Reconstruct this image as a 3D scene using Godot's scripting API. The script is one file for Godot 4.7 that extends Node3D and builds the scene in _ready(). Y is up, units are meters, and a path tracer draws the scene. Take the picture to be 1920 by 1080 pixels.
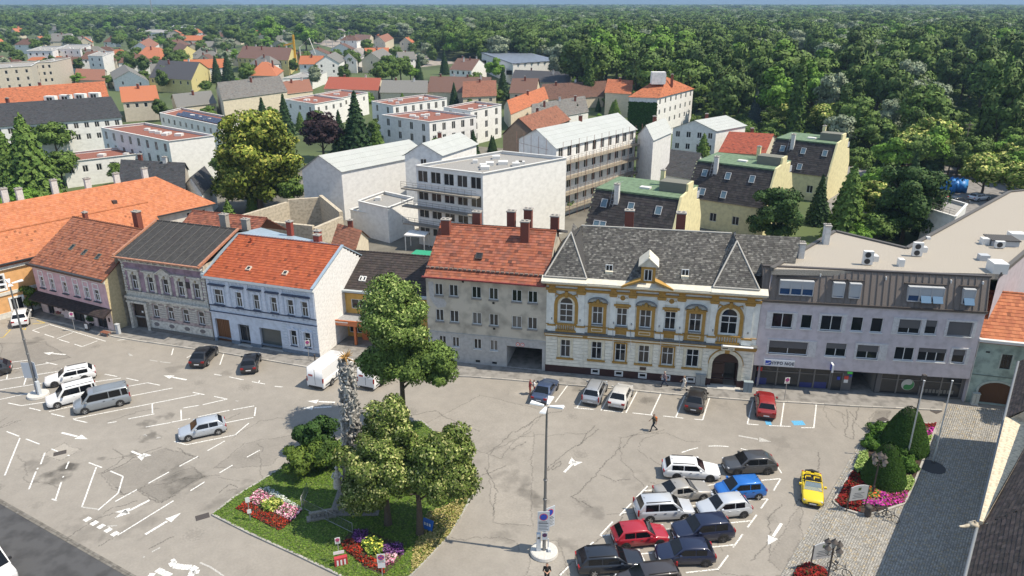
extends Node3D
# ---------------------------------------------------------------- mesh collector
class MB:
	var v:=PackedVector3Array()
	var n:=PackedVector3Array()
	var c:=PackedColorArray()
	var t:=PackedInt32Array()
	var xf:=Transform3D()
	func vert(p:Vector3,nn:Vector3,col:Color)->int:
		v.append(xf*p)
		n.append((xf.basis*nn).normalized())
		c.append(col)
		return v.size()- 1
	# corners run counterclockwise seen from outside
	func quad(a:Vector3,b:Vector3,c2:Vector3,d:Vector3,col:=Color.WHITE)->void:
		var nn:=(c2 - a).cross(d - b)
		if nn.length_squared()<1e-14:
			return
		var i:=vert(a,nn,col)
		vert(b,nn,col)
		vert(c2,nn,col)
		vert(d,nn,col)
		t.append_array(PackedInt32Array([i,i+2,i+1,i,i+3,i+2]))
	func tri(a:Vector3,b:Vector3,c2:Vector3,col:=Color.WHITE)->void:
		var nn:=(b - a).cross(c2 - a)
		if nn.length_squared()<1e-14:
			return
		var i:=vert(a,nn,col)
		vert(b,nn,col)
		vert(c2,nn,col)
		t.append_array(PackedInt32Array([i,i+2,i+1]))
	func hexa(p:Array,col:=Color.WHITE)->void:
		quad(p[4],p[5],p[6],p[7],col)
		quad(p[3],p[2],p[1],p[0],col)
		for i in 4:
			var j:=(i+1)% 4
			quad(p[i],p[j],p[j+4],p[i+4],col)
	func box(x0:float,y0:float,z0:float,x1:float,y1:float,z1:float,col:=Color.WHITE)->void:
		hexa([Vector3(x0,y0,z1),Vector3(x1,y0,z1),Vector3(x1,y0,z0),Vector3(x0,y0,z0),Vector3(x0,y1,z1),Vector3(x1,y1,z1),Vector3(x1,y1,z0),Vector3(x0,y1,z0)],col)
	func bar(a:Vector3,b:Vector3,w:float,h:float,col:=Color.WHITE)->void:
		var d:=(b - a).normalized()
		var s:=d.cross(Vector3.UP)
		if s.length()<.01:
			s=Vector3.RIGHT
		s=s.normalized()*w*.5
		var u:=s.cross(d).normalized()*h*.5
		hexa([a - s - u,b - s - u,b+s - u,a+s - u,a - s+u,b - s+u,b+s+u,a+s+u],col)
	func tube(pts:Array,rad:Array,seg:=8,col:=Color.WHITE,caps:=true)->void:
		var rings:=[]
		var fx:=Vector3.RIGHT
		for k in pts.size():
			var d:Vector3=(pts[mini(k+1,pts.size()- 1)]- pts[maxi(k - 1,0)]).normalized()
			var s:=d.cross(fx)
			if s.length()<.1:
				s=d.cross(Vector3(0,0,1))
			s=s.normalized()
			var u:=s.cross(d).normalized()
			var ring:=[]
			for j in seg:
				var an:=TAU*j/seg
				var o:=s*cos(an)+u*sin(an)
				ring.append(vert(pts[k]+o*rad[k],o,col))
			rings.append(ring)
		for k in pts.size()- 1:
			for j in seg:
				var j2:=(j+1)% seg
				t.append_array(PackedInt32Array([rings[k][j],rings[k][j2],rings[k+1][j2],rings[k][j],rings[k+1][j2],rings[k+1][j]]))
		if caps:
			for e in 2:
				var k:=0 if e==0 else pts.size()- 1
				var d:Vector3=(pts[0]- pts[1])if e==0 else(pts[k]- pts[k - 1])
				var i0:=vert(pts[k],d,col)
				var base:=v.size()
				for j in seg:
					v.append(v[rings[k][j]])
					n.append((xf.basis*d).normalized())
					c.append(col)
				for j in seg:
					t.append_array(PackedInt32Array([i0,base+j,base+(j+1)% seg]))
	func lathe(prof:Array,seg:=14,col:=Color.WHITE,at:=Vector3.ZERO)->void:
		for k in prof.size()- 1:
			var r0:float=prof[k][0]
			var r1:float=prof[k+1][0]
			var y0:float=prof[k][1]
			var y1:float=prof[k+1][1]
			var ny:=r0 - r1
			var nr:=y1 - y0
			var i:=v.size()
			for j in seg+1:
				var an:=TAU*j/seg
				var o:=Vector3(cos(an),0,sin(an))
				var nn:=o*nr+Vector3.UP*ny
				if nn.length()<1e-6:
					nn=Vector3.UP
				vert(at+o*r0+Vector3(0,y0,0),nn,col)
				vert(at+o*r1+Vector3(0,y1,0),nn,col)
			for j in seg:
				var q:=i+j*2
				t.append_array(PackedInt32Array([q,q+2,q+1,q+1,q+2,q+3]))
	func prism(poly:PackedVector2Array,y0:float,y1:float,col:=Color.WHITE)->void:
		var idx:=Geometry2D.triangulate_polygon(poly)
		for k in range(0,idx.size(),3):
			var a:=poly[idx[k]]
			var b:=poly[idx[k+1]]
			var d:=poly[idx[k+2]]
			if(b - a).cross(d - a)>0:
				var q:=b
				b=d
				d=q
			tri(Vector3(a.x,y1,a.y),Vector3(b.x,y1,b.y),Vector3(d.x,y1,d.y),col)
			if y1>y0:
				tri(Vector3(a.x,y0,a.y),Vector3(d.x,y0,d.y),Vector3(b.x,y0,b.y),col)
		if y1>y0:
			var cw:=Geometry2D.is_polygon_clockwise(poly)
			for k in poly.size():
				var a:=poly[k]
				var b:=poly[(k+1)% poly.size()]
				if cw:
					quad(Vector3(a.x,y0,a.y),Vector3(b.x,y0,b.y),Vector3(b.x,y1,b.y),Vector3(a.x,y1,a.y),col)
				else:
					quad(Vector3(b.x,y0,b.y),Vector3(a.x,y0,a.y),Vector3(a.x,y1,a.y),Vector3(b.x,y1,b.y),col)
	func slab(poly:PackedVector2Array,z0:float,z1:float,col:=Color.WHITE)->void:
		var idx:=Geometry2D.triangulate_polygon(poly)
		for k in range(0,idx.size(),3):
			var a:=poly[idx[k]]
			var b:=poly[idx[k+1]]
			var d:=poly[idx[k+2]]
			if(b - a).cross(d - a)<0:
				var q:=b
				b=d
				d=q
			tri(Vector3(a.x,a.y,z1),Vector3(b.x,b.y,z1),Vector3(d.x,d.y,z1),col)
			tri(Vector3(a.x,a.y,z0),Vector3(d.x,d.y,z0),Vector3(b.x,b.y,z0),col)
		var cw:=Geometry2D.is_polygon_clockwise(poly)
		for k in poly.size():
			var a:=poly[k]
			var b:=poly[(k+1)% poly.size()]
			if cw:
				var q:=a
				a=b
				b=q
			quad(Vector3(a.x,a.y,z1),Vector3(a.x,a.y,z0),Vector3(b.x,b.y,z0),Vector3(b.x,b.y,z1),col)
	func mesh()->ArrayMesh:
		var m:=ArrayMesh.new()
		if t.is_empty():
			return m
		var a:=[]
		a.resize(Mesh.ARRAY_MAX)
		a[Mesh.ARRAY_VERTEX]=v
		a[Mesh.ARRAY_NORMAL]=n
		a[Mesh.ARRAY_COLOR]=c
		a[Mesh.ARRAY_INDEX]=t
		m.add_surface_from_arrays(Mesh.PRIMITIVE_TRIANGLES,a)
		return m
static func V(x:float,y:float,z:float)->Vector3:
	return Vector3(x,y,z)
# ---------------------------------------------------------------- names, labels, nodes
var taken:={}
var meshes:={}
var mats:={}
var tex:={}
func numbered(called:String)->String:
	taken[called]=taken.get(called,-1)+1
	return called if taken[called]==0 else "%s_%03d" %[called,taken[called]]
func tag(o:Node3D,label:String,category:String,group:="")->Node3D:
	o.set_meta("label",label)
	o.set_meta("category",category)
	if group !="":
		o.set_meta("group",group)
	return o
func thing(called:String,label:String,category:String,at:=Vector3.ZERO,turn:=0.0,group:="")->Node3D:
	var o:=Node3D.new()
	o.name=numbered(called)
	add_child(o)
	o.position=at
	o.rotation.y=turn
	return tag(o,label,category,group)
func put(called:String,m:Mesh,mat:Material,parent:Node3D,at:=Vector3.ZERO)->MeshInstance3D:
	var o:=MeshInstance3D.new()
	o.name=called if parent !=self else numbered(called)
	o.mesh=m
	o.material_override=mat
	parent.add_child(o,true)
	o.position=at
	return o
func struct(called:String,m:Mesh,mat:Material,parent:Node3D=self)->MeshInstance3D:
	var o:=put(called,m,mat,parent)
	o.set_meta("kind","structure")
	return o
# ---------------------------------------------------------------- materials
func lin(r:float,g:float,b:float)->Color:
	return Color(r,g,b).linear_to_srgb()
func noise_tex(key:String,freq:float,octaves:int,lo:float,hi:float,seed_:int,size:=256,kind:=FastNoiseLite.TYPE_SIMPLEX_SMOOTH)->Texture2D:
	if tex.has(key):
		return tex[key]
	var f:=FastNoiseLite.new()
	f.noise_type=kind
	f.seed=seed_
	f.frequency=freq
	f.fractal_octaves=octaves
	var im:=f.get_seamless_image(size,size)
	im.convert(Image.FORMAT_L8)
	var d:=im.get_data()
	for i in d.size():
		d[i]=int(clampf(lerpf(lo,hi,d[i]/255.0),.0,1.0)*255.0)
	tex[key]=ImageTexture.create_from_image(Image.create_from_data(size,size,false,Image.FORMAT_L8,d))
	return tex[key]
# base colour (linear), roughness, kind of grain, metres per repeat
func mat(key:String,col:Color,rough:=0.9,grain:="",scale:=4.0,vcol:=false,metal:=0.0)->StandardMaterial3D:
	if mats.has(key):
		return mats[key]
	var m:=StandardMaterial3D.new()
	m.resource_name=key
	m.albedo_color=lin(col.r,col.g,col.b)
	m.roughness=rough
	m.metallic=metal
	m.vertex_color_use_as_albedo=vcol
	if grain !="":
		m.albedo_texture=tex[grain]
		m.uv1_triplanar=true
		m.uv1_scale=Vector3.ONE/scale
	mats[key]=m
	return m
func glass(key:String,col:Color,rough:=.06)->StandardMaterial3D:
	if mats.has(key):
		return mats[key]
	var m:=StandardMaterial3D.new()
	m.resource_name=key
	m.albedo_color=lin(col.r,col.g,col.b)
	m.roughness=rough
	m.metallic_specular=.45
	mats[key]=m
	return m
func make_textures()->void:
	noise_tex("grain",0.09,4,0.86,1.06,3)
	noise_tex("plaster",0.02,5,0.9,1.05,5)
	noise_tex("blotch",0.02,5,0.76,1.16,9)
	noise_tex("lichen",0.11,3,0.1,1.3,12)
	noise_tex("speck",0.3,2,0.55,1.2,15)
	noise_tex("worn",0.05,5,0.4,1.5,21)
# ---------------------------------------------------------------- walls, windows, roofs (local axes: x along the front, y up, z out of the front)
# a wall from (0,h0) to (length,h1) in the plane z, with rectangular holes [u0, h0, u1, h1] that have reveals of depth d
func wall(mb:MB,u0:float,h0:float,u1:float,h1:float,holes:Array,d:=.18,z:=.0,col:=Color.WHITE)->void:
	var us:=[u0,u1]
	var hs:=[h0,h1]
	for r in holes:
		for k in[0,2]:
			if r[k]>u0 and r[k]<u1 and not us.has(r[k]):
				us.append(r[k])
		for k in[1,3]:
			if r[k]>h0 and r[k]<h1 and not hs.has(r[k]):
				hs.append(r[k])
	us.sort()
	hs.sort()
	for j in hs.size()- 1:
		var start:=-1
		for i in us.size():
			var open:=i==us.size()- 1
			if not open:
				var cu:float=(us[i]+us[i+1])*.5
				var ch:float=(hs[j]+hs[j+1])*.5
				for r in holes:
					if cu>r[0]and cu<r[2]and ch>r[1]and ch<r[3]:
						open=true
						break
			if open:
				if start>=0:
					mb.quad(V(us[start],hs[j],z),V(us[i],hs[j],z),V(us[i],hs[j+1],z),V(us[start],hs[j+1],z),col)
				start=-1
			elif start<0:
				start=i
	for r in holes:
		var a:=V(r[0],r[1],z)
		var b:=V(r[2],r[1],z)
		var c:=V(r[2],r[3],z)
		var e:=V(r[0],r[3],z)
		var k:=V(0,0,-d)
		mb.quad(a,b,b+k,a+k,col)
		mb.quad(b,c,c+k,b+k,col)
		mb.quad(c,e,e+k,c+k,col)
		mb.quad(e,a,a+k,e+k,col)
# style letters: 1 one pane, 2 two casements, x two casements under two small lights, t two casements under one light, 3 three lights, s sash of two rows, b six small lights
func window(parent:Node3D,r:Array,d:float,style:String,frame:Material,pane:Material,turn:=.0,at:=Vector3.INF,bar:=.07)->MeshInstance3D:
	var w:float=snappedf(r[2]- r[0],.02)
	var h:float=snappedf(r[3]- r[1],.02)
	var key:="win %.2f %.2f %s %.2f" %[w,h,style,bar]
	var cells:=[]
	match style:
		"1":cells=[[0,0,1,1]]
		"2":cells=[[0,0,.5,1],[.5,0,1,1]]
		"3":cells=[[0,0,.333,1],[.333,0,.667,1],[.667,0,1,1]]
		"x":cells=[[0,0,.5,.64],[.5,0,1,.64],[0,.64,.5,1],[.5,.64,1,1]]
		"t":cells=[[0,0,.5,.6],[.5,0,1,.6],[0,.6,1,1]]
		"b":cells=[[0,0,.5,.34],[.5,0,1,.34],[0,.34,.5,.67],[.5,.34,1,.67],[0,.67,.5,1],[.5,.67,1,1]]
		"e":cells=[[0,0,.34,.6],[.34,0,.68,.6],[.68,0,1,.6],[0,.6,.68,1],[.68,.6,1,1]]
	if not meshes.has(key):
		var mb:=MB.new()
		var b2:=bar*.5
		mb.box(0,0,-.05,w,bar,.02)
		mb.box(0,h - bar,-.05,w,h,.02)
		mb.box(0,bar,-.05,bar,h - bar,.02)
		mb.box(w - bar,bar,-.05,w,h - bar,.02)
		var done:={}
		for q in cells:
			if q[2]<.99:
				var k:="v%.3f %.3f" %[q[2],q[1]]
				if not done.has(k):
					done[k]=1
					mb.box(w*q[2]- b2,maxf(h*q[1],bar),-.045,w*q[2]+b2,minf(h*q[3],h - bar),.017)
			if q[3]<.99:
				var k:="h%.3f %.3f" %[q[3],q[0]]
				if not done.has(k):
					done[k]=1
					mb.box(maxf(w*q[0],bar),h*q[3]- b2,-.04,minf(w*q[2],w - bar),h*q[3]+b2,.024)
		meshes[key]=mb.mesh()
		for i in cells.size():
			var q:Array=cells[i]
			var pm:=MB.new()
			pm.box(w*q[0]+.01,h*q[1]+.01,-.03,w*q[2]- .01,h*q[3]- .01,-.012)
			meshes[key+str(i)]=pm.mesh()
	var o:=put("window",meshes[key],frame,parent,V(r[0],r[1],-d)if at==Vector3.INF else at)
	o.rotation.y=turn
	for i in cells.size():
		put("pane",meshes[key+str(i)],pane,o)
	return o
# a roof plane laid with single tiles: eave left, eave right, ridge right, ridge left (seen from outside); tile size, tones (linear), how uneven
func tiles(mb:MB,a:Vector3,b:Vector3,c:Vector3,d:Vector3,tw:float,th:float,tones:Array,rng:RandomNumberGenerator,lift:=.04,uneven:=.12,dirt:=.0)->void:
	var nn:=(b - a).cross(d - a)
	if nn.length()<.001:
		nn=(b - a).cross(c - a)
	nn=nn.normalized()
	var ex:=(b - a).normalized()
	if(b - a).length()<.01:
		ex=(c - d).normalized()
	var ey:=nn.cross(ex).normalized()
	var pa:=Vector2.ZERO
	var pb:=Vector2((b - a).dot(ex),(b - a).dot(ey))
	var pc:=Vector2((c - a).dot(ex),(c - a).dot(ey))
	var pd:=Vector2((d - a).dot(ex),(d - a).dot(ey))
	var top:=maxf(pc.y,pd.y)
	var rows:=maxi(1,int(round(top/th)))
	var hh:=top/rows
	for j in rows:
		var y0:=j*hh
		var y1:=minf((j+1.25)*hh,top)
		var l0:=lerpf(pa.x,pd.x,clampf(y0/maxf(pd.y,.01),0,1))
		var r0:=lerpf(pb.x,pc.x,clampf(y0/maxf(pc.y,.01),0,1))
		var l1:=lerpf(pa.x,pd.x,clampf(y1/maxf(pd.y,.01),0,1))
		var r1:=lerpf(pb.x,pc.x,clampf(y1/maxf(pc.y,.01),0,1))
		var lo:=minf(l0,l1)
		var hi:=maxf(r0,r1)
		var i:=int(floor(lo/tw))
		var shift:=.5*tw if j % 2==1 else .0
		while i*tw+shift<hi:
			var x0:=i*tw+shift
			var x1:=x0+tw
			i+=1
			var bl:=clampf(x0,l0,r0)
			var br:=clampf(x1,l0,r0)
			var tl:=clampf(x0,l1,r1)
			var tr:=clampf(x1,l1,r1)
			if br - bl<.02 and tr - tl<.02:
				continue
			var col:Color=tones[rng.randi()% tones.size()]
			var f:=1.0+rng.randf_range(-uneven,uneven)
			if dirt>.0 and rng.randf()<dirt:
				f*=.55
			col=Color(col.r*f,col.g*f,col.b*f)
			var l:=lift*rng.randf_range(.8,1.3)
			var p0:=a+ex*bl+ey*y0+nn*(l+.012)
			var p1:=a+ex*br+ey*y0+nn*(l+.012)
			var p2:=a+ex*tr+ey*y1+nn*.012
			var p3:=a+ex*tl+ey*y1+nn*.012
			mb.quad(p0,p1,p2,p3,col)
			mb.quad(p0 - nn*l,p1 - nn*l,p1,p0,col)
func box_mesh(key:String,x0:float,y0:float,z0:float,x1:float,y1:float,z1:float)->Mesh:
	if not meshes.has(key):
		var mb:=MB.new()
		mb.box(x0,y0,z0,x1,y1,z1)
		meshes[key]=mb.mesh()
	return meshes[key]
func poly2(a:Array)->PackedVector2Array:
	var p:=PackedVector2Array()
	for i in range(0,a.size(),2):
		p.append(Vector2(a[i],a[i+1]))
	return p
func rng_(s:int)->RandomNumberGenerator:
	var r:=RandomNumberGenerator.new()
	r.seed=s
	return r
func _ready()->void:
	# ---- camera, sky, sun, exposure
	var cam:=Camera3D.new()
	cam.name="camera"
	add_child(cam)
	cam.position=V(0,37,0)
	cam.rotation_degrees=V(-21.015,0,0)
	cam.fov=42.461
	cam.near=.5
	cam.far=40000.0
	cam.current=true
	var we:=WorldEnvironment.new()
	we.name="environment"
	var env:=Environment.new()
	var sky:=Sky.new()
	var sm:=ProceduralSkyMaterial.new()
	sm.sky_top_color=Color(.52,.6,.71)
	sm.sky_horizon_color=Color(.8,.835,.87)
	sm.sky_curve=.12
	sm.ground_bottom_color=Color(.35,.36,.34)
	sm.ground_horizon_color=Color(.6,.68,.76)
	sm.sun_angle_max=20.0
	sky.sky_material=sm
	env.background_mode=Environment.BG_SKY
	env.sky=sky
	env.background_energy_multiplier=1.25
	env.tonemap_mode=Environment.TONE_MAPPER_LINEAR
	env.tonemap_exposure=1.41
	env.fog_enabled=true
	env.fog_density=.00012
	env.fog_light_color=Color(.7,.84,1.0)
	env.sdfgi_enabled=true
	env.ssao_enabled=true
	env.ssil_enabled=true
	we.environment=env
	add_child(we)
	var sun:=DirectionalLight3D.new()
	sun.name="sun"
	add_child(sun)
	var az:=deg_to_rad(11.0)
	var el:=deg_to_rad(57.0)
	var to_sun:=V(cos(az)*cos(el),sin(el),sin(az)*cos(el))
	sun.look_at_from_position(to_sun*100.0,Vector3.ZERO,V(0,0,1))
	sun.light_color=Color(1.0,.95,.87)
	sun.light_energy=1.45
	sun.light_angular_distance=.53
	sun.shadow_enabled=true
	make_textures()
	make_ground()
	make_markings()
	make_front_row()
	make_cars()
	make_island()
	make_plaza()
	make_street_things()
	make_people()
	make_courtyards()
	make_town()
	make_trees()
# ---------------------------------------------------------------- ground, square, pavements
const SQ:=Rect2(-90,-104,156,80)
func sheet(poly:PackedVector2Array,y:float,uv_rect:Rect2)->ArrayMesh:
	var idx:=Geometry2D.triangulate_polygon(poly)
	var v:=PackedVector3Array()
	var n:=PackedVector3Array()
	var uv:=PackedVector2Array()
	var t:=PackedInt32Array()
	for p in poly:
		v.append(V(p.x,y,p.y))
		n.append(Vector3.UP)
		uv.append((p - uv_rect.position)/uv_rect.size)
	for k in range(0,idx.size(),3):
		var a:=poly[idx[k]]
		var b:=poly[idx[k+1]]
		var c:=poly[idx[k+2]]
		if(b - a).cross(c - a)>0:
			t.append_array(PackedInt32Array([idx[k],idx[k+1],idx[k+2]]))
		else:
			t.append_array(PackedInt32Array([idx[k],idx[k+2],idx[k+1]]))
	var arr:=[]
	arr.resize(Mesh.ARRAY_MAX)
	arr[Mesh.ARRAY_VERTEX]=v
	arr[Mesh.ARRAY_NORMAL]=n
	arr[Mesh.ARRAY_TEX_UV]=uv
	arr[Mesh.ARRAY_INDEX]=t
	var m:=ArrayMesh.new()
	m.add_surface_from_arrays(Mesh.PRIMITIVE_TRIANGLES,arr)
	return m
# the old asphalt: mottled grey with relaid patches, sealed joints, cracks and oil stains where the square shows them
func asphalt_texture()->Texture2D:
	var w:=2048
	var h:=1050
	var f:=FastNoiseLite.new()
	f.noise_type=FastNoiseLite.TYPE_SIMPLEX_SMOOTH
	f.fractal_octaves=5
	f.seed=4
	f.frequency=.006
	var big:=f.get_image(w,h).get_data()
	f.seed=8
	f.frequency=.05
	var mid:=f.get_image(w,h).get_data()
	f.seed=15
	f.frequency=.35
	f.fractal_octaves=2
	var fine:=f.get_image(w,h).get_data()
	var step:=big.size()/(w*h)
	var tone:=PackedFloat32Array()
	tone.resize(w*h)
	for i in w*h:
		tone[i]=.93+.00035*big[i*step]+.00028*mid[i*step]+.00035*fine[i*step]
	var rng:=rng_(77)
	# relaid patches: outline and tone
	for q in PATCHES:
		fill_poly(tone,w,h,q[1],q[0],rng)
	# stains: x, z, radius, strength
	for q in STAINS:
		stain(tone,w,h,q,mid,step)
	for k in 240:
		stain(tone,w,h,[rng.randf_range(-70,45),rng.randf_range(-92,-36),rng.randf_range(.2,.9),rng.randf_range(-.05,.18)],fine,step)
	# cracks
	for q in CRACKS:
		for k in range(0,q.size()- 2,2):
			crack(tone,w,h,Vector2(q[k],q[k+1]),Vector2(q[k+2],q[k+3]),rng,.7)
	for k in 46:
		var p:=Vector2(rng.randf_range(-68,40),rng.randf_range(-88,-38))
		var dir:=rng.randf()*TAU
		for s in rng.randi_range(2,6):
			var e:=p+Vector2(cos(dir),sin(dir))*rng.randf_range(.8,2.2)
			crack(tone,w,h,p,e,rng,.8)
			p=e
			dir+=rng.randf_range(-.7,.7)
	var d:=PackedByteArray()
	d.resize(w*h*3)
	for i in w*h:
		var t:=clampf(tone[i],.15,1.4)*.70
		d[i*3]=int(clampf(t,0,1)*255)
		d[i*3+1]=int(clampf(t*.98,0,1)*255)
		d[i*3+2]=int(clampf(t*.945,0,1)*255)
	return ImageTexture.create_from_image(Image.create_from_data(w,h,false,Image.FORMAT_RGB8,d))
func fill_poly(tone:PackedFloat32Array,w:int,h:int,a:Array,k:float,rng:RandomNumberGenerator)->void:
	var p:=PackedVector2Array()
	var box:=Rect2()
	for i in range(0,a.size(),2):
		var q:=(Vector2(a[i],a[i+1])- SQ.position)/SQ.size*Vector2(w,h)
		p.append(q)
		box=Rect2(q,Vector2.ZERO)if i==0 else box.expand(q)
	for j in range(maxi(0,int(box.position.y)),mini(h,int(box.end.y)+1)):
		for i in range(maxi(0,int(box.position.x)),mini(w,int(box.end.x)+1)):
			if Geometry2D.is_point_in_polygon(Vector2(i,j),p):
				tone[j*w+i]*=k*rng.randf_range(.97,1.03)
	for i in a.size()/2:
		var j:=(i+1)%(a.size()/2)
		crack(tone,w,h,Vector2(a[i*2],a[i*2+1]),Vector2(a[j*2],a[j*2+1]),rng,.8)
func stain(tone:PackedFloat32Array,w:int,h:int,q:Array,rough:PackedByteArray,step:int)->void:
	var c:=(Vector2(q[0],q[1])- SQ.position)/SQ.size*Vector2(w,h)
	var r:float=q[2]/SQ.size.x*w
	for j in range(maxi(0,int(c.y - r)),mini(h,int(c.y+r))):
		for i in range(maxi(0,int(c.x - r)),mini(w,int(c.x+r))):
			var dd:=Vector2(i,j).distance_to(c)/r+(rough[(j*w+i)*step]- 128)/160.0
			if dd<1.0:
				tone[j*w+i]*=1.0 - q[3]*.6*minf(1.0,(1.0 - dd)*1.4)
func crack(tone:PackedFloat32Array,w:int,h:int,a:Vector2,b:Vector2,rng:RandomNumberGenerator,k:float)->void:
	var p:=(a - SQ.position)/SQ.size*Vector2(w,h)
	var e:=(b - SQ.position)/SQ.size*Vector2(w,h)
	var n:=int(p.distance_to(e))+1
	var off:=.0
	for i in n:
		off=clampf(off+rng.randf_range(-.7,.7),-3,3)
		var q:=p.lerp(e,float(i)/n)+(e - p).orthogonal().normalized()*off
		var x:=int(q.x)
		var y:=int(q.y)
		if x>0 and y>0 and x<w and y<h and rng.randf()<.96:
			tone[y*w+x]*=k*rng.randf_range(.95,1.12)
var PATCHES:=[
	[1.07,[[-41.32,-55.42,-40.43,-57.41,-38.28,-56.34,-39.21,-54.56]][0]],
	[.93,[[-34.52,-52.68,-30.85,-56.58,-27.44,-55.3,-30.03,-51.34,-30.55,-50.5,-31.5,-49.85]][0]],
	[.9,[[-30.51,-50.54,-27.33,-53.75,-25.72,-52.36,-27.82,-48.81]][0]],
	[.94,[[18.2,-42.3,22.75,-48.53,21.25,-44.38,18.89,-41.22]][0]],
	[1.03,[[.82,-40.74,1.75,-44.38,3.35,-44.38,3.69,-40.74]][0]],
	[1.025,[[-2.3,-55.55,1.98,-59.15,1.62,-45.96,-1.48,-46.6]][0]],
	[.93,[[-59.7,-78.39,-54.81,-78.88,-49.35,-74.67,-54.83,-70.83]][0]],
	[.95,[[-25.46,-53.48,-23.91,-57.31,-19.16,-59.15,-20.87,-53.88]][0]],
	[1.02,[[-9.86,-59.19,-3.24,-66.19,3.11,-63.04,-.93,-54.9]][0]],
	[.88,[[35.49,-63.18,36.87,-63,35.1,-60.59,33.12,-59.93]][0]],
]
var STAINS:=[
	[-34.41,-60.59,.9,.35],[-32.95,-58.47,1.1,.4],[-33.29,-62.04,.8,.3],[-38.29,-52.7,1.5,.4],[-38.09,-53.31,1.0,.35],[-41.29,-54.1,1.3,.2],[-26.89,-51.44,1.6,.25],
	[-28.41,-52.93,1.3,.2],[-33.48,-55.72,.6,.3],[-35.82,-55.06,.5,.35],[-32.3,-45.16,2.2,.14],[-28.75,-46.07,1.8,.12],[-22.79,-48.64,1.6,.2],[-21.58,-50.71,1.2,.2],
	[6.84,-67.31,.9,.22],[13.55,-64.9,.9,.22],[15.77,-66.75,.8,.25],[20.5,-64.06,.9,.18],[2.21,-67.87,2.0,-.1],[1.36,-66.75,1.6,-.12],[0,-51.8,1.6,.18],
	[1.08,-50.01,1.2,.22],[2.12,-48.98,.9,.2],[-36.51,-72.07,1.2,.15],[-30.84,-70.83,1.0,.16],[-19.97,-60.12,1.4,.1],[3.91,-43.99,1.0,.2],[6.23,-47.65,1.0,.2],
	[-56.27,-78.88,1.3,.22],[-57.85,-77.43,1.5,-.12],[-1.17,-55.72,2.4,.08],[-.4,-45.16,1.2,.15],[10.2,-51.8,1.4,.1],[24.05,-57.41,1.4,.1],
]
var CRACKS:=[[0,-56.3,1.34,-57.57],[5.84,-56.93,7.93,-59.91],[3.02,-53.17,5.84,-56.93,7.97,-60.26],[4.76,-49.53,6.58,-51.91,9.87,-56.62,11.34,-58.72],[3.02,-53.17,4.19,-54.48,4.06,-53.75,3.35,-53.17],[4.76,-49.53,5.51,-49.03,6.36,-48.16],[7.46,-52.47,8.52,-51.64,9.87,-51.91],[11.21,-51.1,8.54,-47.08,4.64,-42.3,3.14,-40.74],[1.11,-59.91,2.27,-61.68,4.81,-63.15],[13.86,-50.57,11.47,-51.64],[18.95,-44.38,17.09,-42.1],[21.38,-48.53,19.67,-46.61,18.39,-43.11],[19.27,-41.12,20.79,-43.11]]+[[-47.79,-59.91,-47.29,-60.43,-46.87,-61.09],[-32.47,-50.83,-31.5,-49.85,-30.64,-50.05],[-30.55,-50.5,-27.82,-48.81,-26.88,-49.66],[-31.7,-47.44,-31,-48.34,-29.83,-49.09],[-29.55,-44.54,-30.23,-43.74],[-33.06,-44.54,-32.28,-46.38,-30.72,-47.8],[-26.41,-43.42,-25.68,-44.22,-25.01,-44.7],[-23.69,-50.05,-23.27,-51.23,-22.45,-50.64,-23.16,-50.24],[-29.79,-56.58,-28.57,-55.53,-27.26,-54.85],[-34.52,-52.68,-33.96,-53.31,-33.23,-54.41,-33.04,-55.08,-31.17,-56.7]]+[[-11.53,-61.09,-7.54,-63.14,-3.06,-59.15],[-1.94,-55.55,.26,-59.15,2.03,-61.09],[-6.31,-55.55,-2.77,-52.29,-.47,-53.88],[-2.35,-53.48,-1.34,-50.04,-1.49,-47.26]]+[[-47.92,-60.12,-47.19,-61.07,-46.63,-61.39],[-38.42,-61.07,-36.5,-62.7,-34.39,-63.38],[-28.29,-60.12,-26.34,-62.7],[-34.74,-52.68,-34.12,-53.83,-33.73,-54.9,-35.66,-56.27]]+[[32.64,-63.36,30.48,-58.64,31.07,-58.01,32.65,-61.26,32.67,-63],[34.4,-64.45,32.65,-61.26],[27.01,-55.9,25.36,-52.02,22.32,-48.32]]
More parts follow.
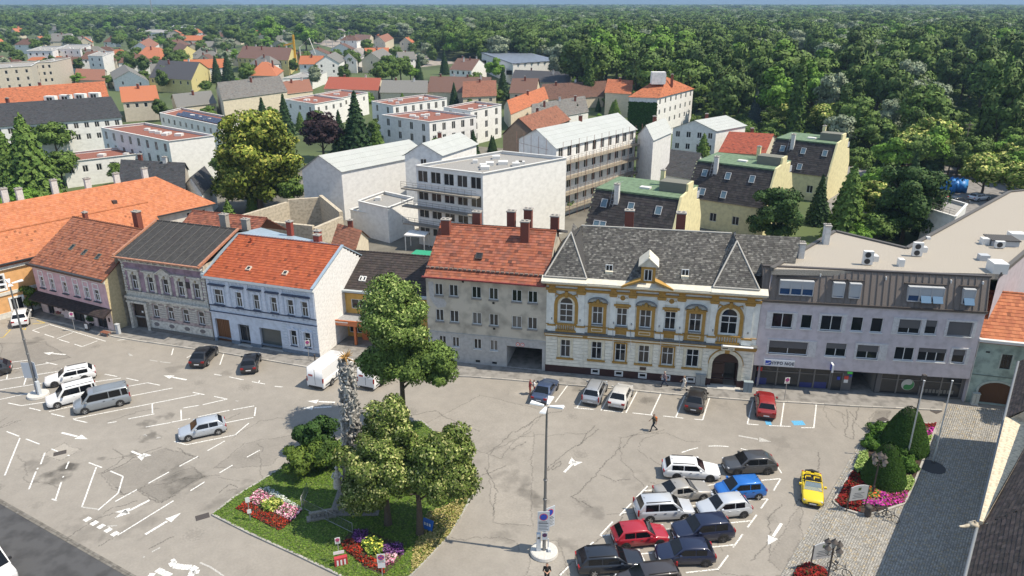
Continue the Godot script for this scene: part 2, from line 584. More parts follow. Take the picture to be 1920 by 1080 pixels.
func make_ground()->void:
	# one sheet to the horizon: meadows, gardens and the soil under the woods
	var gm:=mat("meadow_soil",Color(0.075,0.105,0.035),1.0,"blotch",260.0)
	var g:=PlaneMesh.new()
	g.size=Vector2(60000,60000)
	var go:=struct("ground",g,gm)
	go.position.y=-.06
	# yards and lanes between the houses behind the square
	var yd:=mat("yard_gravel",Color(0.16,0.15,0.125),0.95,"blotch",30.0)
	struct("yard_paving",sheet(PackedVector2Array([Vector2(-75,-72),Vector2(50,-64),Vector2(48,-110),Vector2(20,-150),Vector2(30,-190),Vector2(-20,-210),Vector2(-70,-150)]),-0.03,SQ),yd)
	# the square
	var am:=StandardMaterial3D.new()
	am.resource_name="old_asphalt"
	am.albedo_texture=asphalt_texture()
	am.albedo_color=lin(.52,.505,.485)
	am.roughness=.93
	am.metallic_specular=.35
	am.texture_repeat=false
	struct("market_square",sheet(PackedVector2Array([SQ.position,Vector2(SQ.end.x,SQ.position.y),SQ.end,Vector2(SQ.position.x,SQ.end.y)]),0.0,SQ),am)
	# main road at the lower left, darker and newer, with a paved gutter along its edge
	var rd:=mat("road_asphalt",Color(0.07,0.071,0.074),0.9,"blotch",9.0)
	var e0:=V(-40.52,0,-48.64)
	var e1:=V(-26.72,0,-40.74)
	var rdir:=(e1 - e0).normalized()
	var side:=V(-rdir.z,0,rdir.x)
	var ra:=e0 - rdir*60.0
	var rb:=e1+rdir*30.0
	struct("road",sheet(PackedVector2Array([Vector2(ra.x,ra.z),Vector2(rb.x,rb.z),Vector2(rb.x+side.x*9,rb.z+side.z*9),Vector2(ra.x+side.x*9,ra.z+side.z*9)]),0.004,SQ),rd)
	var gut:=MB.new()
	var grng:=rng_(5)
	var pos:=-14.0
	while pos<26.0:
		var l:=grng.randf_range(.16,.26)
		for row in 2:
			var o:=e0+rdir*pos+side*(-.36+row*.19)
			var tone:=grng.randf_range(.6,1.1)
			gut.xf=Transform3D(Basis(rdir,Vector3.UP,side),o)
			gut.box(0,.0,0,l - .02,.022,.17,Color(tone,tone*.98,tone*.93))
		pos+=l
	var gu:=put("gutter_setts",gut.mesh(),mat("gutter_stone",Color(0.2,0.19,0.175),0.9,"grain",1.0,true),get_node("road"))
	gu.set_meta("kind","stuff")
	# pavement in front of the houses, with kerb stones
	var kerb:Array=[[-62.9,-86.5,-55.4,-83.99,-47.17,-80.07,-43.64,-78.88,-37.73,-77.15,-33.28,-75.89,-27.21,-73.88,-21.85,-72.07,-17.78,-71.2,-11.37,-70.46,-4.41,-69.98,0,-69.27,4.77,-68.33,9.77,-67.53,15.16,-66.41,19.67,-65.6,23.82,-64.95,28.54,-64.48,33.14,-63.86,41.82,-63.04]][0]
	var pv:=PackedVector2Array()
	for i in range(0,kerb.size(),2):
		pv.append(Vector2(kerb[i],kerb[i+1]))
	var pp:=pv.duplicate()
	pp.append(Vector2(46.5,-70))
	pp.append(Vector2(-60,-96))
	var mb:=MB.new()
	mb.prism(pp,-.05,.1)
	var pave:=struct("pavement",mb.mesh(),mat("pavement_asphalt",Color(0.24,0.23,0.215),0.93,"blotch",6.0))
	var ks:=MB.new()
	ks.box(0,-.05,-.09,.97,.115,.09)
	var km:=ks.mesh()
	var kms:=[mat("kerb_granite",Color(0.4,0.385,0.35),0.85,"grain",1.5),mat("kerb_granite_grey",Color(0.33,0.32,0.3),0.85,"grain",1.5),mat("kerb_granite_pale",Color(0.46,0.44,0.4),0.85,"grain",1.5)]
	var rng:=rng_(3)
	for i in pv.size()- 1:
		var a:=pv[i]
		var b:=pv[i+1]
		var n:=int(a.distance_to(b))
		var ang:=-(b - a).angle()
		for k in n:
			var p:=a.lerp(b,float(k)/n)
			var o:=put("kerb_stone",km,kms[rng.randi()% 3],pave,V(p.x,0,p.y))
			o.rotation.y=ang
			o.scale.x=a.distance_to(b)/n
# ---------------------------------------------------------------- painted markings on the square
func stroke(pts:Array,width:float)->ArrayMesh:
	var mb:=MB.new()
	var wdt:=width*.5
	for k in range(0,pts.size()- 2,2):
		var a:=V(pts[k],.007,pts[k+1])
		var b:=V(pts[k+2],.007,pts[k+3])
		var d:=(b - a).normalized()
		var s:=V(-d.z,0,d.x)*wdt
		mb.quad(a+s,b+s,b - s,a - s)
	return mb.mesh()
func make_markings()->void:
	var sq:Node3D=get_node("market_square")
	var paint:=mat("road_paint",Color(0.78,0.78,0.75),0.8,"worn",1.7)
	var faint:=mat("road_paint_worn",Color(0.5,0.49,0.46),0.85,"worn",1.1)
	var yellow:=mat("road_paint_yellow",Color(0.62,0.45,0.08),0.8,"worn",1.7)
	var blue:=mat("road_paint_blue",Color(0.12,0.42,0.68),0.8,"worn",0.9)
	var lines:=[[3.45,-63.99,5.23,-63.72],[4.29,-64.67,5.82,-68.29],[6.13,-63.58,8,-63.24],[6.36,-63.61,7.72,-67.05],[8.67,-63.09,10.39,-67.38],[8.93,-63.09,10.78,-62.72],[11.03,-62.65,12.85,-67.05],[11.66,-62.61,13.58,-62.17],[13.39,-62.29,15.17,-66.56]]+[[14.51,-62.04,16.38,-61.63],[15.71,-61.88,17.47,-66.01],[17.37,-61.47,18.13,-61.31],[18.13,-61.31,19.91,-65.74],[22.15,-60.59,23.19,-60.43],[22.17,-60.59,24.01,-64.94],[24.11,-60.31,26.09,-60.15],[25.19,-60.24,26.99,-64.58]]+[[27.02,-59.93,28.22,-59.93],[28.18,-59.93,30.07,-64.26]]
	lines+=[[13.78,-54.61,14.41,-55.3],[14.98,-55.84,15.79,-56.28,16.6,-56.58],[17.58,-56.85,18.5,-56.89,19.37,-56.77],[20.36,-56.46,20.88,-56.19,21.39,-55.88],[22.44,-54.42,22.7,-53.6,22.73,-52.75],[17.02,-53.66,17.92,-53.78],[17.44,-53.66,17.36,-52.71],[15.7,-51,16.81,-51.2],[20.7,-51.76,22.36,-51.98],[22.37,-51.93,21.27,-50.37],[18.63,-49.09,20.47,-49.29],[20.47,-49.29,19.53,-48.1],[13.88,-48.31,14.65,-48.47],[16.45,-46.32,18.3,-46.61],[18.95,-47.3,17.82,-45.85],[11.61,-45.64,12.39,-45.78],[14.51,-43.65,16.24,-43.9],[17.21,-45.06,16.1,-43.61],[12.1,-41.06,14.38,-41.4],[15.52,-42.8,14.38,-41.34]]
	lines+=[[14.42,-55.29,13.82,-54.63],[11.14,-50.99,10.01,-49.51],[9.44,-48.72,8.32,-47.22],[7.7,-46.49,6.55,-44.92],[6,-44.21,5.05,-43.11],[3.98,-41.66,3.32,-40.8],[10.7,-50.36,11.85,-50.49],[8.62,-47.54,8.91,-47.62],[6.61,-44.87,7.52,-45.06],[11.61,-45.63,12.39,-45.74],[8.91,-42.89,10.11,-43.05],[9.29,-42.87,9.53,-41.43]]
	lines+=[[-58.1,-82.01,-57.03,-83.77],[-57.03,-83.77,-47.62,-78.88],[-58.1,-82.01,-56.83,-81.29],[-55.98,-80.88,-54.29,-79.97],[-53.77,-79.62,-52.82,-81.39],[-53.36,-79.37,-51.7,-78.54],[-50.84,-78.1,-49.61,-77.43],[-49.61,-77.43,-48.67,-79.02],[-46.39,-79.12,-45.02,-79.77],[-43.7,-79.87,-35.91,-77.2],[-38.88,-76.96,-38.34,-75.21],[-36.36,-74.54,-35.91,-75.66],[-32.6,-75.57,-32.02,-72.84],[-43.49,-70.63,-41.9,-70.1],[-40.78,-69.74,-39.23,-69.15],[-56.32,-73.14,-53.52,-74.01],[-55.15,-71.32,-50.92,-73.27],[-51.45,-73.44,-49.85,-72.84],[-54.28,-71.32,-53.29,-69.54],[-53.8,-69.23,-48.06,-71.65],[-48.82,-72.5,-48.02,-72.28],[-51.55,-70.14,-50.68,-68.25],[-52.51,-67.23,-48.52,-68.84],[-51.21,-65.22,-49,-66.56],[-49.93,-64.51,-48.32,-63.99],[-48.32,-63.99,-44.24,-65.47],[-47.26,-63.55,-45.86,-63.04],[-44.95,-62.87,-42.93,-64.06],[-44.49,-62.47,-42.89,-61.88],[-41.86,-61.49,-31.71,-66.27],[-41.72,-61.39,-40.16,-60.84],[-43.73,-68.91,-41.35,-69.74],[-39.88,-67.87,-38.06,-68.72],[-38.06,-68.72,-36.52,-68.18],[-38.4,-65.94,-34.97,-67.57],[-32.5,-66.67,-31.14,-66.19],[-30.01,-65.83,-28.51,-65.29],[-28.51,-65.29,-30.53,-64.17],[-36.6,-61.49,-34.49,-62.44],[-35.62,-64.41,-34.74,-62.54],[-38.18,-60.75,-37.46,-61],[-32.2,-60.91,-30.7,-61.55],[-32.27,-63.21,-31.45,-61.32],[-32.2,-63.55,-30.84,-64.06],[-34.25,-60.06,-32.26,-60.84],[-30.06,-61.88,-27.52,-63.11],[-27.21,-63.21,-25.37,-63.96],[-25.13,-63.65,-24.72,-62.04],[-24.75,-61.78,-27.19,-60.75],[-24.84,-60.75,-25.46,-58.59],[-30.58,-57.62,-29.2,-57.07],[-29.2,-57.07,-25.31,-58.74],[-26,-57.7,-26.96,-56.13],[-22.36,-56.22,-23.15,-55.11],[-23.98,-53.94,-24.68,-52.8],[-31.81,-70.63,-30.95,-70.34],[-29.98,-70.02,-28.24,-69.34],[-27.22,-68.95,-25.72,-68.45],[-26.52,-69.23,-26.43,-68.64],[-24.55,-67.95,-23.68,-67.8]]
	lines+=[[-46.76,-59.27,-45.12,-58.47],[-44.86,-58.19,-42.57,-52.43],[-44.21,-58.02,-42.47,-57.17],[-40.96,-56.41,-40.16,-55.99],[-38.98,-55.42,-38.75,-55.35],[-41.19,-55.81,-40.52,-54.07],[-40.41,-53.53,-40.39,-53.31],[-40.28,-52.99,-39.39,-50.54],[-38.31,-54.45,-37.99,-53.42],[-37.58,-52.36,-37.53,-52.15],[-37.3,-51.54,-36.41,-49.09],[-36.79,-49.28,-36.27,-49.05],[-36.5,-54.29,-35,-53.57],[-35.52,-53.64,-33.83,-48.25],[-34.02,-53.06,-32.58,-52.3],[-32.58,-52.3,-31.86,-50.05],[-31.86,-50.05,-32.37,-47.85],[-30.55,-50.5,-31.56,-48.96],[-29.01,-52.93,-30.03,-51.34],[-27.45,-55.26,-28.47,-53.75],[-25.44,-51.54,-26.14,-50.34],[-26.96,-49.05,-29.37,-44.95]]
	for l in lines:
		put("parking_line",stroke(l,0.12),paint,sq)
	for l in[[-40.29,-74.01,-39.26,-73.7],[-38.91,-73.57,-37.6,-73.27],[-43.53,-75.8,-42.65,-75.03],[-43.53,-75.8,-42.85,-75.03],[-33.83,-58.68,-33.49,-58.59],[-32.4,-58.14,-32.06,-58.29],[-27.55,-64.94,-27.23,-64.87]]+[[-22.1,-42.05,-21.2,-41.61,-19.95,-40.74],[-26.39,-42.58,-26.3,-42.68],[-26.01,-43.14,-25.63,-43.61],[-33.81,-48.25,-32.38,-47.98],[-30.65,-45.95,-29.97,-46.04],[-33.78,-58.77,-33.46,-58.52],[-32.4,-58.27,-32.08,-58.32]]:
		put("parking_line",stroke(l,0.13),faint,sq)
	for l in[[-60.66,-79.87,-60.35,-79.98],[-60.35,-79.98,-60.9,-82.26],[-60.9,-82.26,-61.26,-81.91],[-59.99,-82.73,-59.05,-82.14],[-59.05,-82.14,-59.37,-82.73],[-59.27,-83.92,-57.88,-84.21],[-57.88,-84.21,-59.43,-85.1]]+[[4.6,-71.45,5.49,-71.82]]:
		put("yellow_line",stroke(l,0.12),yellow,sq)
	# stop blocks and long arrows at the exit
	for k in 5:
		var c:Array=[[-32.61,-46.78,-31.84,-46.33,-31.12,-45.95,-30.38,-45.53,-29.67,-45.11]][0]
		put("give_way_block",stroke([c[k*2]- 0.19,c[k*2+1]- 0.11,c[k*2]+0.19,c[k*2+1]+0.11],0.5),paint,sq)
	for a in[[-27.36,-45.03,-25.79,-47.47],[-41.59,-59.09,-38.66,-58.02]]+[[20.53,-46.28,18.76,-43.94]]+[[-34.23,-69.34,-36.99,-70.3],[-17.57,-64.65,-20.27,-64.87],[-17.72,-63.79,-20.44,-63.48],[-50.32,-75.35,-53,-75.8]]:
		arrow(Vector2(a[0],a[1]),Vector2(a[2],a[3]),[.0],paint,sq)
	arrow(Vector2(-28.9,-49.13),Vector2(-30.53,-46.99),[.0,.75],paint,sq)
	arrow(Vector2(-33.66,-56.04),Vector2(-31.69,-54.96),[-.55,.65],paint,sq)
	arrow(Vector2(4.41,-52.89),Vector2(5.73,-54.93),[-.6,.75],paint,sq)
	arrow(Vector2(20.77,-58.56),Vector2(23.35,-57.59),[.0],faint,sq)
	# the lettering at the bus stop: a worn S beside strokes of the letter before it
	put("bus_lettering",stroke([[-23.95,-42.32,-24.13,-42.12,-23.81,-41.75,-23.18,-41.61,-22.54,-41.58,-22.07,-41.31,-22.03,-40.95,-22.48,-40.91]][0],0.5),paint,sq)
	put("bus_lettering",stroke([[-24.84,-41.36,-23.64,-40.74]][0],0.45),paint,sq)
	put("bus_lettering",stroke([[-25.2,-40.8,-24.78,-40.77]][0],0.45),paint,sq)
	# blue wheelchair bays
	for q in[[26.49,-60.76,27.59,-60.79],[23.96,-60.86,24.47,-60.79]]:
		put("blue_bay_marking",stroke(q,0.8),blue,sq)
	# gully grate and manholes
	var iron:=mat("cast_iron",Color(0.07,0.06,0.055),0.7,"grain",0.5)
	for p in[Vector2(-39.83,-55.76),Vector2(-23.89,-47.08),Vector2(41.21,-62.93),Vector2(35.27,-61.33)]:
		var mb:=MB.new()
		for k in 6:
			mb.box(-.45,.0,-.3+k*.1,.45,.014,-.23+k*.1)
		mb.box(-.5,0,-.33,.5,.01,.33)
		var o:=put("gully_grate",mb.mesh(),iron,sq,V(p.x,0.002,p.y))
		o.rotation.y=.5
func arrow(a:Vector2,b:Vector2,heads:Array,m:Material,sq:Node3D)->void:
	var mb:=MB.new()
	var d:=(b - a).normalized()
	var lng:=a.distance_to(b)
	var wdt:=.11
	var neck:=a+d*lng*.62
	var s:=d.orthogonal()*wdt
	var f:=func(p:Vector2)->Vector3:return V(p.x,.008,p.y)
	mb.quad(f.call(a - s),f.call(neck - s),f.call(neck+s),f.call(a+s))
	for h in heads:
		var dir:=d.rotated(h)
		var p:=neck+(d*.1 if h==.0 else Vector2.ZERO)
		var tip:=p+dir*lng*.38
		var o:=dir.orthogonal()*.38
		mb.tri(f.call(p - o),f.call(tip),f.call(p+o))
	put("lane_arrow",mb.mesh(),m,sq)
# ---------------------------------------------------------------- the row of houses along the square
func glaze(i:int)->Material:
	match i % 4:
		0:return glass("glass_dark",Color(0.015,0.017,0.02))
		1:return glass("glass_curtain",Color(0.055,0.052,0.048),0.12)
		2:return glass("glass_dim",Color(0.025,0.026,0.027))
	return glass("glass_blind",Color(0.15,0.145,0.135),0.2)
func arch_fill(mb:MB,u0:float,u1:float,spring:float,top:float,z:float,d:float,col:=Color.WHITE)->void:
	# closes the corners of a rectangular hole above an arch that springs at `spring` and peaks at `top`
	var c:=(u0+u1)*.5
	var r:=(u1 - u0)*.5
	var n:=12
	for k in n:
		var a0:=PI - PI*k/n
		var a1:=PI - PI*(k+1)/n
		var p0:=V(c+cos(a0)*r,spring+sin(a0)*(top - spring),z)
		var p1:=V(c+cos(a1)*r,spring+sin(a1)*(top - spring),z)
		mb.quad(p0,p1,V(p1.x,top,z),V(p0.x,top,z),col)
		mb.quad(p1,p0,p0 - V(0,0,d),p1 - V(0,0,d),col)
func arch_band(mb:MB,c:float,r:float,spring:float,rise:float,w:float,z0:float,z1:float,a_from:=PI,a_to:=.0,n:=14)->void:
	for k in n:
		var a0:=lerpf(a_from,a_to,float(k)/n)
		var a1:=lerpf(a_from,a_to,float(k+1)/n)
		var q:=func(a:float,o:float,z:float)->Vector3:return V(c+cos(a)*(r+o),spring+sin(a)*(rise+o),z)
		mb.hexa([q.call(a0,.0,z0),q.call(a0,.0,z1),q.call(a1,.0,z1),q.call(a1,.0,z0),q.call(a0,w,z0),q.call(a0,w,z1),q.call(a1,w,z1),q.call(a1,w,z0)])
func shell(mb:MB,l:float,depth:float,h:float,h0:=-.1)->void:
	mb.quad(V(0,h0,-depth),V(0,h0,0),V(0,h,0),V(0,h,-depth))
	mb.quad(V(l,h0,0),V(l,h0,-depth),V(l,h,-depth),V(l,h,0))
	mb.quad(V(l,h0,-depth),V(0,h0,-depth),V(0,h,-depth),V(l,h,-depth))
func gable_roof(o:Node3D,l:float,depth:float,eave:float,ridge_h:float,ridge_d:float,over:float,side:float,tw:float,th:float,tones:Array,m:Material,seed_:int,dirt:=.0,lift:=.04)->MeshInstance3D:
	# slab under the tiles plus both gable triangles is left to the caller
	var k:=(ridge_h - eave)/ridge_d
	var kb:=(ridge_h - eave)/(depth - ridge_d)
	var ef:=V(0,eave - over*k,over)
	var eb:=V(0,eave - over*kb,-depth - over)
	var mb:=MB.new()
	var x0:=-side
	var x1:=l+side
	var r:=V(0,ridge_h,-ridge_d)
	var up:=V(0,.1,0)
	var base:Color=tones[0]
	for s in[[ef,r],[r,eb]]:
		var a:Vector3=s[0]
		var b:Vector3=s[1]
		mb.hexa([V(x0,0,0)+a - up,V(x1,0,0)+a - up,V(x1,0,0)+b - up,V(x0,0,0)+b - up,V(x0,0,0)+a,V(x1,0,0)+a,V(x1,0,0)+b,V(x0,0,0)+b],base*.7)
	var roof:=put("roof",mb.mesh(),m,o)
	var tm:=MB.new()
	var rng:=rng_(seed_)
	tiles(tm,V(x0,0,0)+ef,V(x1,0,0)+ef,V(x1,0,0)+r,V(x0,0,0)+r,tw,th,tones,rng,lift,.13,dirt)
	tiles(tm,V(x1,0,0)+eb,V(x0,0,0)+eb,V(x0,0,0)+r,V(x1,0,0)+r,tw,th,tones,rng,lift,.13,dirt)
	# ridge tiles
	var x:=x0
	while x<x1 - .05:
		var e:=minf(x+.4,x1)
		var f:=rng.randf_range(.75,1.05)
		tm.tube([r+V(x,-.02,0),r+V(e,.0,0)],[.13,.15],6,Color(base.r*f,base.g*f,base.b*f),false)
		x=e
	var tt:=put("roof_tiles",tm.mesh(),m,roof)
	tt.set_meta("kind","stuff")
	return roof
func chimney(parent:Node3D,x:float,z:float,y0:float,y1:float,w:float,d:float,m:Material,flues:=2,cap:Material=null)->void:
	var mb:=MB.new()
	mb.box(x - w*.5,y0,z - d*.5,x+w*.5,y1,z+d*.5)
	var c:=put("chimney",mb.mesh(),m,parent)
	var cb:=MB.new()
	cb.box(x - w*.5 - .07,y1,z - d*.5 - .07,x+w*.5+.07,y1+.12,z+d*.5+.07)
	for k in flues:
		var fx:=x - w*.5+w*(k+.5)/flues
		cb.box(fx - .12,y1+.12,z - .13,fx+.12,y1+.24,z+.13)
	put("chimney_cap",cb.mesh(),cap if cap else mat("chimney_cap",Color(0.36,0.34,0.31),0.9,"grain",1.0),c)
func box_part(called:String,parent:Node3D,m:Material,boxes:Array)->MeshInstance3D:
	var mb:=MB.new()
	for b in boxes:
		mb.box(b[0],b[1],b[2],b[3],b[4],b[5])
	var o:=put(called,mb.mesh(),m,parent)
	if boxes.size()>1 and called in["surround","panel","panel_frame","wall_panel","frieze_panels","crossarm","tracks","dormer_pane","door_seam","passage_wall","cabinet"]:
		o.set_meta("kind","stuff")
	return o
func roof_window(parent:Node3D,x:float,y:float,z:float,w:float,l:float,pitch:float,frame:Material,pane:Material,called:="roof_window")->MeshInstance3D:
	var mb:=MB.new()
	mb.box(-w*.5,-l*.5,-.1,w*.5,-l*.5+.07,.1)
	mb.box(-w*.5,l*.5 - .09,-.1,w*.5,l*.5,.1)
	mb.box(-w*.5,-l*.5+.07,-.1,-w*.5+.07,l*.5 - .09,.1)
	mb.box(w*.5 - .07,-l*.5+.07,-.1,w*.5,l*.5 - .09,.1)
	var o:=put(called,mb.mesh(),frame,parent,V(x,y,z))
	o.rotation.x=-(PI*.5 - pitch)
	var pm:=MB.new()
	pm.box(-w*.5+.06,-l*.5+.06,.0,w*.5 - .06,l*.5 - .08,.05)
	put("pane",pm.mesh(),pane,o)
	return o
func text_part(called:String,parent:Node3D,text:String,size:float,m:Material,at:Vector3,turn:=.0,flat:=1.0)->MeshInstance3D:
	var tm:=TextMesh.new()
	var f:=SystemFont.new()
	f.font_names=PackedStringArray(["Droid Sans"])
	f.font_weight=700
	tm.font=f
	tm.text=text
	tm.font_size=64
	tm.pixel_size=size/64.0
	tm.depth=.02
	var o:=put(called,tm,m,parent,at)
	o.rotation.y=turn
	o.scale.y=flat
	return o
func make_front_row()->void:
	var white:=mat("window_white",Color(0.72,0.74,0.74),0.5)
	town_hall(V(3.58,0,-71.24),-.1864,21.21,white)
	bank(V(24.57,0,-67.64),-.1475,20.47,white)
	grey_house(V(-7.98,0,-73.81),-.2192,11.84,white)
	blue_house(V(-34.8,0,-78.98),-.3246,14.14,white)
	purple_house(V(-47.05,0,-83.1),-.3248,13.09,white)
	pink_house(V(-61,0,-88.07),-.4593,14.61,white)
	green_house(V(44.94,0,-64.85),-.2687,4.36,white)
	yellow_house(white)
	orange_house(white)
func town_hall(at:Vector3,turn:float,l:float,white:Material)->void:
	var o:=thing("town_hall","ornate pale town hall with ochre trim, slate roof and arched doorway","building",at,turn)
	var wm:=mat("hall_plaster",Color(0.78,0.8,0.76),0.9,"plaster",5.0)
	var cream:=mat("hall_rustic",Color(0.8,0.78,0.68),0.9,"plaster",4.0)
	var ochre:=mat("hall_ochre",Color(0.4,0.235,0.055),0.85,"plaster",2.5)
	var pale:=mat("hall_cream_trim",Color(0.72,0.67,0.52),0.85,"plaster",3.0)
	var zinc:=mat("zinc",Color(0.22,0.24,0.26),0.5,"grain",2.0,false,0.3)
	var maroon:=mat("hall_plinth",Color(0.05,0.022,0.02),0.8,"plaster",3.0)
	var up:=[[4.78,6.0,5.84,7.96],[7.25,6.0,8.34,7.96],[9.63,6.0,10.73,7.96],[12.1,6.0,13.2,7.96],[14.55,6.0,15.72,7.96]]
	var gf:=[[1.57,1.92,2.61,3.95],[4.83,1.98,5.91,4.0],[7.31,1.98,8.38,4.0],[9.72,1.98,10.82,4.0],[12.1,1.98,13.25,4.0],[14.57,1.98,15.8,4.0]]
	var arches:=[[1.37,5.97,2.77,8.7],[17.6,5.97,19.2,8.7]]
	var cellar:=[[5.0,.34,5.68,.76],[7.47,.34,8.16,.76],[9.94,.34,10.63,.76],[12.36,.34,13.08,.76],[14.88,.34,15.59,.76]]
	var door:=[17.22,.1,19.81,3.92]
	var mb:=MB.new()
	wall(mb,0,4.35,l,10.2,up+arches,.22)
	for a in arches:
		arch_fill(mb,a[0],a[2],a[3]-(a[2]- a[0])*.5,a[3],.0,.22)
	shell(mb,l,11.0,10.2)
	put("wall",mb.mesh(),wm,o)
	mb=MB.new()
	wall(mb,0,.9,l,4.35,gf+[[door[0],.9,door[2],door[3]]],.24)
	arch_fill(mb,door[0],door[2],2.62,door[3],.0,.5)
	put("ground_floor_wall",mb.mesh(),cream,o)
	mb=MB.new()
	wall(mb,-.03,-.05,l+.03,.9,cellar+[[door[0],-.1,door[2],.95]],.25,.06)
	mb.quad(V(0,.9,.06),V(door[0],.9,.06),V(door[0],.9,0),V(0,.9,0))
	put("plinth",mb.mesh(),maroon,o)
	# rusticated courses of the ground floor
	mb=MB.new()
	var h:=.94
	while h<4.2:
		var segs:=[[.05,1.22],[2.92,4.0],[4.1,4.45],[6.25,6.95],[8.72,9.35],[11.2,11.75],[13.55,14.2],[16.2,16.82],[20.15,l - .1]]
		if h<1.55:
			segs=[[.05,4.0],[4.1,16.82],[20.15,l - .1]]
		for s in segs:
			var zz:=.1 if s[1]<=4.05 else .06
			mb.box(s[0],h,.0,s[1],h+.34,zz)
		h+=.375
	put("rustication",mb.mesh(),cream,o).set_meta("kind","stuff")
	# windows with their surrounds
	var k:=0
	for r in up:
		var win:=window(o,r,0.14,"x",white,glaze([1,1,1,0,0][k]))
		var s:=MB.new()
		var big:=k !=1 and k !=3
		var x0:float=r[0]- win.position.x
		var w:float=r[2]- r[0]
		var hh:float=r[3]- r[1]
		if big:
			for q in[[-.38,-.06],[w+.06,w+.38]]:
				s.box(q[0],-.25,.14,q[1],hh+.3,.3)
			s.box(-.38,hh+.04,.14,w+.38,hh+.36,.32)
			s.box(-.5,hh+.36,.14,w+.5,hh+.46,.42)
			s.box(-.42,-1.0,.14,w+.42,-.25,.24)
			# carved scroll in the pediment
			s.lathe([[.0,.0],[.24,.02],[.2,.26],[.08,.42],[.0,.46]],8,Color.WHITE,V(w*.5,hh+.44,.3))
			s.lathe([[.0,.0],[.14,.03],[.1,.16],[.0,.2]],7,Color.WHITE,V(w*.5 - .35,hh+.44,.3))
			s.lathe([[.0,.0],[.14,.03],[.1,.16],[.0,.2]],7,Color.WHITE,V(w*.5+.35,hh+.44,.3))
			put("surround",s.mesh(),ochre,win).set_meta("kind","stuff")
			s=MB.new()
			arch_band(s,w*.5,w*.5+.42,hh+.46,.5,.1,.12,.5)
			put("pediment",s.mesh(),zinc,win)
			box_part("panel",win,pale,[[0.02,-0.8,0.2,w - 0.02,-0.74,0.262],[0.02,-0.5,0.2,w - 0.02,-0.44,0.262],[-0.04,-0.8,0.2,0.02,-0.44,0.262],[w - 0.02,-0.8,0.2,w+0.04,-0.44,0.262]])
		else:
			s.box(-.14,hh+.06,.14,w+.14,hh+.16,.26)
			s.box(-.3,hh+.26,.14,w+.3,hh+.5,.36)
			s.box(-.14,-.95,.14,w+.14,-.15,.2)
			s.hexa([V(-.05,-.55,.2),V(w*.5,-.75,.2),V(w+.05,-.55,.2),V(w*.5,-.35,.2),V(-.05,-.55,.25),V(w*.5,-.75,.25),V(w+.05,-.55,.25),V(w*.5,-.35,.25)])
			put("surround",s.mesh(),ochre,win).set_meta("kind","stuff")
			# rosette in the panel above
			s=MB.new()
			s.xf=Transform3D(Basis(Vector3.RIGHT,PI*.5),V(w*.5,hh+1.15,.14))
			s.lathe([[.26,.0],[.26,.06],[.16,.08],[.16,.03],[.08,.12],[.0,.12]],12)
			s.xf=Transform3D()
			for sx in[-1,1]:
				s.tube([V(w*.5+sx*.28,hh+1.1,.17),V(w*.5+sx*.42,hh+1.25,.17),V(w*.5+sx*.5,hh+1.1,.17)],[.03,.04,.03],5)
			put("rosette",s.mesh(),ochre,win)
			box_part("panel",win,pale,[[-0.28,hh+0.66,0.13,w+0.28,hh+0.7,0.19],[-0.28,hh+1.58,0.13,w+0.28,hh+1.62,0.19]])
		box_part("sill",win,zinc,[[-0.06,-0.08,0.1,w+0.06,0.0,0.34]])
		k+=1
	k=0
	for r in gf:
		var win:=window(o,r,0.16,"x",white,glaze([1,0,0,1,1,0][k]))
		var w:float=r[2]- r[0]
		var hh:float=r[3]- r[1]
		var m:Material=pale if k in[0,1,3,5]else ochre
		var b:=.3 if m==pale else .16
		var s:=MB.new()
		s.box(-b,0,.16,-.02,hh+b,.27)
		s.box(w+.02,0,.16,w+b,hh+b,.27)
		s.box(-.02,hh+.02,.16,w+.02,hh+b,.27)
		put("surround",s.mesh(),m,win).set_meta("kind","stuff")
		box_part("sill",win,ochre,[[-b - 0.1,-0.2,0.14,w+b+0.1,-0.03,0.36]])
		k+=1
	for r in cellar:
		var cw:=window(o,r,0.02,"1",white,glaze(0),0.0,Vector3.INF,0.06)
		box_part("surround",cw,white,[[-0.1,-0.1,0.06,0.0,0.52,0.1],[0.69,-0.1,0.06,0.79,0.52,0.1],[0,-0.1,0.06,0.69,0.0,0.1],[0,0.42,0.06,0.69,0.52,0.1]])
	k=0
	for r in arches:
		var w:float=r[2]- r[0]
		var sp:float=r[3]- w*.5 - r[1]
		var win:=window(o,[r[0],r[1],r[2],r[1]+sp],0.14,"b" if k==0 else "x",white,glaze(1 if k==0 else 0))
		var lunette:=MB.new()
		var pl:=PackedVector2Array()
		for q in 13:
			pl.append(Vector2(w*.5+cos(PI*q/12)*w*.5,sp+sin(PI*q/12)*w*.5))
		lunette.slab(pl,-.03,-.01)
		put("pane",lunette.mesh(),glaze(1 if k==0 else 0),win)
		var fr:=MB.new()
		arch_band(fr,w*.5,w*.5 - .07,sp,w*.5 - .07,.08,-.05,.02)
		fr.box(0,sp - .05,-.05,w,sp+.05,.03)
		put("arch_frame",fr.mesh(),white,win)
		var s:=MB.new()
		arch_band(s,w*.5,w*.5+.2,sp,w*.5+.2,.34,.12,.3)
		s.box(-.55,-.1,.12,-.2,sp,.3)
		s.box(w+.2,-.1,.12,w+.55,sp,.3)
		s.box(w*.5 - .16,sp+w*.5+.1,.12,w*.5+.16,sp+w*.5+.75,.42)
		for q in 2:
			var sx:=-1.0 if q==0 else 1.0
			s.tube([V(w*.5+sx*.2,sp+w*.5+.55,.3),V(w*.5+sx*.65,sp+w*.5+.28,.3),V(w*.5+sx*1.1,sp+w*.5+.45,.26),V(w*.5+sx*1.2,sp+w*.5+.1,.24)],[.05,.1,.08,.03],6)
		s.box(-.4,-1.05,.12,w+.4,-.85,.34)
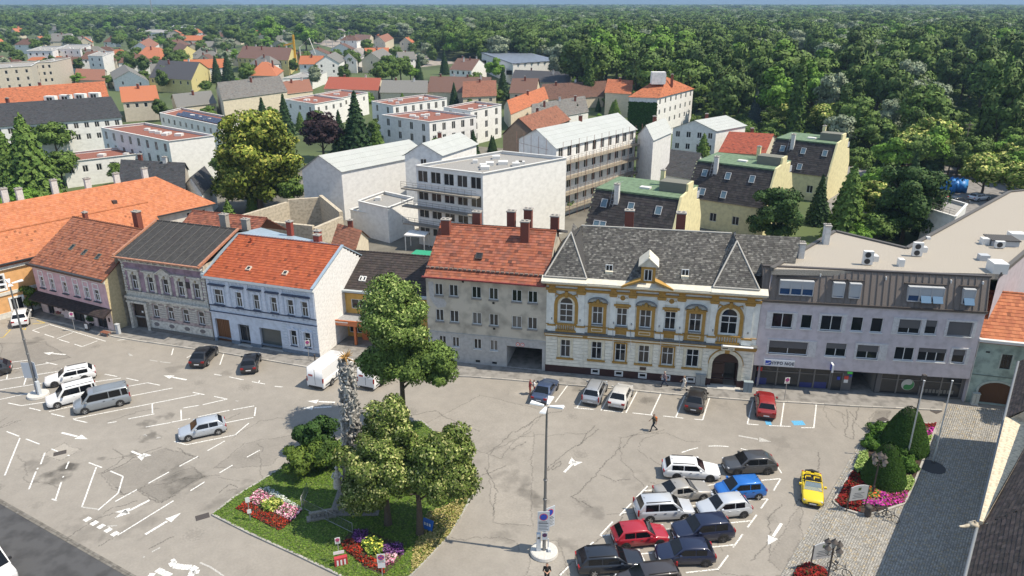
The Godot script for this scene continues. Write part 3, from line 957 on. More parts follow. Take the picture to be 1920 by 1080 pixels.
		s.box(-.4,-.25,.12,w+.4,-.1,.38)
		for q in 8:
			var bx:=-.1+(w+.2)*q/7.0
			s.lathe([[.04,-.85],[.08,-.7],[.045,-.5],[.07,-.25]],7,Color.WHITE,V(bx,0,.28))
		put("surround",s.mesh(),ochre,win).set_meta("kind","stuff")
		s=MB.new()
		arch_band(s,w*.5,w*.5+.03,sp,w*.5+.03,.16,.1,.22)
		put("arch_moulding",s.mesh(),pale,win)
		k+=1
	# pilasters
	for p in[[.28,.9],[3.2,3.95],[6.56,7.12],[8.47,9.1],[11.34,12.0],[13.3,13.95],[16.49,17.15],[19.85,20.6]]:
		var pl:=MB.new()
		pl.box(p[0],5.65,.0,p[1],9.22,.13)
		pl.box(p[0]- .1,4.95,.0,p[1]+.1,5.55,.2)
		var pi:=put("pilaster",pl.mesh(),wm,o)
		box_part("capital",pi,ochre,[[p[0]- 0.06,9.2,0.0,p[1]+0.06,9.33,0.2],[p[0]- 0.12,9.32,0.0,p[1]+0.12,9.52,0.28]])
		box_part("base_moulding",pi,ochre,[[p[0]- 0.13,5.55,0.0,p[1]+0.13,5.72,0.26]])
		box_part("frieze_block",pi,ochre,[[p[0],9.78,0.08,p[1],10.02,0.24]])
	# string course with its metal weathering, and the entablature
	box_part("string_course",o,ochre,[[-0.1,4.3,0.0,l+0.1,4.5,0.16],[-0.14,4.52,0.0,l+0.14,4.76,0.32],[-0.02,5.66,0.0,l+0.02,5.72,0.1]])
	var sm:=MB.new()
	sm.hexa([V(-.16,4.76,.38),V(l+.16,4.76,.38),V(l+.16,4.9,.0),V(-.16,4.9,.0),V(-.16,4.82,.38),V(l+.16,4.82,.38),V(l+.16,4.97,.0),V(-.16,4.97,.0)])
	put("weathering",sm.mesh(),mat("hall_ledge",Color(0.14,0.145,0.14),0.8,"blotch",1.5),o)
	box_part("frieze_panels",o,pale,[[-0.05,4.53,0.2,3.9,4.66,0.335],[4.4,4.53,0.2,16.4,4.66,0.335]])
	box_part("architrave",o,ochre,[[-0.06,9.53,0.0,l+0.06,9.76,0.22],[-0.06,10.04,0.0,l+0.06,10.2,0.24]])
	var mod:=MB.new()
	for q in 30:
		var x:=.1+q*(l - .5)/29.0
		mod.box(x,10.22,.2,x+.2,10.4,.62)
	put("modillions",mod.mesh(),ochre,o).set_meta("kind","stuff")
	box_part("cornice",o,pale,[[-0.35,10.4,0.0,l+0.35,10.52,0.78],[-0.45,10.52,-0.1,l+0.45,10.62,0.95]])
	var gt:=MB.new()
	for s in[[-.45,4.2,.12],[4.2,16.3,.0],[16.3,l+.45,.12]]:
		gt.hexa([V(s[0],10.62,.92+s[2]),V(s[1],10.62,.92+s[2]),V(s[1],10.62,.2),V(s[0],10.62,.2),V(s[0],10.75,.92+s[2]),V(s[1],10.75,.92+s[2]),V(s[1],11.12,.2),V(s[0],11.12,.2)])
	put("gutter_slabs",gt.mesh(),mat("cornice_stone",Color(0.62,0.59,0.5),0.8,"plaster",2.5),o)
	# slate roof: main slope, two steep hips over the corner bays
	var slate:=mat("slate_lichen",Color(1,1,1),0.75,"lichen",1.6,true)
	var tones:=[Color(.11,.108,.1),Color(.14,.137,.127),Color(.085,.083,.08),Color(.19,.185,.17),Color(.1,.098,.094),Color(.26,.255,.235)]
	var rng:=rng_(9)
	var rb:=MB.new()
	var rw:=MB.new()
	var planes:=[
		[V(1.5,11.1,.25),V(19.5,11.1,.25),V(18.3,15.0,-5.0),V(2.9,15.0,-5.0)],
		[V(-.2,11.05,.5),V(4.1,11.05,.5),V(2.0,14.75,-3.2),V(2.0,14.75,-3.2)],
		[V(16.45,11.05,.5),V(20.85,11.05,.5),V(18.65,14.75,-3.2),V(18.65,14.75,-3.2)],
		[V(-.2,11.05,-10.5),V(-.2,11.05,.5),V(2.0,14.75,-3.2),V(2.9,15.0,-5.0)],
		[V(20.85,11.05,.5),V(20.85,11.05,-10.5),V(18.3,15.0,-5.0),V(18.65,14.75,-3.2)],
		[V(19.5,11.1,-11.2),V(1.5,11.1,-11.2),V(2.9,15.0,-5.0),V(18.3,15.0,-5.0)],
		[V(4.1,11.05,.5),V(4.1,12.0,-2.5),V(2.9,14.95,-5.0),V(2.0,14.75,-3.2)],
		[V(16.45,12.0,-2.5),V(16.45,11.05,.5),V(18.65,14.75,-3.2),V(18.3,14.95,-5.0)],
		[V(20.0,11.9,-1.2),V(24.0,11.9,-1.2),V(25.0,15.0,-5.0),V(18.3,15.0,-5.0)],
	]
	for p in planes:
		rb.quad(p[0],p[1],p[2],p[3],Color(.08,.08,.08))
		tiles(rw,p[0],p[1],p[2],p[3],.24,.22,tones,rng,.025,.35)
	var roof:=put("roof",rb.mesh(),slate,o)
	var st:=put("slates",rw.mesh(),slate,roof)
	st.set_meta("kind","stuff")
	var hipm:=MB.new()
	for e in[[planes[1][0],planes[1][2]],[planes[1][1],planes[1][2]],[planes[2][0],planes[2][2]],[planes[2][1],planes[2][2]],[planes[0][3],planes[0][2]],[planes[1][0],planes[1][1]],[planes[2][0],planes[2][1]]]:
		hipm.tube([e[0]+V(0,.05,0),e[1]+V(0,.05,0)],[.09,.09],6)
	put("hip_ridges",hipm.mesh(),mat("mortar_grey",Color(0.42,0.41,0.38),0.9,"grain",1.0),roof).set_meta("kind","stuff")
	for q in[7.8,13.2]:
		chimney(roof,q,-7.2,13.0,16.3,0.95,0.7,mat("chimney_brick",Color(0.24,0.075,0.05),0.9,"speck",0.5),2)
	# dormer above the cornice gable
	var dm:=MB.new()
	dm.slab(PackedVector2Array([Vector2(9.45,10.9),Vector2(10.85,10.9),Vector2(10.85,12.75),Vector2(9.45,12.75)]),-1.9,.28)
	var dorm:=put("dormer",dm.mesh(),pale,roof)
	box_part("dormer_trim",dorm,ochre,[[9.45,10.95,0.28,9.72,12.7,0.4],[10.58,10.95,0.28,10.85,12.7,0.4],[9.72,12.46,0.28,10.58,12.72,0.4],[9.72,10.95,0.28,10.58,11.2,0.42]])
	var dw:=window(dorm,[9.76,11.24,10.54,12.44],-0.3,"2",white,glaze(0))
	dw.name="dormer_window"
	var dg:=MB.new()
	dg.slab(PackedVector2Array([Vector2(9.2,12.75),Vector2(11.1,12.75),Vector2(10.15,13.55)]),.1,.5)
	for s in[[V(9.15,12.72,0),V(10.15,13.6,0)],[V(10.15,13.6,0),V(11.15,12.72,0)]]:
		dg.hexa([s[0]+V(0,0,.62),s[1]+V(0,0,.62),s[1]+V(0,0,-2.2),s[0]+V(0,0,-2.2),s[0]+V(0,.1,.62),s[1]+V(0,.1,.62),s[1]+V(0,.1,-2.2),s[0]+V(0,.1,-2.2)])
	put("dormer_roof",dg.mesh(),mat("cornice_stone",Color(0.62,0.59,0.5),0.8),dorm)
	var fin:=MB.new()
	fin.lathe([[.12,0],[.16,.1],[.05,.2],[.1,.32],[.0,.5]],8,Color.WHITE,V(10.15,13.6,.4))
	put("finial",fin.mesh(),pale,dorm)
	var pg:=MB.new()
	for s in[[V(7.6,10.55,0),V(9.45,11.3,0)],[V(10.85,11.3,0),V(12.7,10.55,0)]]:
		pg.hexa([s[0]+V(0,0,1.0),s[1]+V(0,0,1.0),s[1]+V(0,0,.1),s[0]+V(0,0,.1),s[0]+V(0,.2,1.0),s[1]+V(0,.2,1.0),s[1]+V(0,.2,.1),s[0]+V(0,.2,.1)])
	put("cornice_gable",pg.mesh(),ochre,o).set_meta("kind","stuff")
	for x in[6.25,13.75]:
		box_part("roof_hatch",roof,pale,[[x - 0.38,11.15,-1.1,x+0.38,11.75,-0.25]])
		var hw:=window(roof,[x - 0.36,11.72,x+0.36,12.4],0.5,"2",white,glaze(0))
		hw.name="hatch_window"
	# doorway: arched ring, two dark leaves, one of them open
	var dr:=MB.new()
	arch_band(dr,18.515,1.32,2.62,1.32,.36,.0,.2)
	dr.box(16.85,.95,.0,17.2,2.62,.2)
	dr.box(19.83,.95,.0,20.18,2.62,.2)
	var ring:=put("door_surround",dr.mesh(),pale,o)
	dr=MB.new()
	arch_band(dr,18.515,1.62,2.62,1.62,.14,.0,.16)
	dr.box(18.3,3.95,.0,18.75,4.5,.3)
	put("door_arch_trim",dr.mesh(),ochre,ring)
	var wood:=mat("door_wood_dark",Color(0.045,0.02,0.016),0.55,"grain",0.6)
	var inside:=mat("hall_interior",Color(0.25,0.23,0.2),0.95)
	box_part("doorway",o,inside,[[17.1,0.0,-3.2,19.9,4.1,-3.0],[17.0,0.0,-3.0,17.2,4.1,-0.5],[19.83,0.0,-3.0,20.0,4.1,-0.5],[17.1,3.95,-3.0,19.9,4.1,-0.5],[17.1,-0.02,-3.0,19.9,0.12,0.0]])
	var dl:=box_part("door_leaf",o,wood,[[17.24,0.14,-0.5,18.5,2.62,-0.4],[17.36,0.4,-0.4,18.38,1.3,-0.36],[17.36,1.5,-0.4,18.38,2.45,-0.36]])
	box_part("handle",dl,zinc,[[18.36,1.1,-0.37,18.42,1.3,-0.3]])
	box_part("door_leaf",o,wood,[[19.7,0.14,-1.7,19.8,2.62,-0.45]])
	var fan:=MB.new()
	var fp:=PackedVector2Array()
	for q in 13:
		fp.append(Vector2(18.515+cos(PI*q/12)*1.3,2.66+sin(PI*q/12)*1.27))
	fan.slab(fp,-.5,-.42)
	put("fanlight",fan.mesh(),wood,o)
	box_part("step",o,mat("step_stone",Color(0.5,0.49,0.46),0.8,"grain",1.0),[[16.9,0.0,-0.3,20.2,0.14,0.75]])
	box_part("door_canopy",o,white,[[17.85,4.84,0.3,20.95,4.9,0.62]])
	var name_board:=box_part("name_board",o,pale,[[17.9,4.36,0.3,19.2,4.7,0.36]])
	box_part("dark_print",name_board,mat("ink",Color(0.02,0.02,0.02),0.6),[[18.0,4.5,0.36,18.55,4.6,0.365]])
	box_part("grey_print",name_board,mat("letter_grey",Color(0.16,0.16,0.15),0.6),[[18.65,4.5,0.36,19.05,4.56,0.365]])
	box_part("plaque",o,mat("bronze_plaque",Color(0.06,0.04,0.03),0.5),[[9.95,1.2,0.0,10.6,1.55,0.12]])
	for x in[.6,3.55,7.0,8.8,11.6,13.65,16.9,20.3]:
		box_part("wall_lamp",o,zinc,[[x - 0.05,6.25,0.13,x+0.05,6.45,0.24]])
	for x in[6.95,8.75,11.75,13.6]:
		var fm:=MB.new()
		fm.tube([V(x,5.75,.15),V(x+.12,4.9,1.05),V(x+.16,3.95,1.5)],[.03,.03,.025],6)
		put("flag_holder",fm.mesh(),zinc,o)
func bank(at:Vector3,turn:float,l:float,white:Material)->void:
	var o:=thing("bank_building","lilac bank building with brown metal mansard, gravel roof and glass shopfront","building",at,turn)
	var lilac:=mat("bank_lilac",Color(0.58,0.54,0.575),0.9,"plaster",5.0)
	var brown:=mat("mansard_metal",Color(0.2,0.17,0.15),0.6,"grain",3.0)
	var dark:=mat("shop_grey",Color(0.11,0.11,0.115),0.6)
	var grey:=mat("blind_grey",Color(0.115,0.115,0.12),0.8)
	var silver:=mat("shutter_silver",Color(0.42,0.44,0.46),0.5)
	# windows: hole, surround, style, blind share
	var ws:=[
		[[1.21,6.9,3.19,8.47],[0.65,6.75,3.56,8.6],"2",0.0],[[3.96,6.95,5.02,8.45],[],"1",0.0],[[5.82,6.9,7.83,8.5],[5.59,6.78,8.2,8.68],"2",0.0],
		[[8.68,6.98,9.78,8.5],[],"1",0.0],[[10.48,6.98,11.6,8.52],[],"1",0.0],[[13.01,7.05,15.03,8.55],[12.44,6.95,15.42,8.72],"2",0.62],
		[[15.36,7.1,16.5,8.58],[],"1",0.45],[[17.46,7.1,19.65,8.6],[17.21,6.98,19.97,8.78],"1",0.97],
		[[1.24,4.05,5.02,5.5],[1.05,3.93,5.77,5.66],"2",0.55],[[6.69,4.12,8.67,5.58],[],"2",0.42],[[9.64,4.1,11.67,5.6],[9.42,4.02,12.43,5.8],"2",0.5],
		[[13.15,4.18,14.95,5.6],[],"2",0.0],[[15.3,4.22,17.9,5.65],[],"3",0.32],[[18.42,4.25,19.62,5.72],[18.2,4.15,19.95,5.88],"1",0.45],
	]
	var holes:=[]
	for w in ws:
		holes.append(w[0])
	var mb:=MB.new()
	wall(mb,0,2.62,l,9.65,holes,.2)
	shell(mb,l,12.0,9.65,.0)
	put("wall",mb.mesh(),lilac,o)
	box_part("soffit",o,dark,[[0.0,2.58,-0.9,l,2.66,-0.01]])
	for w in ws:
		var r:Array=w[0]
		var ww:float=r[2]- r[0]
		var hh:float=r[3]- r[1]
		var win:=window(o,r,.12,w[2],white,glaze(0))
		if w[1].size():
			var s:Array=w[1]
			var x0:float=s[0]- r[0]
			var y0:float=s[1]- r[1]
			var x1:float=s[2]- r[0]
			var y1:float=s[3]- r[1]
			box_part("surround",win,mat("surround_white",Color(0.62,0.62,0.63),0.8,"plaster",2.0),[[x0,y0,0.12,0.0,y1,0.2],[ww,y0,0.12,x1,y1,0.2],[0,y0,0.12,ww,0.0,0.2],[0,hh,0.12,ww,y1,0.2]])
		box_part("sill",win,white,[[-0.04,-0.07,0.08,ww+0.04,0.0,0.26]])
		if w[3]>.0:
			box_part("blind",win,grey,[[0.06,hh*(1.0 - w[3]),0.02,ww - 0.06,hh,0.05]])
	# ground floor set back behind the overhang
	var gz:=-.55
	box_part("back_wall",o,dark,[[0.0,0.0,gz - 0.4,9.85,2.62,gz - 0.2],[12.2,0.0,gz - 0.4,l,2.62,gz - 0.2]])
	var frame:=mat("shop_frame",Color(0.16,0.165,0.17),0.45,"",1.0,false,0.4)
	var shopglass:=glass("shop_glass",Color(0.035,0.038,0.04),0.04)
	for s in[[.35,2.55],[2.55,4.75],[4.75,6.2],[6.2,7.75],[12.6,14.2],[14.2,16.4],[16.4,18.3],[18.3,20.2]]:
		var f:=box_part("shop_window",o,frame,[[s[0],0.1,gz - 0.1,s[0]+0.07,2.6,gz+0.02],[s[1]- 0.07,0.1,gz - 0.1,s[1],2.6,gz+0.02],[s[0]+0.07,0.1,gz - 0.1,s[1]- 0.07,0.2,gz+0.02],[s[0]+0.07,2.5,gz - 0.1,s[1]- 0.07,2.6,gz+0.02],[s[0]+0.07,1.75,gz - 0.08,s[1]- 0.07,1.82,gz]])
		box_part("pane",f,shopglass,[[s[0]+0.05,0.15,gz - 0.07,s[1]- 0.05,2.55,gz - 0.05]])
	var film:=mat("shop_film_blue",Color(0.03,0.045,0.2),0.5,"worn",0.5)
	for s in[[.5,.2,1.6,.95],[6.3,.2,7.5,.9],[4.9,.2,6.1,.75]]:
		box_part("window_film",o,film,[[s[0],s[1],gz - 0.045,s[2],s[3],gz - 0.03]])
	box_part("wall_panel",o,dark,[[7.75,0.05,gz - 0.2,9.85,2.62,gz],[0.0,0.05,gz - 0.2,0.35,2.62,gz],[12.2,0.05,gz - 0.2,12.6,2.62,gz],[20.2,0.05,gz - 0.2,l,2.62,gz]])
	box_part("red_panel",o,mat("shop_red",Color(0.5,0.05,0.04),0.6),[[0.55,1.75,gz+0.03,1.05,2.2,gz+0.05]])
	var dd:=box_part("door",o,frame,[[7.85,0.1,gz,7.93,2.2,gz+0.06],[8.9,0.1,gz,8.98,2.2,gz+0.06],[7.93,2.1,gz,8.9,2.2,gz+0.06]])
	box_part("pane",dd,shopglass,[[7.93,0.12,gz+0.01,8.9,2.1,gz+0.03]])
	var atm:=box_part("cash_point_sign",o,mat("sign_red",Color(0.62,0.07,0.05),0.5),[[9.1,1.45,gz,9.5,1.8,gz+0.06]])
	box_part("notice",atm,white,[[9.1,1.05,gz,9.5,1.4,gz+0.05]])
	box_part("blue_notice",o,mat("sign_blue",Color(0.02,0.06,0.4),0.5),[[8.4,1.35,gz+0.06,8.7,1.7,gz+0.09],[9.55,1.75,gz,9.8,1.98,gz+0.04]])
	box_part("green_sign",o,mat("sign_green",Color(0.1,0.75,0.12),0.5),[[9.3,2.1,gz,9.78,2.42,gz+0.12]])  # plain sign panel, bright green is its own colour
	# passage through the building
	box_part("passage",o,mat("passage_plaster",Color(0.28,0.27,0.25),0.95),[[9.7,0.0,-11.9,9.85,2.62,-0.6],[12.2,0.0,-11.9,12.35,2.62,-0.6],[9.7,2.6,-11.9,12.35,2.75,-0.6],[9.7,0.0,-12.0,12.35,2.62,-11.9]])
	# round emblem and faint lettering on the right-hand shopfront
	var em:=MB.new()
	em.xf=Transform3D(Basis(Vector3.RIGHT,PI*.5),V(15.2,1.3,gz+.03))
	em.lathe([[.0,.02],[.62,.02]],24)
	var disc:=put("round_emblem",em.mesh(),mat("emblem_pale",Color(0.45,0.47,0.45),0.6),o)
	var half:=PackedVector2Array()
	for q in 13:
		var a:=-PI*.62+PI*q/12
		half.append(Vector2(15.2,1.3)+Vector2(cos(a),sin(a))*.58)
	var e1:=Vector2.from_angle(-PI*.62)
	for q in range(1,8):
		half.append(Vector2(15.2,1.3)- e1*.29+(-e1).rotated(-PI*q/7.0)*.29)
	for q in range(1,7):
		half.append(Vector2(15.2,1.3)+e1*.29+(-e1).rotated(PI*q/7.0)*.29)
	var gm:=MB.new()
	gm.slab(half,gz+.052,gz+.06)
	put("emblem_half",gm.mesh(),mat("emblem_green",Color(0.03,0.2,0.06),0.6),disc)
	for q in 9:
		box_part("faint_letter",o,mat("letter_grey",Color(0.16,0.16,0.15),0.6),[[16.6+q*0.34,0.55,gz+0.02,16.84+q*0.34,0.95,gz+0.03]])
	# bank sign
	var sg:=box_part("bank_sign",o,mat("sign_white",Color(0.7,0.73,0.75),0.4),[[0.95,2.72,0.01,3.94,3.42,0.16]])
	box_part("logo",sg,mat("sign_blue",Color(0.02,0.06,0.4),0.5),[[1.1,2.84,0.16,1.62,3.3,0.18]])
	var wave:=MB.new()
	wave.slab(PackedVector2Array([Vector2(1.12,2.98),Vector2(1.32,3.0),Vector2(1.6,3.16),Vector2(1.6,3.1),Vector2(1.34,2.93),Vector2(1.12,2.92)]),.18,.19)
	put("logo_wave",wave.mesh(),mat("sign_white",Color(0.7,0.73,0.75),0.4),sg)
	text_part("lettering",sg,"HYPO NOE",0.47,mat("ink_blue",Color(0.015,0.02,0.05),0.6),V(2.75,3.07,0.17))
	box_part("projecting_sign",o,mat("sign_blue",Color(0.02,0.06,0.4),0.5),[[7.4,2.75,0.02,7.5,3.5,0.75]])
	box_part("projecting_sign_edge",o,mat("sign_white",Color(0.7,0.73,0.75),0.4),[[7.36,2.72,0.75,7.54,3.53,0.8],[7.36,3.5,0.02,7.54,3.55,0.75]])
	# mansard of standing-seam metal
	var mz:=.75
	var mh:=12.95
	var rm:=MB.new()
	rm.quad(V(-.1,9.72,.12),V(l+.05,9.72,.12),V(l+.05,mh,-mz),V(-.1,mh,-mz))
	rm.quad(V(-.1,9.72,-12),V(-.1,9.72,.12),V(-.1,mh,-mz),V(-.1,mh,-12))
	rm.quad(V(l+.05,9.72,.12),V(l+.05,9.72,-12),V(l+.05,mh,-12),V(l+.05,mh,-mz))
	rm.box(-.15,9.6,-.2,l+.1,9.72,.22)
	var roof:=put("mansard",rm.mesh(),brown,o)
	var seam:=MB.new()
	var x:=.1
	while x<l:
		seam.hexa([V(x,9.72,.1),V(x+.035,9.72,.1),V(x+.035,mh,-mz - .02),V(x,mh,-mz - .02),V(x,9.74,.19),V(x+.035,9.74,.19),V(x+.035,mh,-mz+.07),V(x,mh,-mz+.07)])
		x+=.58
	put("standing_seams",seam.mesh(),brown,roof).set_meta("kind","stuff")
	box_part("roof_edge",roof,mat("edge_metal",Color(0.07,0.06,0.055),0.5),[[-0.15,mh - 0.02,-mz - 0.3,l+0.1,mh+0.14,-mz+0.08],[-0.12,9.74,0.15,l+0.08,9.86,0.3]])
	box_part("eave_line",o,mat("eave_pale",Color(0.55,0.55,0.56),0.6),[[0.0,9.48,0.0,l,9.58,0.1]])
	var blueg:=glass("glass_sky",Color(0.03,0.07,0.16),0.04)
	for s in[[1.49,3,.55],[6.45,1,.95],[7.95,1,.95],[13.25,3,.6],[18.13,1,.6]]:
		for q in s[1]:
			var w:float=1.05
			var sx:float=s[0]+q*1.06
			var y0:=10.45
			var y1:=11.95
			var zf:=.16
			var rw:=box_part("roof_window",roof,silver,[[sx,y0,-0.35,sx+0.06,y1,zf],[sx+w - 0.06,y0,-0.35,sx+w,y1,zf],[sx+0.06,y0,-0.35,sx+w - 0.06,y0+0.08,zf],[sx+0.06,y1 - 0.1,-0.35,sx+w - 0.06,y1,zf]])
			box_part("pane",rw,blueg,[[sx+0.06,y0+0.08,0.0,sx+w - 0.06,y1 - 0.1,0.05]])
			box_part("shutter",rw,silver,[[sx+0.06,y1 - 0.1 -(y1 - y0 - 0.2)*s[2],0.06,sx+w - 0.06,y1 - 0.1,0.11]])
			if(s[0]>13.0)and not(s[0]<14.0 and q==0):
				var fl:=MB.new()
				fl.hexa([V(sx+.08,y0+.05,.55),V(sx+w - .08,y0+.05,.55),V(sx+w - .08,y0+.6,.12),V(sx+.08,y0+.6,.12),V(sx+.08,y0+.1,.58),V(sx+w - .08,y0+.1,.58),V(sx+w - .08,y0+.65,.15),V(sx+.08,y0+.65,.15)])
				put("open_casement",fl.mesh(),glass("glass_reflect",Color(0.12,0.2,0.3),0.03),rw)
		box_part("snow_guard",roof,mat("edge_metal",Color(0.07,0.06,0.055),0.5),[[s[0]- 0.3,12.05,-0.5,s[0]+s[1]*1.06+0.3,12.15,-0.3]])
	for x2 in[.9,5.2,11.2,17.0,19.8]:
		box_part("roof_hook",roof,white,[[x2,12.3,-0.62,x2+0.08,12.6,-0.4]])
	# gravel roof: front part and the long rear wing
	var gravel:=mat("roof_gravel",Color(0.44,0.4,0.34),0.95,"speck",7.0)
	var kerbm:=mat("roof_edge_dark",Color(0.09,0.085,0.08),0.7)
	var g:=MB.new()
	var inv:=Transform3D(Basis(Vector3.UP,turn),at).affine_inverse()
	var pts:=[V(25.14,13,-67.65),V(46.35,13,-66.29),V(59.24,13,-78.99),V(75.42,13,-101.43),V(67.76,13,-98.93),V(41.36,13,-74),V(36.4,13,-80.23)]
	var pl:=PackedVector2Array()
	for p in pts:
		var q:Vector3=inv*p
		pl.append(Vector2(q.x,q.z))
	g.prism(pl,12.4,mh+.02)
	put("gravel_roof",g.mesh(),gravel,o)
	g=MB.new()
	for q in pl.size():
		if q==0:
			continue
		var a:=pl[q]
		var b:=pl[(q+1)% pl.size()]
		g.bar(V(a.x,mh+.02,a.y),V(b.x,mh+.02,b.y),.4,.36)
	put("parapet",g.mesh(),kerbm,o)
	g=MB.new()
	for q in range(1,pl.size()):
		var a:=pl[q]
		var b:=pl[(q+1)% pl.size()]
		g.quad(V(b.x,0,b.y),V(a.x,0,a.y),V(a.x,mh - .1,a.y),V(b.x,mh - .1,b.y))
	put("rear_wall",g.mesh(),mat("wing_plaster",Color(0.4,0.38,0.42),0.9,"plaster",5.0),o)
	# right-hand firewall, cream, rising above the neighbour
	g=MB.new()
	g.quad(V(l+.08,5.0,.0),V(l+.08,5.0,-14.0),V(l+.08,mh - .1,-14.0),V(l+.08,mh - .1,-mz))
	put("firewall",g.mesh(),mat("firewall_cream",Color(0.6,0.53,0.47),0.9,"plaster",6.0),o)
	# chimneys and plant on the roof
	var cw:=mat("chimney_white",Color(0.6,0.6,0.58),0.85,"plaster",2.0)
	var spots:=[V(29.17,13,-71.21),V(33.54,13,-75.85)]
	var tops:=[1.5,2.0]
	for q in 2:
		var p:Vector3=inv*spots[q]
		chimney(o,p.x,p.z,12.4,mh+tops[q],.55,1.0,cw,3)
	var ac:=mat("plant_white",Color(0.66,0.66,0.64),0.5)
	var fanm:=mat("fan_dark",Color(0.03,0.03,0.03),0.6)
	var plant:=[[V(34.89,13,-68.91),.9,1.35,.45,2],[V(41.11,13,-71.55),.9,1.4,.45,2],[V(51.14,13,-74.19),.9,.7,.4,1]]
	for e in plant:
		var p:Vector3=inv*(e[0]as Vector3)
		var u:=box_part("air_conditioner",o,ac,[[p.x - e[1]*0.5,mh+0.1,p.z - e[3]*0.5,p.x+e[1]*0.5,mh+0.1+e[2],p.z+e[3]*0.5]])
		for q in e[4]:
			var fm:=MB.new()
			fm.xf=Transform3D(Basis(Vector3.RIGHT,PI*.5),V(p.x - .08,mh+.45+q*.66,p.z+e[3]*.5))
			fm.lathe([[.28,.0],[.28,.03],[.24,.02],[.0,.02]],12)
			put("fan",fm.mesh(),fanm,u)
	for e in[[V(36.27,13,-70.21),.45,.6,.9],[V(38.04,13,-68.59),.5,.75,.7],[V(42.59,13,-72.93),.45,.6,.6],[V(47.2,13,-70.37),.9,.6,.8],[V(46.5,13,-67.04),1.3,1.0,1.6],[V(50.45,13,-75.67),.7,.7,.8],[V(55.09,13,-77.59),1.5,.7,1.2],[V(45.37,13,-77.39),.4,.3,.4]]:
		var p:Vector3=inv*(e[0]as Vector3)
		box_part("roof_box",o,ac if e[1]!=0.9 else silver,[[p.x - e[1]*0.5,mh,p.z - e[3]*0.5,p.x+e[1]*0.5,mh+e[2],p.z+e[3]*0.5]])
	var hp:Vector3=inv*V(52.28,13,-75.67)
	var hs:=MB.new()
	hs.box(hp.x - 1.3,mh,hp.z - 1.0,hp.x+1.3,mh+.6,hp.z+1.0)
	var hatch:=put("roof_hatch",hs.mesh(),silver,o)
	hs=MB.new()
	for q in 12:
		hs.box(hp.x - 1.45+q*.24,mh+.62,hp.z - 1.15,hp.x - 1.28+q*.24,mh+.74,hp.z+1.15)
	put("hatch_louvre",hs.mesh(),kerbm,hatch)
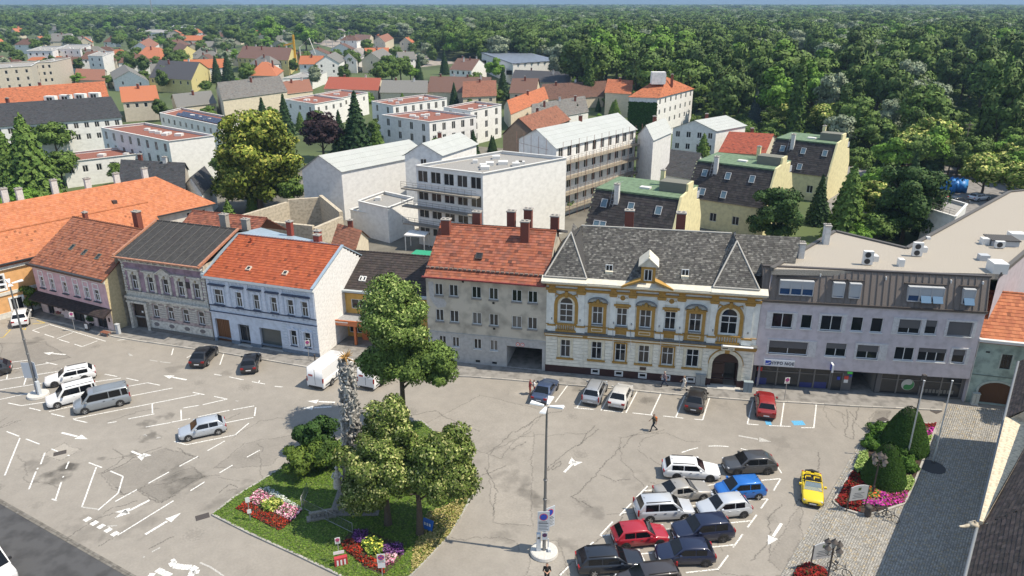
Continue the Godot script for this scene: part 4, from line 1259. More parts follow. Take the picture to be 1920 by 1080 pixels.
func grey_house(at:Vector3,turn:float,l:float,white:Material)->void:
	var o:=thing("grey_apartment_house","plain grey-beige three-storey house with red tile roof and drive-through gate","building",at,turn)
	var beige:=mat("grey_render",Color(0.54,0.5,0.42),0.92,"blotch",11.0)
	var base:=mat("grey_base",Color(0.45,0.45,0.44),0.92,"plaster",3.0)
	var x0:=-1.25
	var cols:=[[-.28,.62],[1.32,2.3],[3.82,4.83],[5.7,6.68],[8.16,9.21],[9.87,10.88]]
	var holes:=[]
	for c in cols:
		holes.append([c[0],7.84,c[1],9.15])
		holes.append([c[0],4.84,c[1],6.2])
	var gf:=[[.0,1.9,.8,3.1],[1.5,1.9,2.3,3.1],[3.93,1.9,4.79,3.11],[5.73,1.9,6.63,3.13]]
	var gate:=[7.6,.1,11.47,2.66]
	var cellar:=[[4.1,.26,4.61,.58],[5.95,.26,6.49,.58]]
	var mb:=MB.new()
	wall(mb,x0,3.56,l,10.25,holes,.14)
	mb.quad(V(x0,0,-11),V(x0,0,0),V(x0,10.25,0),V(x0,10.25,-11))
	mb.quad(V(l,0,0),V(l,0,-11),V(l,10.25,-11),V(l,10.25,0))
	mb.quad(V(l,0,-11),V(x0,0,-11),V(x0,10.25,-11),V(l,10.25,-11))
	mb.tri(V(x0,10.25,-11),V(x0,10.25,0),V(x0,14.05,-5.6))
	mb.tri(V(l,10.25,0),V(l,10.25,-11),V(l,14.05,-5.6))
	put("wall",mb.mesh(),beige,o)
	mb=MB.new()
	wall(mb,x0,-.05,l,3.5,gf+cellar+[gate],.16,.03)
	mb.box(x0,3.5,-.1,l,3.58,.09)
	put("ground_floor_wall",mb.mesh(),base,o)
	var k:=0
	for r in holes:
		var win:=window(o,r,0.1,"2",white,glaze([1,1,1,1,0,3,1,1,0,3,0,1][k]))
		box_part("sill",win,mat("sill_concrete",Color(0.25,0.24,0.22),0.9),[[-0.06,-0.16,0.05,r[2]- r[0]+0.06,-0.01,0.24]])
		k+=1
	k=0
	for r in gf:
		var win:=window(o,r,0.08,"2",white,glaze(k))
		box_part("sill",win,white,[[-0.03,-0.06,0.05,r[2]- r[0]+0.03,0.0,0.2]])
		k+=1
	for r in cellar:
		window(o,r,0.1,"3",mat("grate",Color(0.05,0.05,0.05),0.6),glaze(0),0.0,Vector3.INF,0.04)
	# patch of fresh plaster at the upper left
	var pt:=MB.new()
	pt.slab(PackedVector2Array([Vector2(-1.0,9.3),Vector2(-.4,9.35),Vector2(-.36,7.6),Vector2(.75,7.4),Vector2(1.0,7.0),Vector2(.85,6.55),Vector2(.0,6.35),Vector2(-.4,6.7),Vector2(-.85,7.5)]),-.05,.006)
	put("plaster_patch",pt.mesh(),mat("fresh_plaster",Color(0.46,0.46,0.46),0.9,"plaster",2.0),o)
	# gate passage: white left wall, dark end
	box_part("passage_wall",o,mat("passage_white",Color(0.62,0.62,0.6),0.9,"plaster",3.0),[[7.4,0.0,-9.5,7.58,2.75,-0.14],[11.5,0.0,-10.9,11.65,2.75,-0.14]])
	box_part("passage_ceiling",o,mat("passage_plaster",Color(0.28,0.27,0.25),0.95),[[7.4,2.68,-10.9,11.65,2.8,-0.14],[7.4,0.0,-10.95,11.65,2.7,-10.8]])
	for x in[8.83,9.33]:
		var s:=MB.new()
		s.xf=Transform3D(Basis(Vector3.RIGHT,PI*.5),V(x,2.95,.05))
		s.lathe([[.21,-.01],[.21,.02],[.15,.025]],16)
		var rd:=put("round_sign",s.mesh(),mat("sign_red",Color(0.62,0.07,0.05),0.5),o)
		s=MB.new()
		s.xf=Transform3D(Basis(Vector3.RIGHT,PI*.5),V(x,2.95,.05))
		s.lathe([[.15,.024],[.0,.024]],16)
		put("sign_face",s.mesh(),white,rd)
		box_part("sign_mark",rd,mat("ink",Color(0.02,0.02,0.02),0.6),[[x - 0.08,2.92,0.075,x+0.08,2.99,0.08]])
	for v in[[6.05,7.35],[6.1,4.4],[2.75,9.5]]:
		box_part("vent",o,mat("vent_dark",Color(0.02,0.02,0.02),0.8),[[v[0],v[1],0.0,v[0]+0.24,v[1]+0.22,0.03]])
	var red:=mat("clay_tile",Color(1,1,1),0.85,"speck",0.8,true)
	var tones:=[Color(.36,.11,.055),Color(.42,.14,.075),Color(.3,.09,.05),Color(.38,.13,.08),Color(.27,.1,.065)]
	var ro:=Node3D.new()
	var roof:=gable_roof(o,l - x0,11.2,10.4,14.1,5.6,.55,.0,.42,.36,tones,red,31,.05)
	roof.position.x=x0
	ro.free()
	box_part("gutter",o,mat("gutter_red",Color(0.24,0.05,0.045),0.6,"blotch",2.0),[[x0 - 0.2,9.95,0.42,l - 0.1,10.1,0.72]])
	var tarm:=mat("tar_paper",Color(0.075,0.075,0.08),0.85,"plaster",4.0)
	# tarred rear slope and its chimneys
	var ts:=MB.new()
	ts.hexa([V(x0+1.0,14.02,-5.9),V(l+.4,14.02,-5.9),V(l+.4,12.2,-11.4),V(x0+2.0,12.2,-11.4),V(x0+1.0,14.22,-5.9),V(l+.4,14.22,-5.9),V(l+.4,12.5,-11.4),V(x0+2.0,12.5,-11.4)])
	put("rear_roof",ts.mesh(),tarm,o)
	var brick:=mat("chimney_brick",Color(0.24,0.075,0.05),0.9,"speck",0.5)
	chimney(roof,1.0,-4.6,12.2,14.9,.95,.75,brick,2)
	chimney(roof,9.9,-4.3,12.2,15.3,.9,.75,brick,2)
	for q in[[3.6,-8.0,15.0],[7.4,-8.8,15.1],[9.3,-9.0,15.4],[12.4,-8.6,14.9]]:
		chimney(roof,q[0],q[1],11.5,q[2],.9,.8,brick,2)
	var sky:=roof_window(roof,5.4,11.9,-1.95,0.75,0.8,0.6,mat("hatch_brown",Color(0.06,0.045,0.04),0.6),glaze(2))
	var sg:=MB.new()
	for q in 26:
		var x:=.2+q*(l - x0 - .4)/25.0
		sg.box(x - .18,10.78,-.42,x+.2,10.92,-.24)
	put("snow_guard",sg.mesh(),mat("guard_grey",Color(0.22,0.17,0.14),0.8),roof)
func blue_house(at:Vector3,turn:float,l:float,white:Material)->void:
	var o:=thing("blue_house","pale blue stucco house with bright orange tile roof and white gable wall","building",at,turn)
	var bl:=mat("blue_stucco",Color(0.56,0.62,0.7),0.9,"plaster",3.0)
	var lbl:=mat("blue_stucco_smooth",Color(0.56,0.62,0.71),0.9,"plaster",5.0)
	var trim:=mat("blue_trim",Color(0.6,0.65,0.74),0.85,"plaster",2.0)
	var slateb:=mat("ledge_slate_blue",Color(0.05,0.065,0.11),0.7)
	var up:=[[.86,4.9,2.1,6.66],[3.85,4.88,4.6,6.66],[6.17,4.86,6.92,6.65],[8.46,4.85,9.22,6.63],[10.6,4.84,11.36,6.6],[12.41,4.84,13.18,6.6]]
	var gf:=[[10.57,1.1,11.36,2.94],[12.36,1.08,13.15,2.92]]
	var doors:=[[.4,.1,2.38,2.99],[3.54,.1,5.04,2.68],[6.45,.1,9.28,2.66]]
	var mb:=MB.new()
	wall(mb,0,3.85,l,8.3,up,.16)
	put("wall",mb.mesh(),bl,o)
	mb=MB.new()
	wall(mb,0,.5,l,3.85,gf+[[.4,.5,2.38,2.99],[3.54,.5,5.04,2.68],[6.45,.5,9.28,2.66]],.35)
	put("ground_floor_wall",mb.mesh(),lbl,o)
	mb=MB.new()
	wall(mb,0,-.05,l,.5,[[.4,-.1,2.38,.6],[3.54,-.1,5.04,.6],[6.45,-.1,9.28,.6]],.3,.05)
	mb.box(.0,.5,.0,.4,.52,.05)
	put("plinth",mb.mesh(),mat("blue_plinth",Color(0.17,0.215,0.27),0.9,"plaster",3.0),o)
	var gw:=MB.new()
	shell(gw,l,10.6,8.2)
	gw.tri(V(l,8.2,0),V(l,8.2,-10.6),V(l,11.0,-6.4))
	gw.tri(V(0,8.2,-10.6),V(0,8.2,0),V(0,11.0,-6.4))
	var gable:=put("gable_wall",gw.mesh(),mat("white_block_wall",Color(0.74,0.735,0.72),0.92,"plaster",2.0),o)
	# fine block courses showing through the white paint
	var cj:=MB.new()
	var rng:=rng_(8)
	for j in 27:
		var y:=.3+j*.4
		var zf:=.0 if y<8.2 else -(y - 8.2)/2.8*6.4
		var zb:=-10.6 if y<8.2 else -10.6+(y - 8.2)/2.8*4.2
		cj.box(l,y,zb+.05,l+.012,y+.36,zf - .05)
	put("block_courses",cj.mesh(),mat("white_block_wall",Color(0.74,0.735,0.72),0.92),gable).set_meta("kind","stuff")
	var k:=0
	for r in up:
		var w:float=r[2]- r[0]
		var hh:float=r[3]- r[1]
		var win:=window(o,r,0.1,"e" if k==0 else "t",white,glaze([1,1,1,1,2,1][k]))
		box_part("surround",win,trim,[[-0.24,0,0.1,-0.02,hh+0.3,0.18],[w+0.02,0,0.1,w+0.24,hh+0.3,0.18],[-0.02,hh+0.02,0.1,w+0.02,hh+0.3,0.18],[-0.3,hh+0.36,0.1,w+0.3,hh+0.42,0.24]])
		box_part("hood",win,slateb,[[-0.5,hh+0.55,0.1,w+0.5,hh+0.68,0.42]])
		box_part("sill",win,slateb,[[-0.12,-0.1,0.06,w+0.12,-0.01,0.3]])
		var orn:=MB.new()
		orn.lathe([[.0,.0],[.14,.02],[.1,.16],[.0,.2]],7,Color.WHITE,V(w*.5,hh+.1,.18))
		for s in[-1,1]:
			orn.tube([V(w*.5+s*.1,-.5,.12),V(w*.5+s*.4,-.38,.13),V(w*.5+s*.55,-.55,.12)],[.05,.06,.03],5)
		put("stucco_ornament",orn.mesh(),trim,win).set_meta("kind","stuff")
		k+=1
	for x in[2.62,5.12,7.4,9.65]:
		box_part("pilaster",o,trim,[[x,4.75,0.0,x+0.5,7.75,0.08],[x+0.1,5.0,0.08,x+0.4,7.4,0.12]])
	box_part("pilaster",o,trim,[[13.5,4.75,0.0,14.05,7.75,0.08]])
	box_part("pilaster",o,trim,[[0.05,4.75,0.0,0.45,7.75,0.08]])
	var den:=MB.new()
	for q in 26:
		den.box(.2+q*.53,7.55,.0,.36+q*.53,7.72,.06)
	put("frieze_rosettes",den.mesh(),trim,o).set_meta("kind","stuff")
	k=0
	for r in gf:
		var w:float=r[2]- r[0]
		var win:=window(o,r,0.1,"t",white,glaze(2))
		box_part("surround",win,trim,[[-0.28,-0.1,0.1,-0.02,2.05,0.2],[w+0.02,-0.1,0.1,w+0.28,2.05,0.2],[-0.02,1.86,0.1,w+0.02,2.05,0.2],[w*0.5 - 0.15,2.05,0.1,w*0.5+0.15,2.25,0.2]])
		box_part("sill",win,slateb,[[-0.1,-0.1,0.1,w+0.1,-0.01,0.26]])
	var band:=box_part("string_course",o,trim,[[-0.05,3.72,0.0,l+0.05,3.86,0.1]])
	box_part("weathering",band,slateb,[[-0.05,3.88,0.0,l+0.05,3.95,0.16],[-0.05,4.62,0.0,l+0.05,4.7,0.14]])
	box_part("cornice",o,white,[[-0.1,7.9,0.0,l+0.1,8.02,0.2],[-0.15,8.04,0.0,l+0.12,8.3,0.42]])
	# rustication right of the shop
	var ru:=MB.new()
	for j in 9:
		for s in[[9.6,10.2],[11.7,12.0],[13.5,l]]:
			ru.box(s[0],.62+j*.34,.0,s[1],.9+j*.34,.04)
	put("rustication",ru.mesh(),bl,o).set_meta("kind","stuff")
	var wood:=mat("door_wood_brown",Color(0.16,0.065,0.02),0.6,"grain",0.5)
	var d0:=MB.new()
	for leaf in 2:
		for q in 4:
			d0.box(.42+leaf*.98+q*.24,.12,-.32,.63+leaf*.98+q*.24,2.97,-.25)
	put("wooden_gate",d0.mesh(),wood,o)
	var fr:=mat("shop_frame",Color(0.16,0.165,0.17),0.45)
	var d1:=box_part("shop_door",o,fr,[[3.54,0.1,-0.6,3.64,2.68,-0.5],[4.94,0.1,-0.6,5.04,2.68,-0.5],[4.24,0.1,-0.6,4.34,2.68,-0.5],[3.54,2.2,-0.6,5.04,2.3,-0.5]])
	box_part("pane",d1,glass("shop_glass",Color(0.035,0.038,0.04),0.04),[[3.6,0.12,-0.58,5.0,2.66,-0.55]])
	var d2:=box_part("shop_window",o,fr,[[6.45,0.1,-0.4,6.55,2.66,-0.3],[9.18,0.1,-0.4,9.28,2.66,-0.3],[6.55,0.1,-0.4,9.18,0.45,-0.3],[6.55,2.56,-0.4,9.18,2.66,-0.3]])
	box_part("pane",d2,glass("shop_display",Color(0.09,0.1,0.095),0.06),[[6.55,0.4,-0.38,9.18,2.6,-0.35]])
	box_part("step",o,mat("step_stone",Color(0.5,0.49,0.46),0.8),[[3.4,0.0,-0.3,5.3,0.16,0.3],[6.3,0.0,-0.3,9.4,0.14,0.16]])
	var red:=mat("clay_tile",Color(1,1,1),0.85)
	var tones:=[Color(.42,.095,.034),Color(.46,.11,.038),Color(.38,.085,.03),Color(.43,.105,.042)]
	var roof:=gable_roof(o,l,10.8,8.45,11.2,6.4,.4,-.12,.36,.4,tones,red,17,.03)
	# pale blue sheet metal covers the rear slope and the verge
	var sheet_m:=mat("sheet_blue",Color(0.33,0.42,0.5),0.5,"plaster",4.0,false,0.2)
	var bs:=MB.new()
	bs.hexa([V(-.2,11.2,-6.3),V(l+.1,11.2,-6.3),V(l+.1,8.4,-11.0),V(-.2,10.6,-11.0),V(-.2,11.34,-6.3),V(l+.1,11.34,-6.3),V(l+.1,8.55,-11.0),V(-.2,10.75,-11.0)])
	for q in[[l - .12,l+.22],[-.3,.1]]:
		bs.hexa([V(q[0],8.32,.42),V(q[1],8.32,.42),V(q[1],11.24,-6.4),V(q[0],11.24,-6.4),V(q[0],8.44,.42),V(q[1],8.44,.42),V(q[1],11.36,-6.4),V(q[0],11.36,-6.4)])
	put("sheet_metal",bs.mesh(),sheet_m,roof)
	var brick:=mat("chimney_brick_red",Color(0.3,0.055,0.035),0.85,"speck",0.5)
	chimney(roof,9.6,-8.6,8.5,11.9,.7,.6,brick,1)
	chimney(roof,10.3,-7.4,9.0,11.8,.75,.6,brick,1)
	chimney(roof,5.6,-8.9,9.5,12.6,.65,.55,brick,1)
	for x in[5.0,9.8]:
		roof_window(roof,x,9.15,-1.35,0.55,0.6,0.41,mat("hatch_pale",Color(0.55,0.5,0.42),0.7),glaze(0),"roof_hatch")
	var vm:=MB.new()
	vm.tube([V(2.6,10.6,-5.4),V(2.6,11.2,-5.4)],[.14,.14],8)
	vm.tube([V(2.6,11.15,-5.4),V(2.6,11.35,-5.4)],[.24,.05],8)
	put("vent_pipe",vm.mesh(),red,roof).material_override=mat("vent_red",Color(0.4,0.09,0.04),0.7)
func purple_house(at:Vector3,turn:float,l:float,white:Material)->void:
	var o:=thing("purple_house","faded purple house with weathered grey plaster trim and dark slab roof","building",at,turn)
	var pu:=mat("purple_plaster",Color(0.33,0.235,0.285),0.92,"blotch",7.0)
	var gr:=mat("weathered_trim",Color(0.58,0.56,0.5),0.92,"blotch",2.4)
	var gp:=mat("purple_grey_plaster",Color(0.42,0.34,0.33),0.92,"blotch",3.0)
	var x0:=.9
	var up:=[[2.03,5.24,2.93,7.06],[4.44,5.23,5.31,7.04],[6.6,5.22,7.48,7.03],[8.77,5.21,9.66,7.03],[11.02,5.2,11.88,7.02]]
	var gf:=[[4.45,1.94,5.23,3.53],[6.59,1.92,7.42,3.52],[8.79,1.9,9.62,3.51],[11.02,1.88,11.83,3.5]]
	var mb:=MB.new()
	wall(mb,x0,4.3,l - .3,8.7,up,.18)
	put("wall",mb.mesh(),pu,o)
	mb=MB.new()
	wall(mb,x0,1.5,l - .3,4.3,gf+[[1.35,1.5,3.4,3.46]],.18)
	put("ground_floor_wall",mb.mesh(),gp,o)
	mb=MB.new()
	wall(mb,x0,-.05,l - .3,1.5,[[1.35,-.1,3.4,1.6]],.3,.04)
	mb.box(3.6,.0,.04,l - .3,.5,.14)
	put("plinth",mb.mesh(),mat("plinth_pale",Color(0.58,0.57,0.52),0.92,"blotch",3.0),o)
	box_part("stone_base",o,mat("rubble_base",Color(0.17,0.16,0.145),0.95,"blotch",0.9),[[3.7,-0.05,0.1,l - 0.3,0.5,0.2]])
	mb=MB.new()
	shell(mb,l - .3,12.0,9.4)
	put("side_walls",mb.mesh(),mat("old_render",Color(0.45,0.4,0.31),0.95,"blotch",4.0),o)
	var k:=0
	for r in up:
		var w:float=r[2]- r[0]
		var hh:float=r[3]- r[1]
		var win:=window(o,r,0.12,"t",white,glaze([1,2,2,1,1][k]))
		box_part("surround",win,gr,[[-0.34,-0.1,0.12,-0.03,hh+0.5,0.24],[w+0.03,-0.1,0.12,w+0.34,hh+0.5,0.24],[-0.03,hh+0.02,0.12,w+0.03,hh+0.5,0.24]])
		if k==2:
			var pd:=MB.new()
			pd.slab(PackedVector2Array([Vector2(-.8,hh+.5),Vector2(w+.8,hh+.5),Vector2(w*.5,hh+1.3)]),.1,.34)
			pd.bar(V(-.85,hh+.52,.3),V(w*.5,hh+1.34,.3),.36,.12)
			pd.bar(V(w*.5,hh+1.34,.3),V(w+.85,hh+.52,.3),.36,.12)
			put("pediment",pd.mesh(),gr,win)
			var bal:=MB.new()
			for q in 6:
				bal.lathe([[.04,-.62],[.08,-.5],[.04,-.35]],6,Color.WHITE,V(.05+q*.16,0,.25))
			put("balusters",bal.mesh(),gr,win).set_meta("kind","stuff")
		else:
			box_part("hood",win,gr,[[-0.46,hh+0.55,0.12,w+0.46,hh+0.66,0.36],[-0.54,hh+0.66,0.12,w+0.54,hh+0.8,0.46]])
		var orn:=MB.new()
		orn.lathe([[.0,.0],[.16,.02],[.12,.2],[.0,.26]],8,Color.WHITE,V(w*.5,hh+.14,.24))
		put("stucco_ornament",orn.mesh(),mat("stucco_ochre",Color(0.34,0.27,0.17),0.9),win).set_meta("kind","stuff")
		box_part("sill",win,mat("sill_grey",Color(0.22,0.22,0.21),0.9,"blotch",1.5),[[-0.4,-0.22,0.08,w+0.4,-0.1,0.32]])
		k+=1
	k=0
	for r in gf:
		var w:float=r[2]- r[0]
		var hh:float=r[3]- r[1]
		var win:=window(o,r,0.12,"t",white,glaze(1))
		var s:=MB.new()
		arch_band(s,w*.5,w*.5+.06,hh+.02,.22,.24,.1,.26,PI,.0,8)
		put("arch_lintel",s.mesh(),gr,win)
		box_part("sill",win,mat("sill_dark",Color(0.05,0.06,0.08),0.8),[[-0.05,-0.08,0.08,w+0.05,0.0,0.24]])
	var ru:=MB.new()
	for j in 6:
		for s in[[3.75,4.35],[5.33,6.49],[7.52,8.69],[9.72,10.92],[11.93,l - .35]]:
			ru.box(s[0],1.95+j*.28,.0,s[1],2.16+j*.28,.05)
	put("rustication",ru.mesh(),mat("rustic_pale",Color(0.5,0.48,0.43),0.92,"blotch",2.0),o).set_meta("kind","stuff")
	for x in[4.27,6.5,8.75,10.95]:
		var ov:=MB.new()
		ov.xf=Transform3D(Basis(Vector3.RIGHT,PI*.5).scaled_local(V(1.6,1,1)),V(x+.4,1.03,.05))
		ov.lathe([[.24,.0],[.24,.04],[.0,.04]],14)
		put("oval_panel",ov.mesh(),mat("oval_grey",Color(0.16,0.15,0.15),0.9),o)
	box_part("string_course",o,gr,[[x0 - 0.1,3.8,0.0,l - 0.25,4.1,0.14],[x0 - 0.15,4.1,0.0,l - 0.22,4.32,0.34],[x0 - 0.1,4.9,0.0,l - 0.3,5.0,0.12]])
	box_part("band",o,mat("band_pale",Color(0.48,0.48,0.44),0.92,"blotch",2.0),[[x0,4.32,0.0,l - 0.3,4.88,0.07]])
	for s in[[x0,x0+.42],[l - .8,l - .32]]:
		for j in 11:
			var q:=.12 if j % 2==0 else .0
			box_part("quoin",o,gr,[[s[0]+(0.0 if s[0]<5 else q),5.05+j*0.33,0.0,s[1]-(q if s[0]<5 else 0.0),5.3+j*0.33,0.08]])
	box_part("frieze",o,gr,[[x0 - 0.05,8.62,0.0,l - 0.25,8.74,0.14],[x0 - 0.1,9.25,0.0,l - 0.2,9.4,0.75]])
	var wallf:=MB.new()
	wall(wallf,x0,8.74,l - .3,9.25,[[2.2,8.84,2.75,9.15],[4.6,8.84,5.15,9.15],[6.9,8.84,7.45,9.15],[9.1,8.84,9.65,9.15],[11.2,8.84,11.75,9.15]],.3,.02)
	put("frieze_wall",wallf.mesh(),gr,o)
	box_part("attic_opening",o,mat("vent_dark",Color(0.02,0.02,0.02),0.8),[[x0,8.8,-0.35,l - 0.3,9.2,-0.28]])
	var cs:=MB.new()
	for q in 13:
		var x:=x0+.15+q*(l - x0 - .7)/12.0
		cs.box(x,8.85,.02,x+.18,9.25,.45)
	put("brackets",cs.mesh(),gr,o).set_meta("kind","stuff")
	# doorway
	box_part("door_column",o,gr,[[0.95,0.1,0.0,1.33,3.5,0.3],[3.42,0.1,0.0,3.8,3.5,0.3],[0.85,3.5,0.0,3.9,3.72,0.36]])
	var wood:=mat("door_wood_old",Color(0.06,0.04,0.028),0.75,"grain",0.5)
	var dm:=MB.new()
	for q in 8:
		dm.box(1.37+q*.252,.12,-.38,1.6+q*.252,3.45,-.32)
	var dr:=put("wooden_gate",dm.mesh(),wood,o)
	box_part("notice",dr,white,[[2.3,2.05,-0.32,2.55,2.3,-0.3]])
	# niche with a small figure between the windows
	box_part("niche",o,mat("niche_dark",Color(0.035,0.03,0.03),0.8),[[10.02,6.3,0.0,10.5,7.05,0.08]])
	# roof: dark slabs laid in wide strips, copper-coloured edge
	var sm:=mat("slab_roof",Color(1,1,1),0.85,"lichen",1.3,true)
	var tones:=[Color(.085,.082,.08),Color(.1,.096,.092),Color(.075,.072,.07),Color(.09,.087,.083)]
	var roof:=gable_roof(o,l - x0 - .3,12.5,9.65,11.75,6.6,.75,.1,.3,.28,tones,sm,23,.0,.02)
	roof.position.x=x0
	var cop:=mat("copper_edge",Color(0.42,0.2,0.12),0.55,"blotch",2.0)
	box_part("gutter",roof,cop,[[-0.2,9.3,0.72,l - x0 - 0.1,9.46,1.0]])
	var vs:=MB.new()
	for q in[[-.25,.0],[l - x0 - .3,l - x0 - .05]]:
		vs.hexa([V(q[0],9.3,.8),V(q[1],9.3,.8),V(q[1],11.75,-6.6),V(q[0],11.75,-6.6),V(q[0],9.6,.8),V(q[1],9.6,.8),V(q[1],11.95,-6.6),V(q[0],11.95,-6.6)])
	put("verge",vs.mesh(),cop,roof)
	var st:=MB.new()
	for q in 9:
		var x:=.9+q*1.22
		st.hexa([V(x,9.44,.7),V(x+.05,9.44,.7),V(x+.05,11.78,-6.5),V(x,11.78,-6.5),V(x,9.5,.7),V(x+.05,9.5,.7),V(x+.05,11.83,-6.5),V(x,11.83,-6.5)])
	put("battens",st.mesh(),mat("batten_grey",Color(0.1,0.097,0.094),0.8),roof).set_meta("kind","stuff")
	var brick:=mat("chimney_pale",Color(0.42,0.39,0.34),0.9,"speck",0.6)
	chimney(roof,7.6,-9.6,9.5,12.4,.9,.7,brick,2)
	chimney(roof,10.6,-9.8,9.5,12.0,.8,.7,brick,2)
	var old:=gable_roof(o,11.5,9.0,9.0,11.6,5.0,0.2,0.0,0.36,0.34,[Color(0.3,0.1,0.06),Color(0.36,0.13,0.075),Color(0.24,0.09,0.06)],mat("clay_tile",Color(1,1,1)),5,0.15)
	old.position=V(1.2,.0,-7.4)
func pink_house(at:Vector3,turn:float,l:float,white:Material)->void:
	var o:=thing("pink_shop_house","pink house with brown shingle awning over its shops and rusty tile roof","building",at,turn)
	var pk:=mat("pink_plaster",Color(0.62,0.42,0.45),0.9,"plaster",4.0)
	var lp:=mat("pink_pale",Color(0.68,0.57,0.56),0.9,"plaster",4.0)
	var x0:=.95
	var up:=[]
	var xs:=[[1.95,2.8],[3.92,4.8],[6.36,7.25],[8.55,9.45],[10.45,11.36],[12.22,13.22]]
	var gaps:=[[2.2,.1,3.5,2.2],[5.0,1.0,5.7,1.95],[7.2,.1,9.3,2.15],[11.7,.1,13.5,2.1]]
	for x in xs:
		up.append([x[0]+.08,3.72,x[1]- .08,5.1])
	var mb:=MB.new()
	wall(mb,x0,2.75,l,6.75,up,.12)
	put("wall",mb.mesh(),pk,o)
	mb=MB.new()
	wall(mb,x0,.0,l,2.75,gaps,.25)
	put("ground_floor_wall",mb.mesh(),lp,o)
	var sw:=MB.new()
	sw.quad(V(l,0,0),V(l,0,-13),V(l,6.7,-13),V(l,6.7,0))
	sw.tri(V(l,6.7,0),V(l,6.7,-13),V(l,10.9,-6.6))
	sw.quad(V(l,0,-13),V(x0,0,-13),V(x0,6.7,-13),V(l,6.7,-13))
	sw.quad(V(x0,0,-13),V(x0,0,0),V(x0,6.7,0),V(x0,6.7,-13))
	var side:=put("side_wall",sw.mesh(),mat("side_yellow",Color(0.6,0.5,0.3),0.92,"plaster",2.0),o)
	var cj:=MB.new()
	for j in 15:
		cj.box(l,.4+j*.42,-5.0,l+.014,.78+j*.42,-.02)
	put("block_courses",cj.mesh(),mat("side_yellow",Color(0.6,0.5,0.3),0.92),side).set_meta("kind","stuff")
	for w in[[l+.02,.7,-3.3],[l+.02,.9,-4.4]]:
		box_part("meter_box",side,mat("meter_dark",Color(0.04,0.035,0.03),0.7),[[w[0],w[1],w[2],w[0]+0.08,w[1]+0.9,w[2]+0.6]])
	var k:=0
	for r in up:
		var w:float=r[2]- r[0]
		var win:=window(o,r,0.08,"t",white,glaze([1,3,1,3,3,1][k]))
		box_part("surround",win,white,[[-0.14,-0.1,0.08,-0.02,2.2,0.13],[w+0.02,-0.1,0.08,w+0.14,2.2,0.13],[-0.02,2.08,0.08,w+0.02,2.2,0.13],[-0.02,1.4,0.08,w+0.02,1.5,0.13]])
		box_part("sill",win,mat("sill_dark",Color(0.05,0.06,0.08),0.8),[[-0.2,-0.2,0.05,w+0.2,-0.1,0.32]])
		k+=1
	box_part("eave_band",o,mat("band_cream",Color(0.62,0.61,0.56),0.9,"plaster",3.0),[[x0 - 0.1,6.15,0.0,l+0.03,6.72,0.16]])
	box_part("gutter",o,mat("gutter_dark",Color(0.03,0.035,0.04),0.5),[[x0 - 0.2,6.62,0.3,l+0.1,6.78,0.62]])
	# shingled awning
	var aw:=MB.new()
	var rng:=rng_(6)
	tiles(aw,V(x0 - .25,2.25,1.25),V(l+.25,2.25,1.25),V(l+.25,2.95,.0),V(x0 - .25,2.95,.0),.3,.26,[Color(.035,.026,.025),Color(.05,.036,.034)],rng,.03,.2)
	aw.hexa([V(x0 - .25,2.1,1.25),V(l+.25,2.1,1.25),V(l+.25,2.8,.0),V(x0 - .25,2.8,.0),V(x0 - .25,2.24,1.25),V(l+.25,2.24,1.25),V(l+.25,2.94,.0),V(x0 - .25,2.94,.0)],Color(.04,.03,.028))
	put("awning",aw.mesh(),mat("shingle_brown",Color(1,1,1),0.9,"speck",1.0,true),o)
	var fr:=mat("shop_dark_wood",Color(0.03,0.022,0.02),0.6)
	for r in gaps:
		var f:=box_part("shop_front",o,fr,[[r[0],r[1],-0.25,r[0]+0.09,r[3],-0.1],[r[2]- 0.09,r[1],-0.25,r[2],r[3],-0.1],[(r[0]+r[2])*0.5 - 0.05,r[1],-0.24,(r[0]+r[2])*0.5+0.05,r[3],-0.12],[r[0],r[3]- 0.1,-0.25,r[2],r[3],-0.1]])
		box_part("pane",f,glass("shop_glass",Color(0.035,0.038,0.04),0.04),[[r[0],r[1],-0.22,r[2],r[3],-0.2]])
	box_part("poster_board",o,white,[[9.5,0.5,0.02,10.2,1.9,0.08]])
	for x in[4.3,6.3,6.9,10.7,13.9]:
		box_part("wall_menu",o,mat("menu_dark",Color(0.05,0.03,0.03),0.7),[[x,1.2,0.0,x+0.25,1.7,0.06]])
	var tones:=[Color(.33,.12,.06),Color(.39,.145,.075),Color(.28,.1,.055),Color(.36,.15,.09)]
	var roof:=gable_roof(o,l - x0+0.1,13.2,6.85,11.0,6.6,0.5,0.1,0.34,0.36,tones,mat("clay_tile",Color(1,1,1)),41,0.07)
	roof.position.x=x0
	for q in[[4.6,8.6,-2.75],[7.3,8.4,-2.45],[10.0,8.3,-2.3]]:
		roof_window(roof,q[0],q[1],q[2],0.6,0.85,0.56,mat("hatch_green",Color(0.1,0.12,0.1),0.6),glaze(0),"roof_hatch")
	var brick:=mat("chimney_brick",Color(0.24,0.075,0.05),0.9)
	chimney(roof,1.6,-7.2,9.5,11.6,.5,.45,brick,1)
	chimney(roof,10.6,-8.0,9.0,12.6,.85,.7,brick,2)
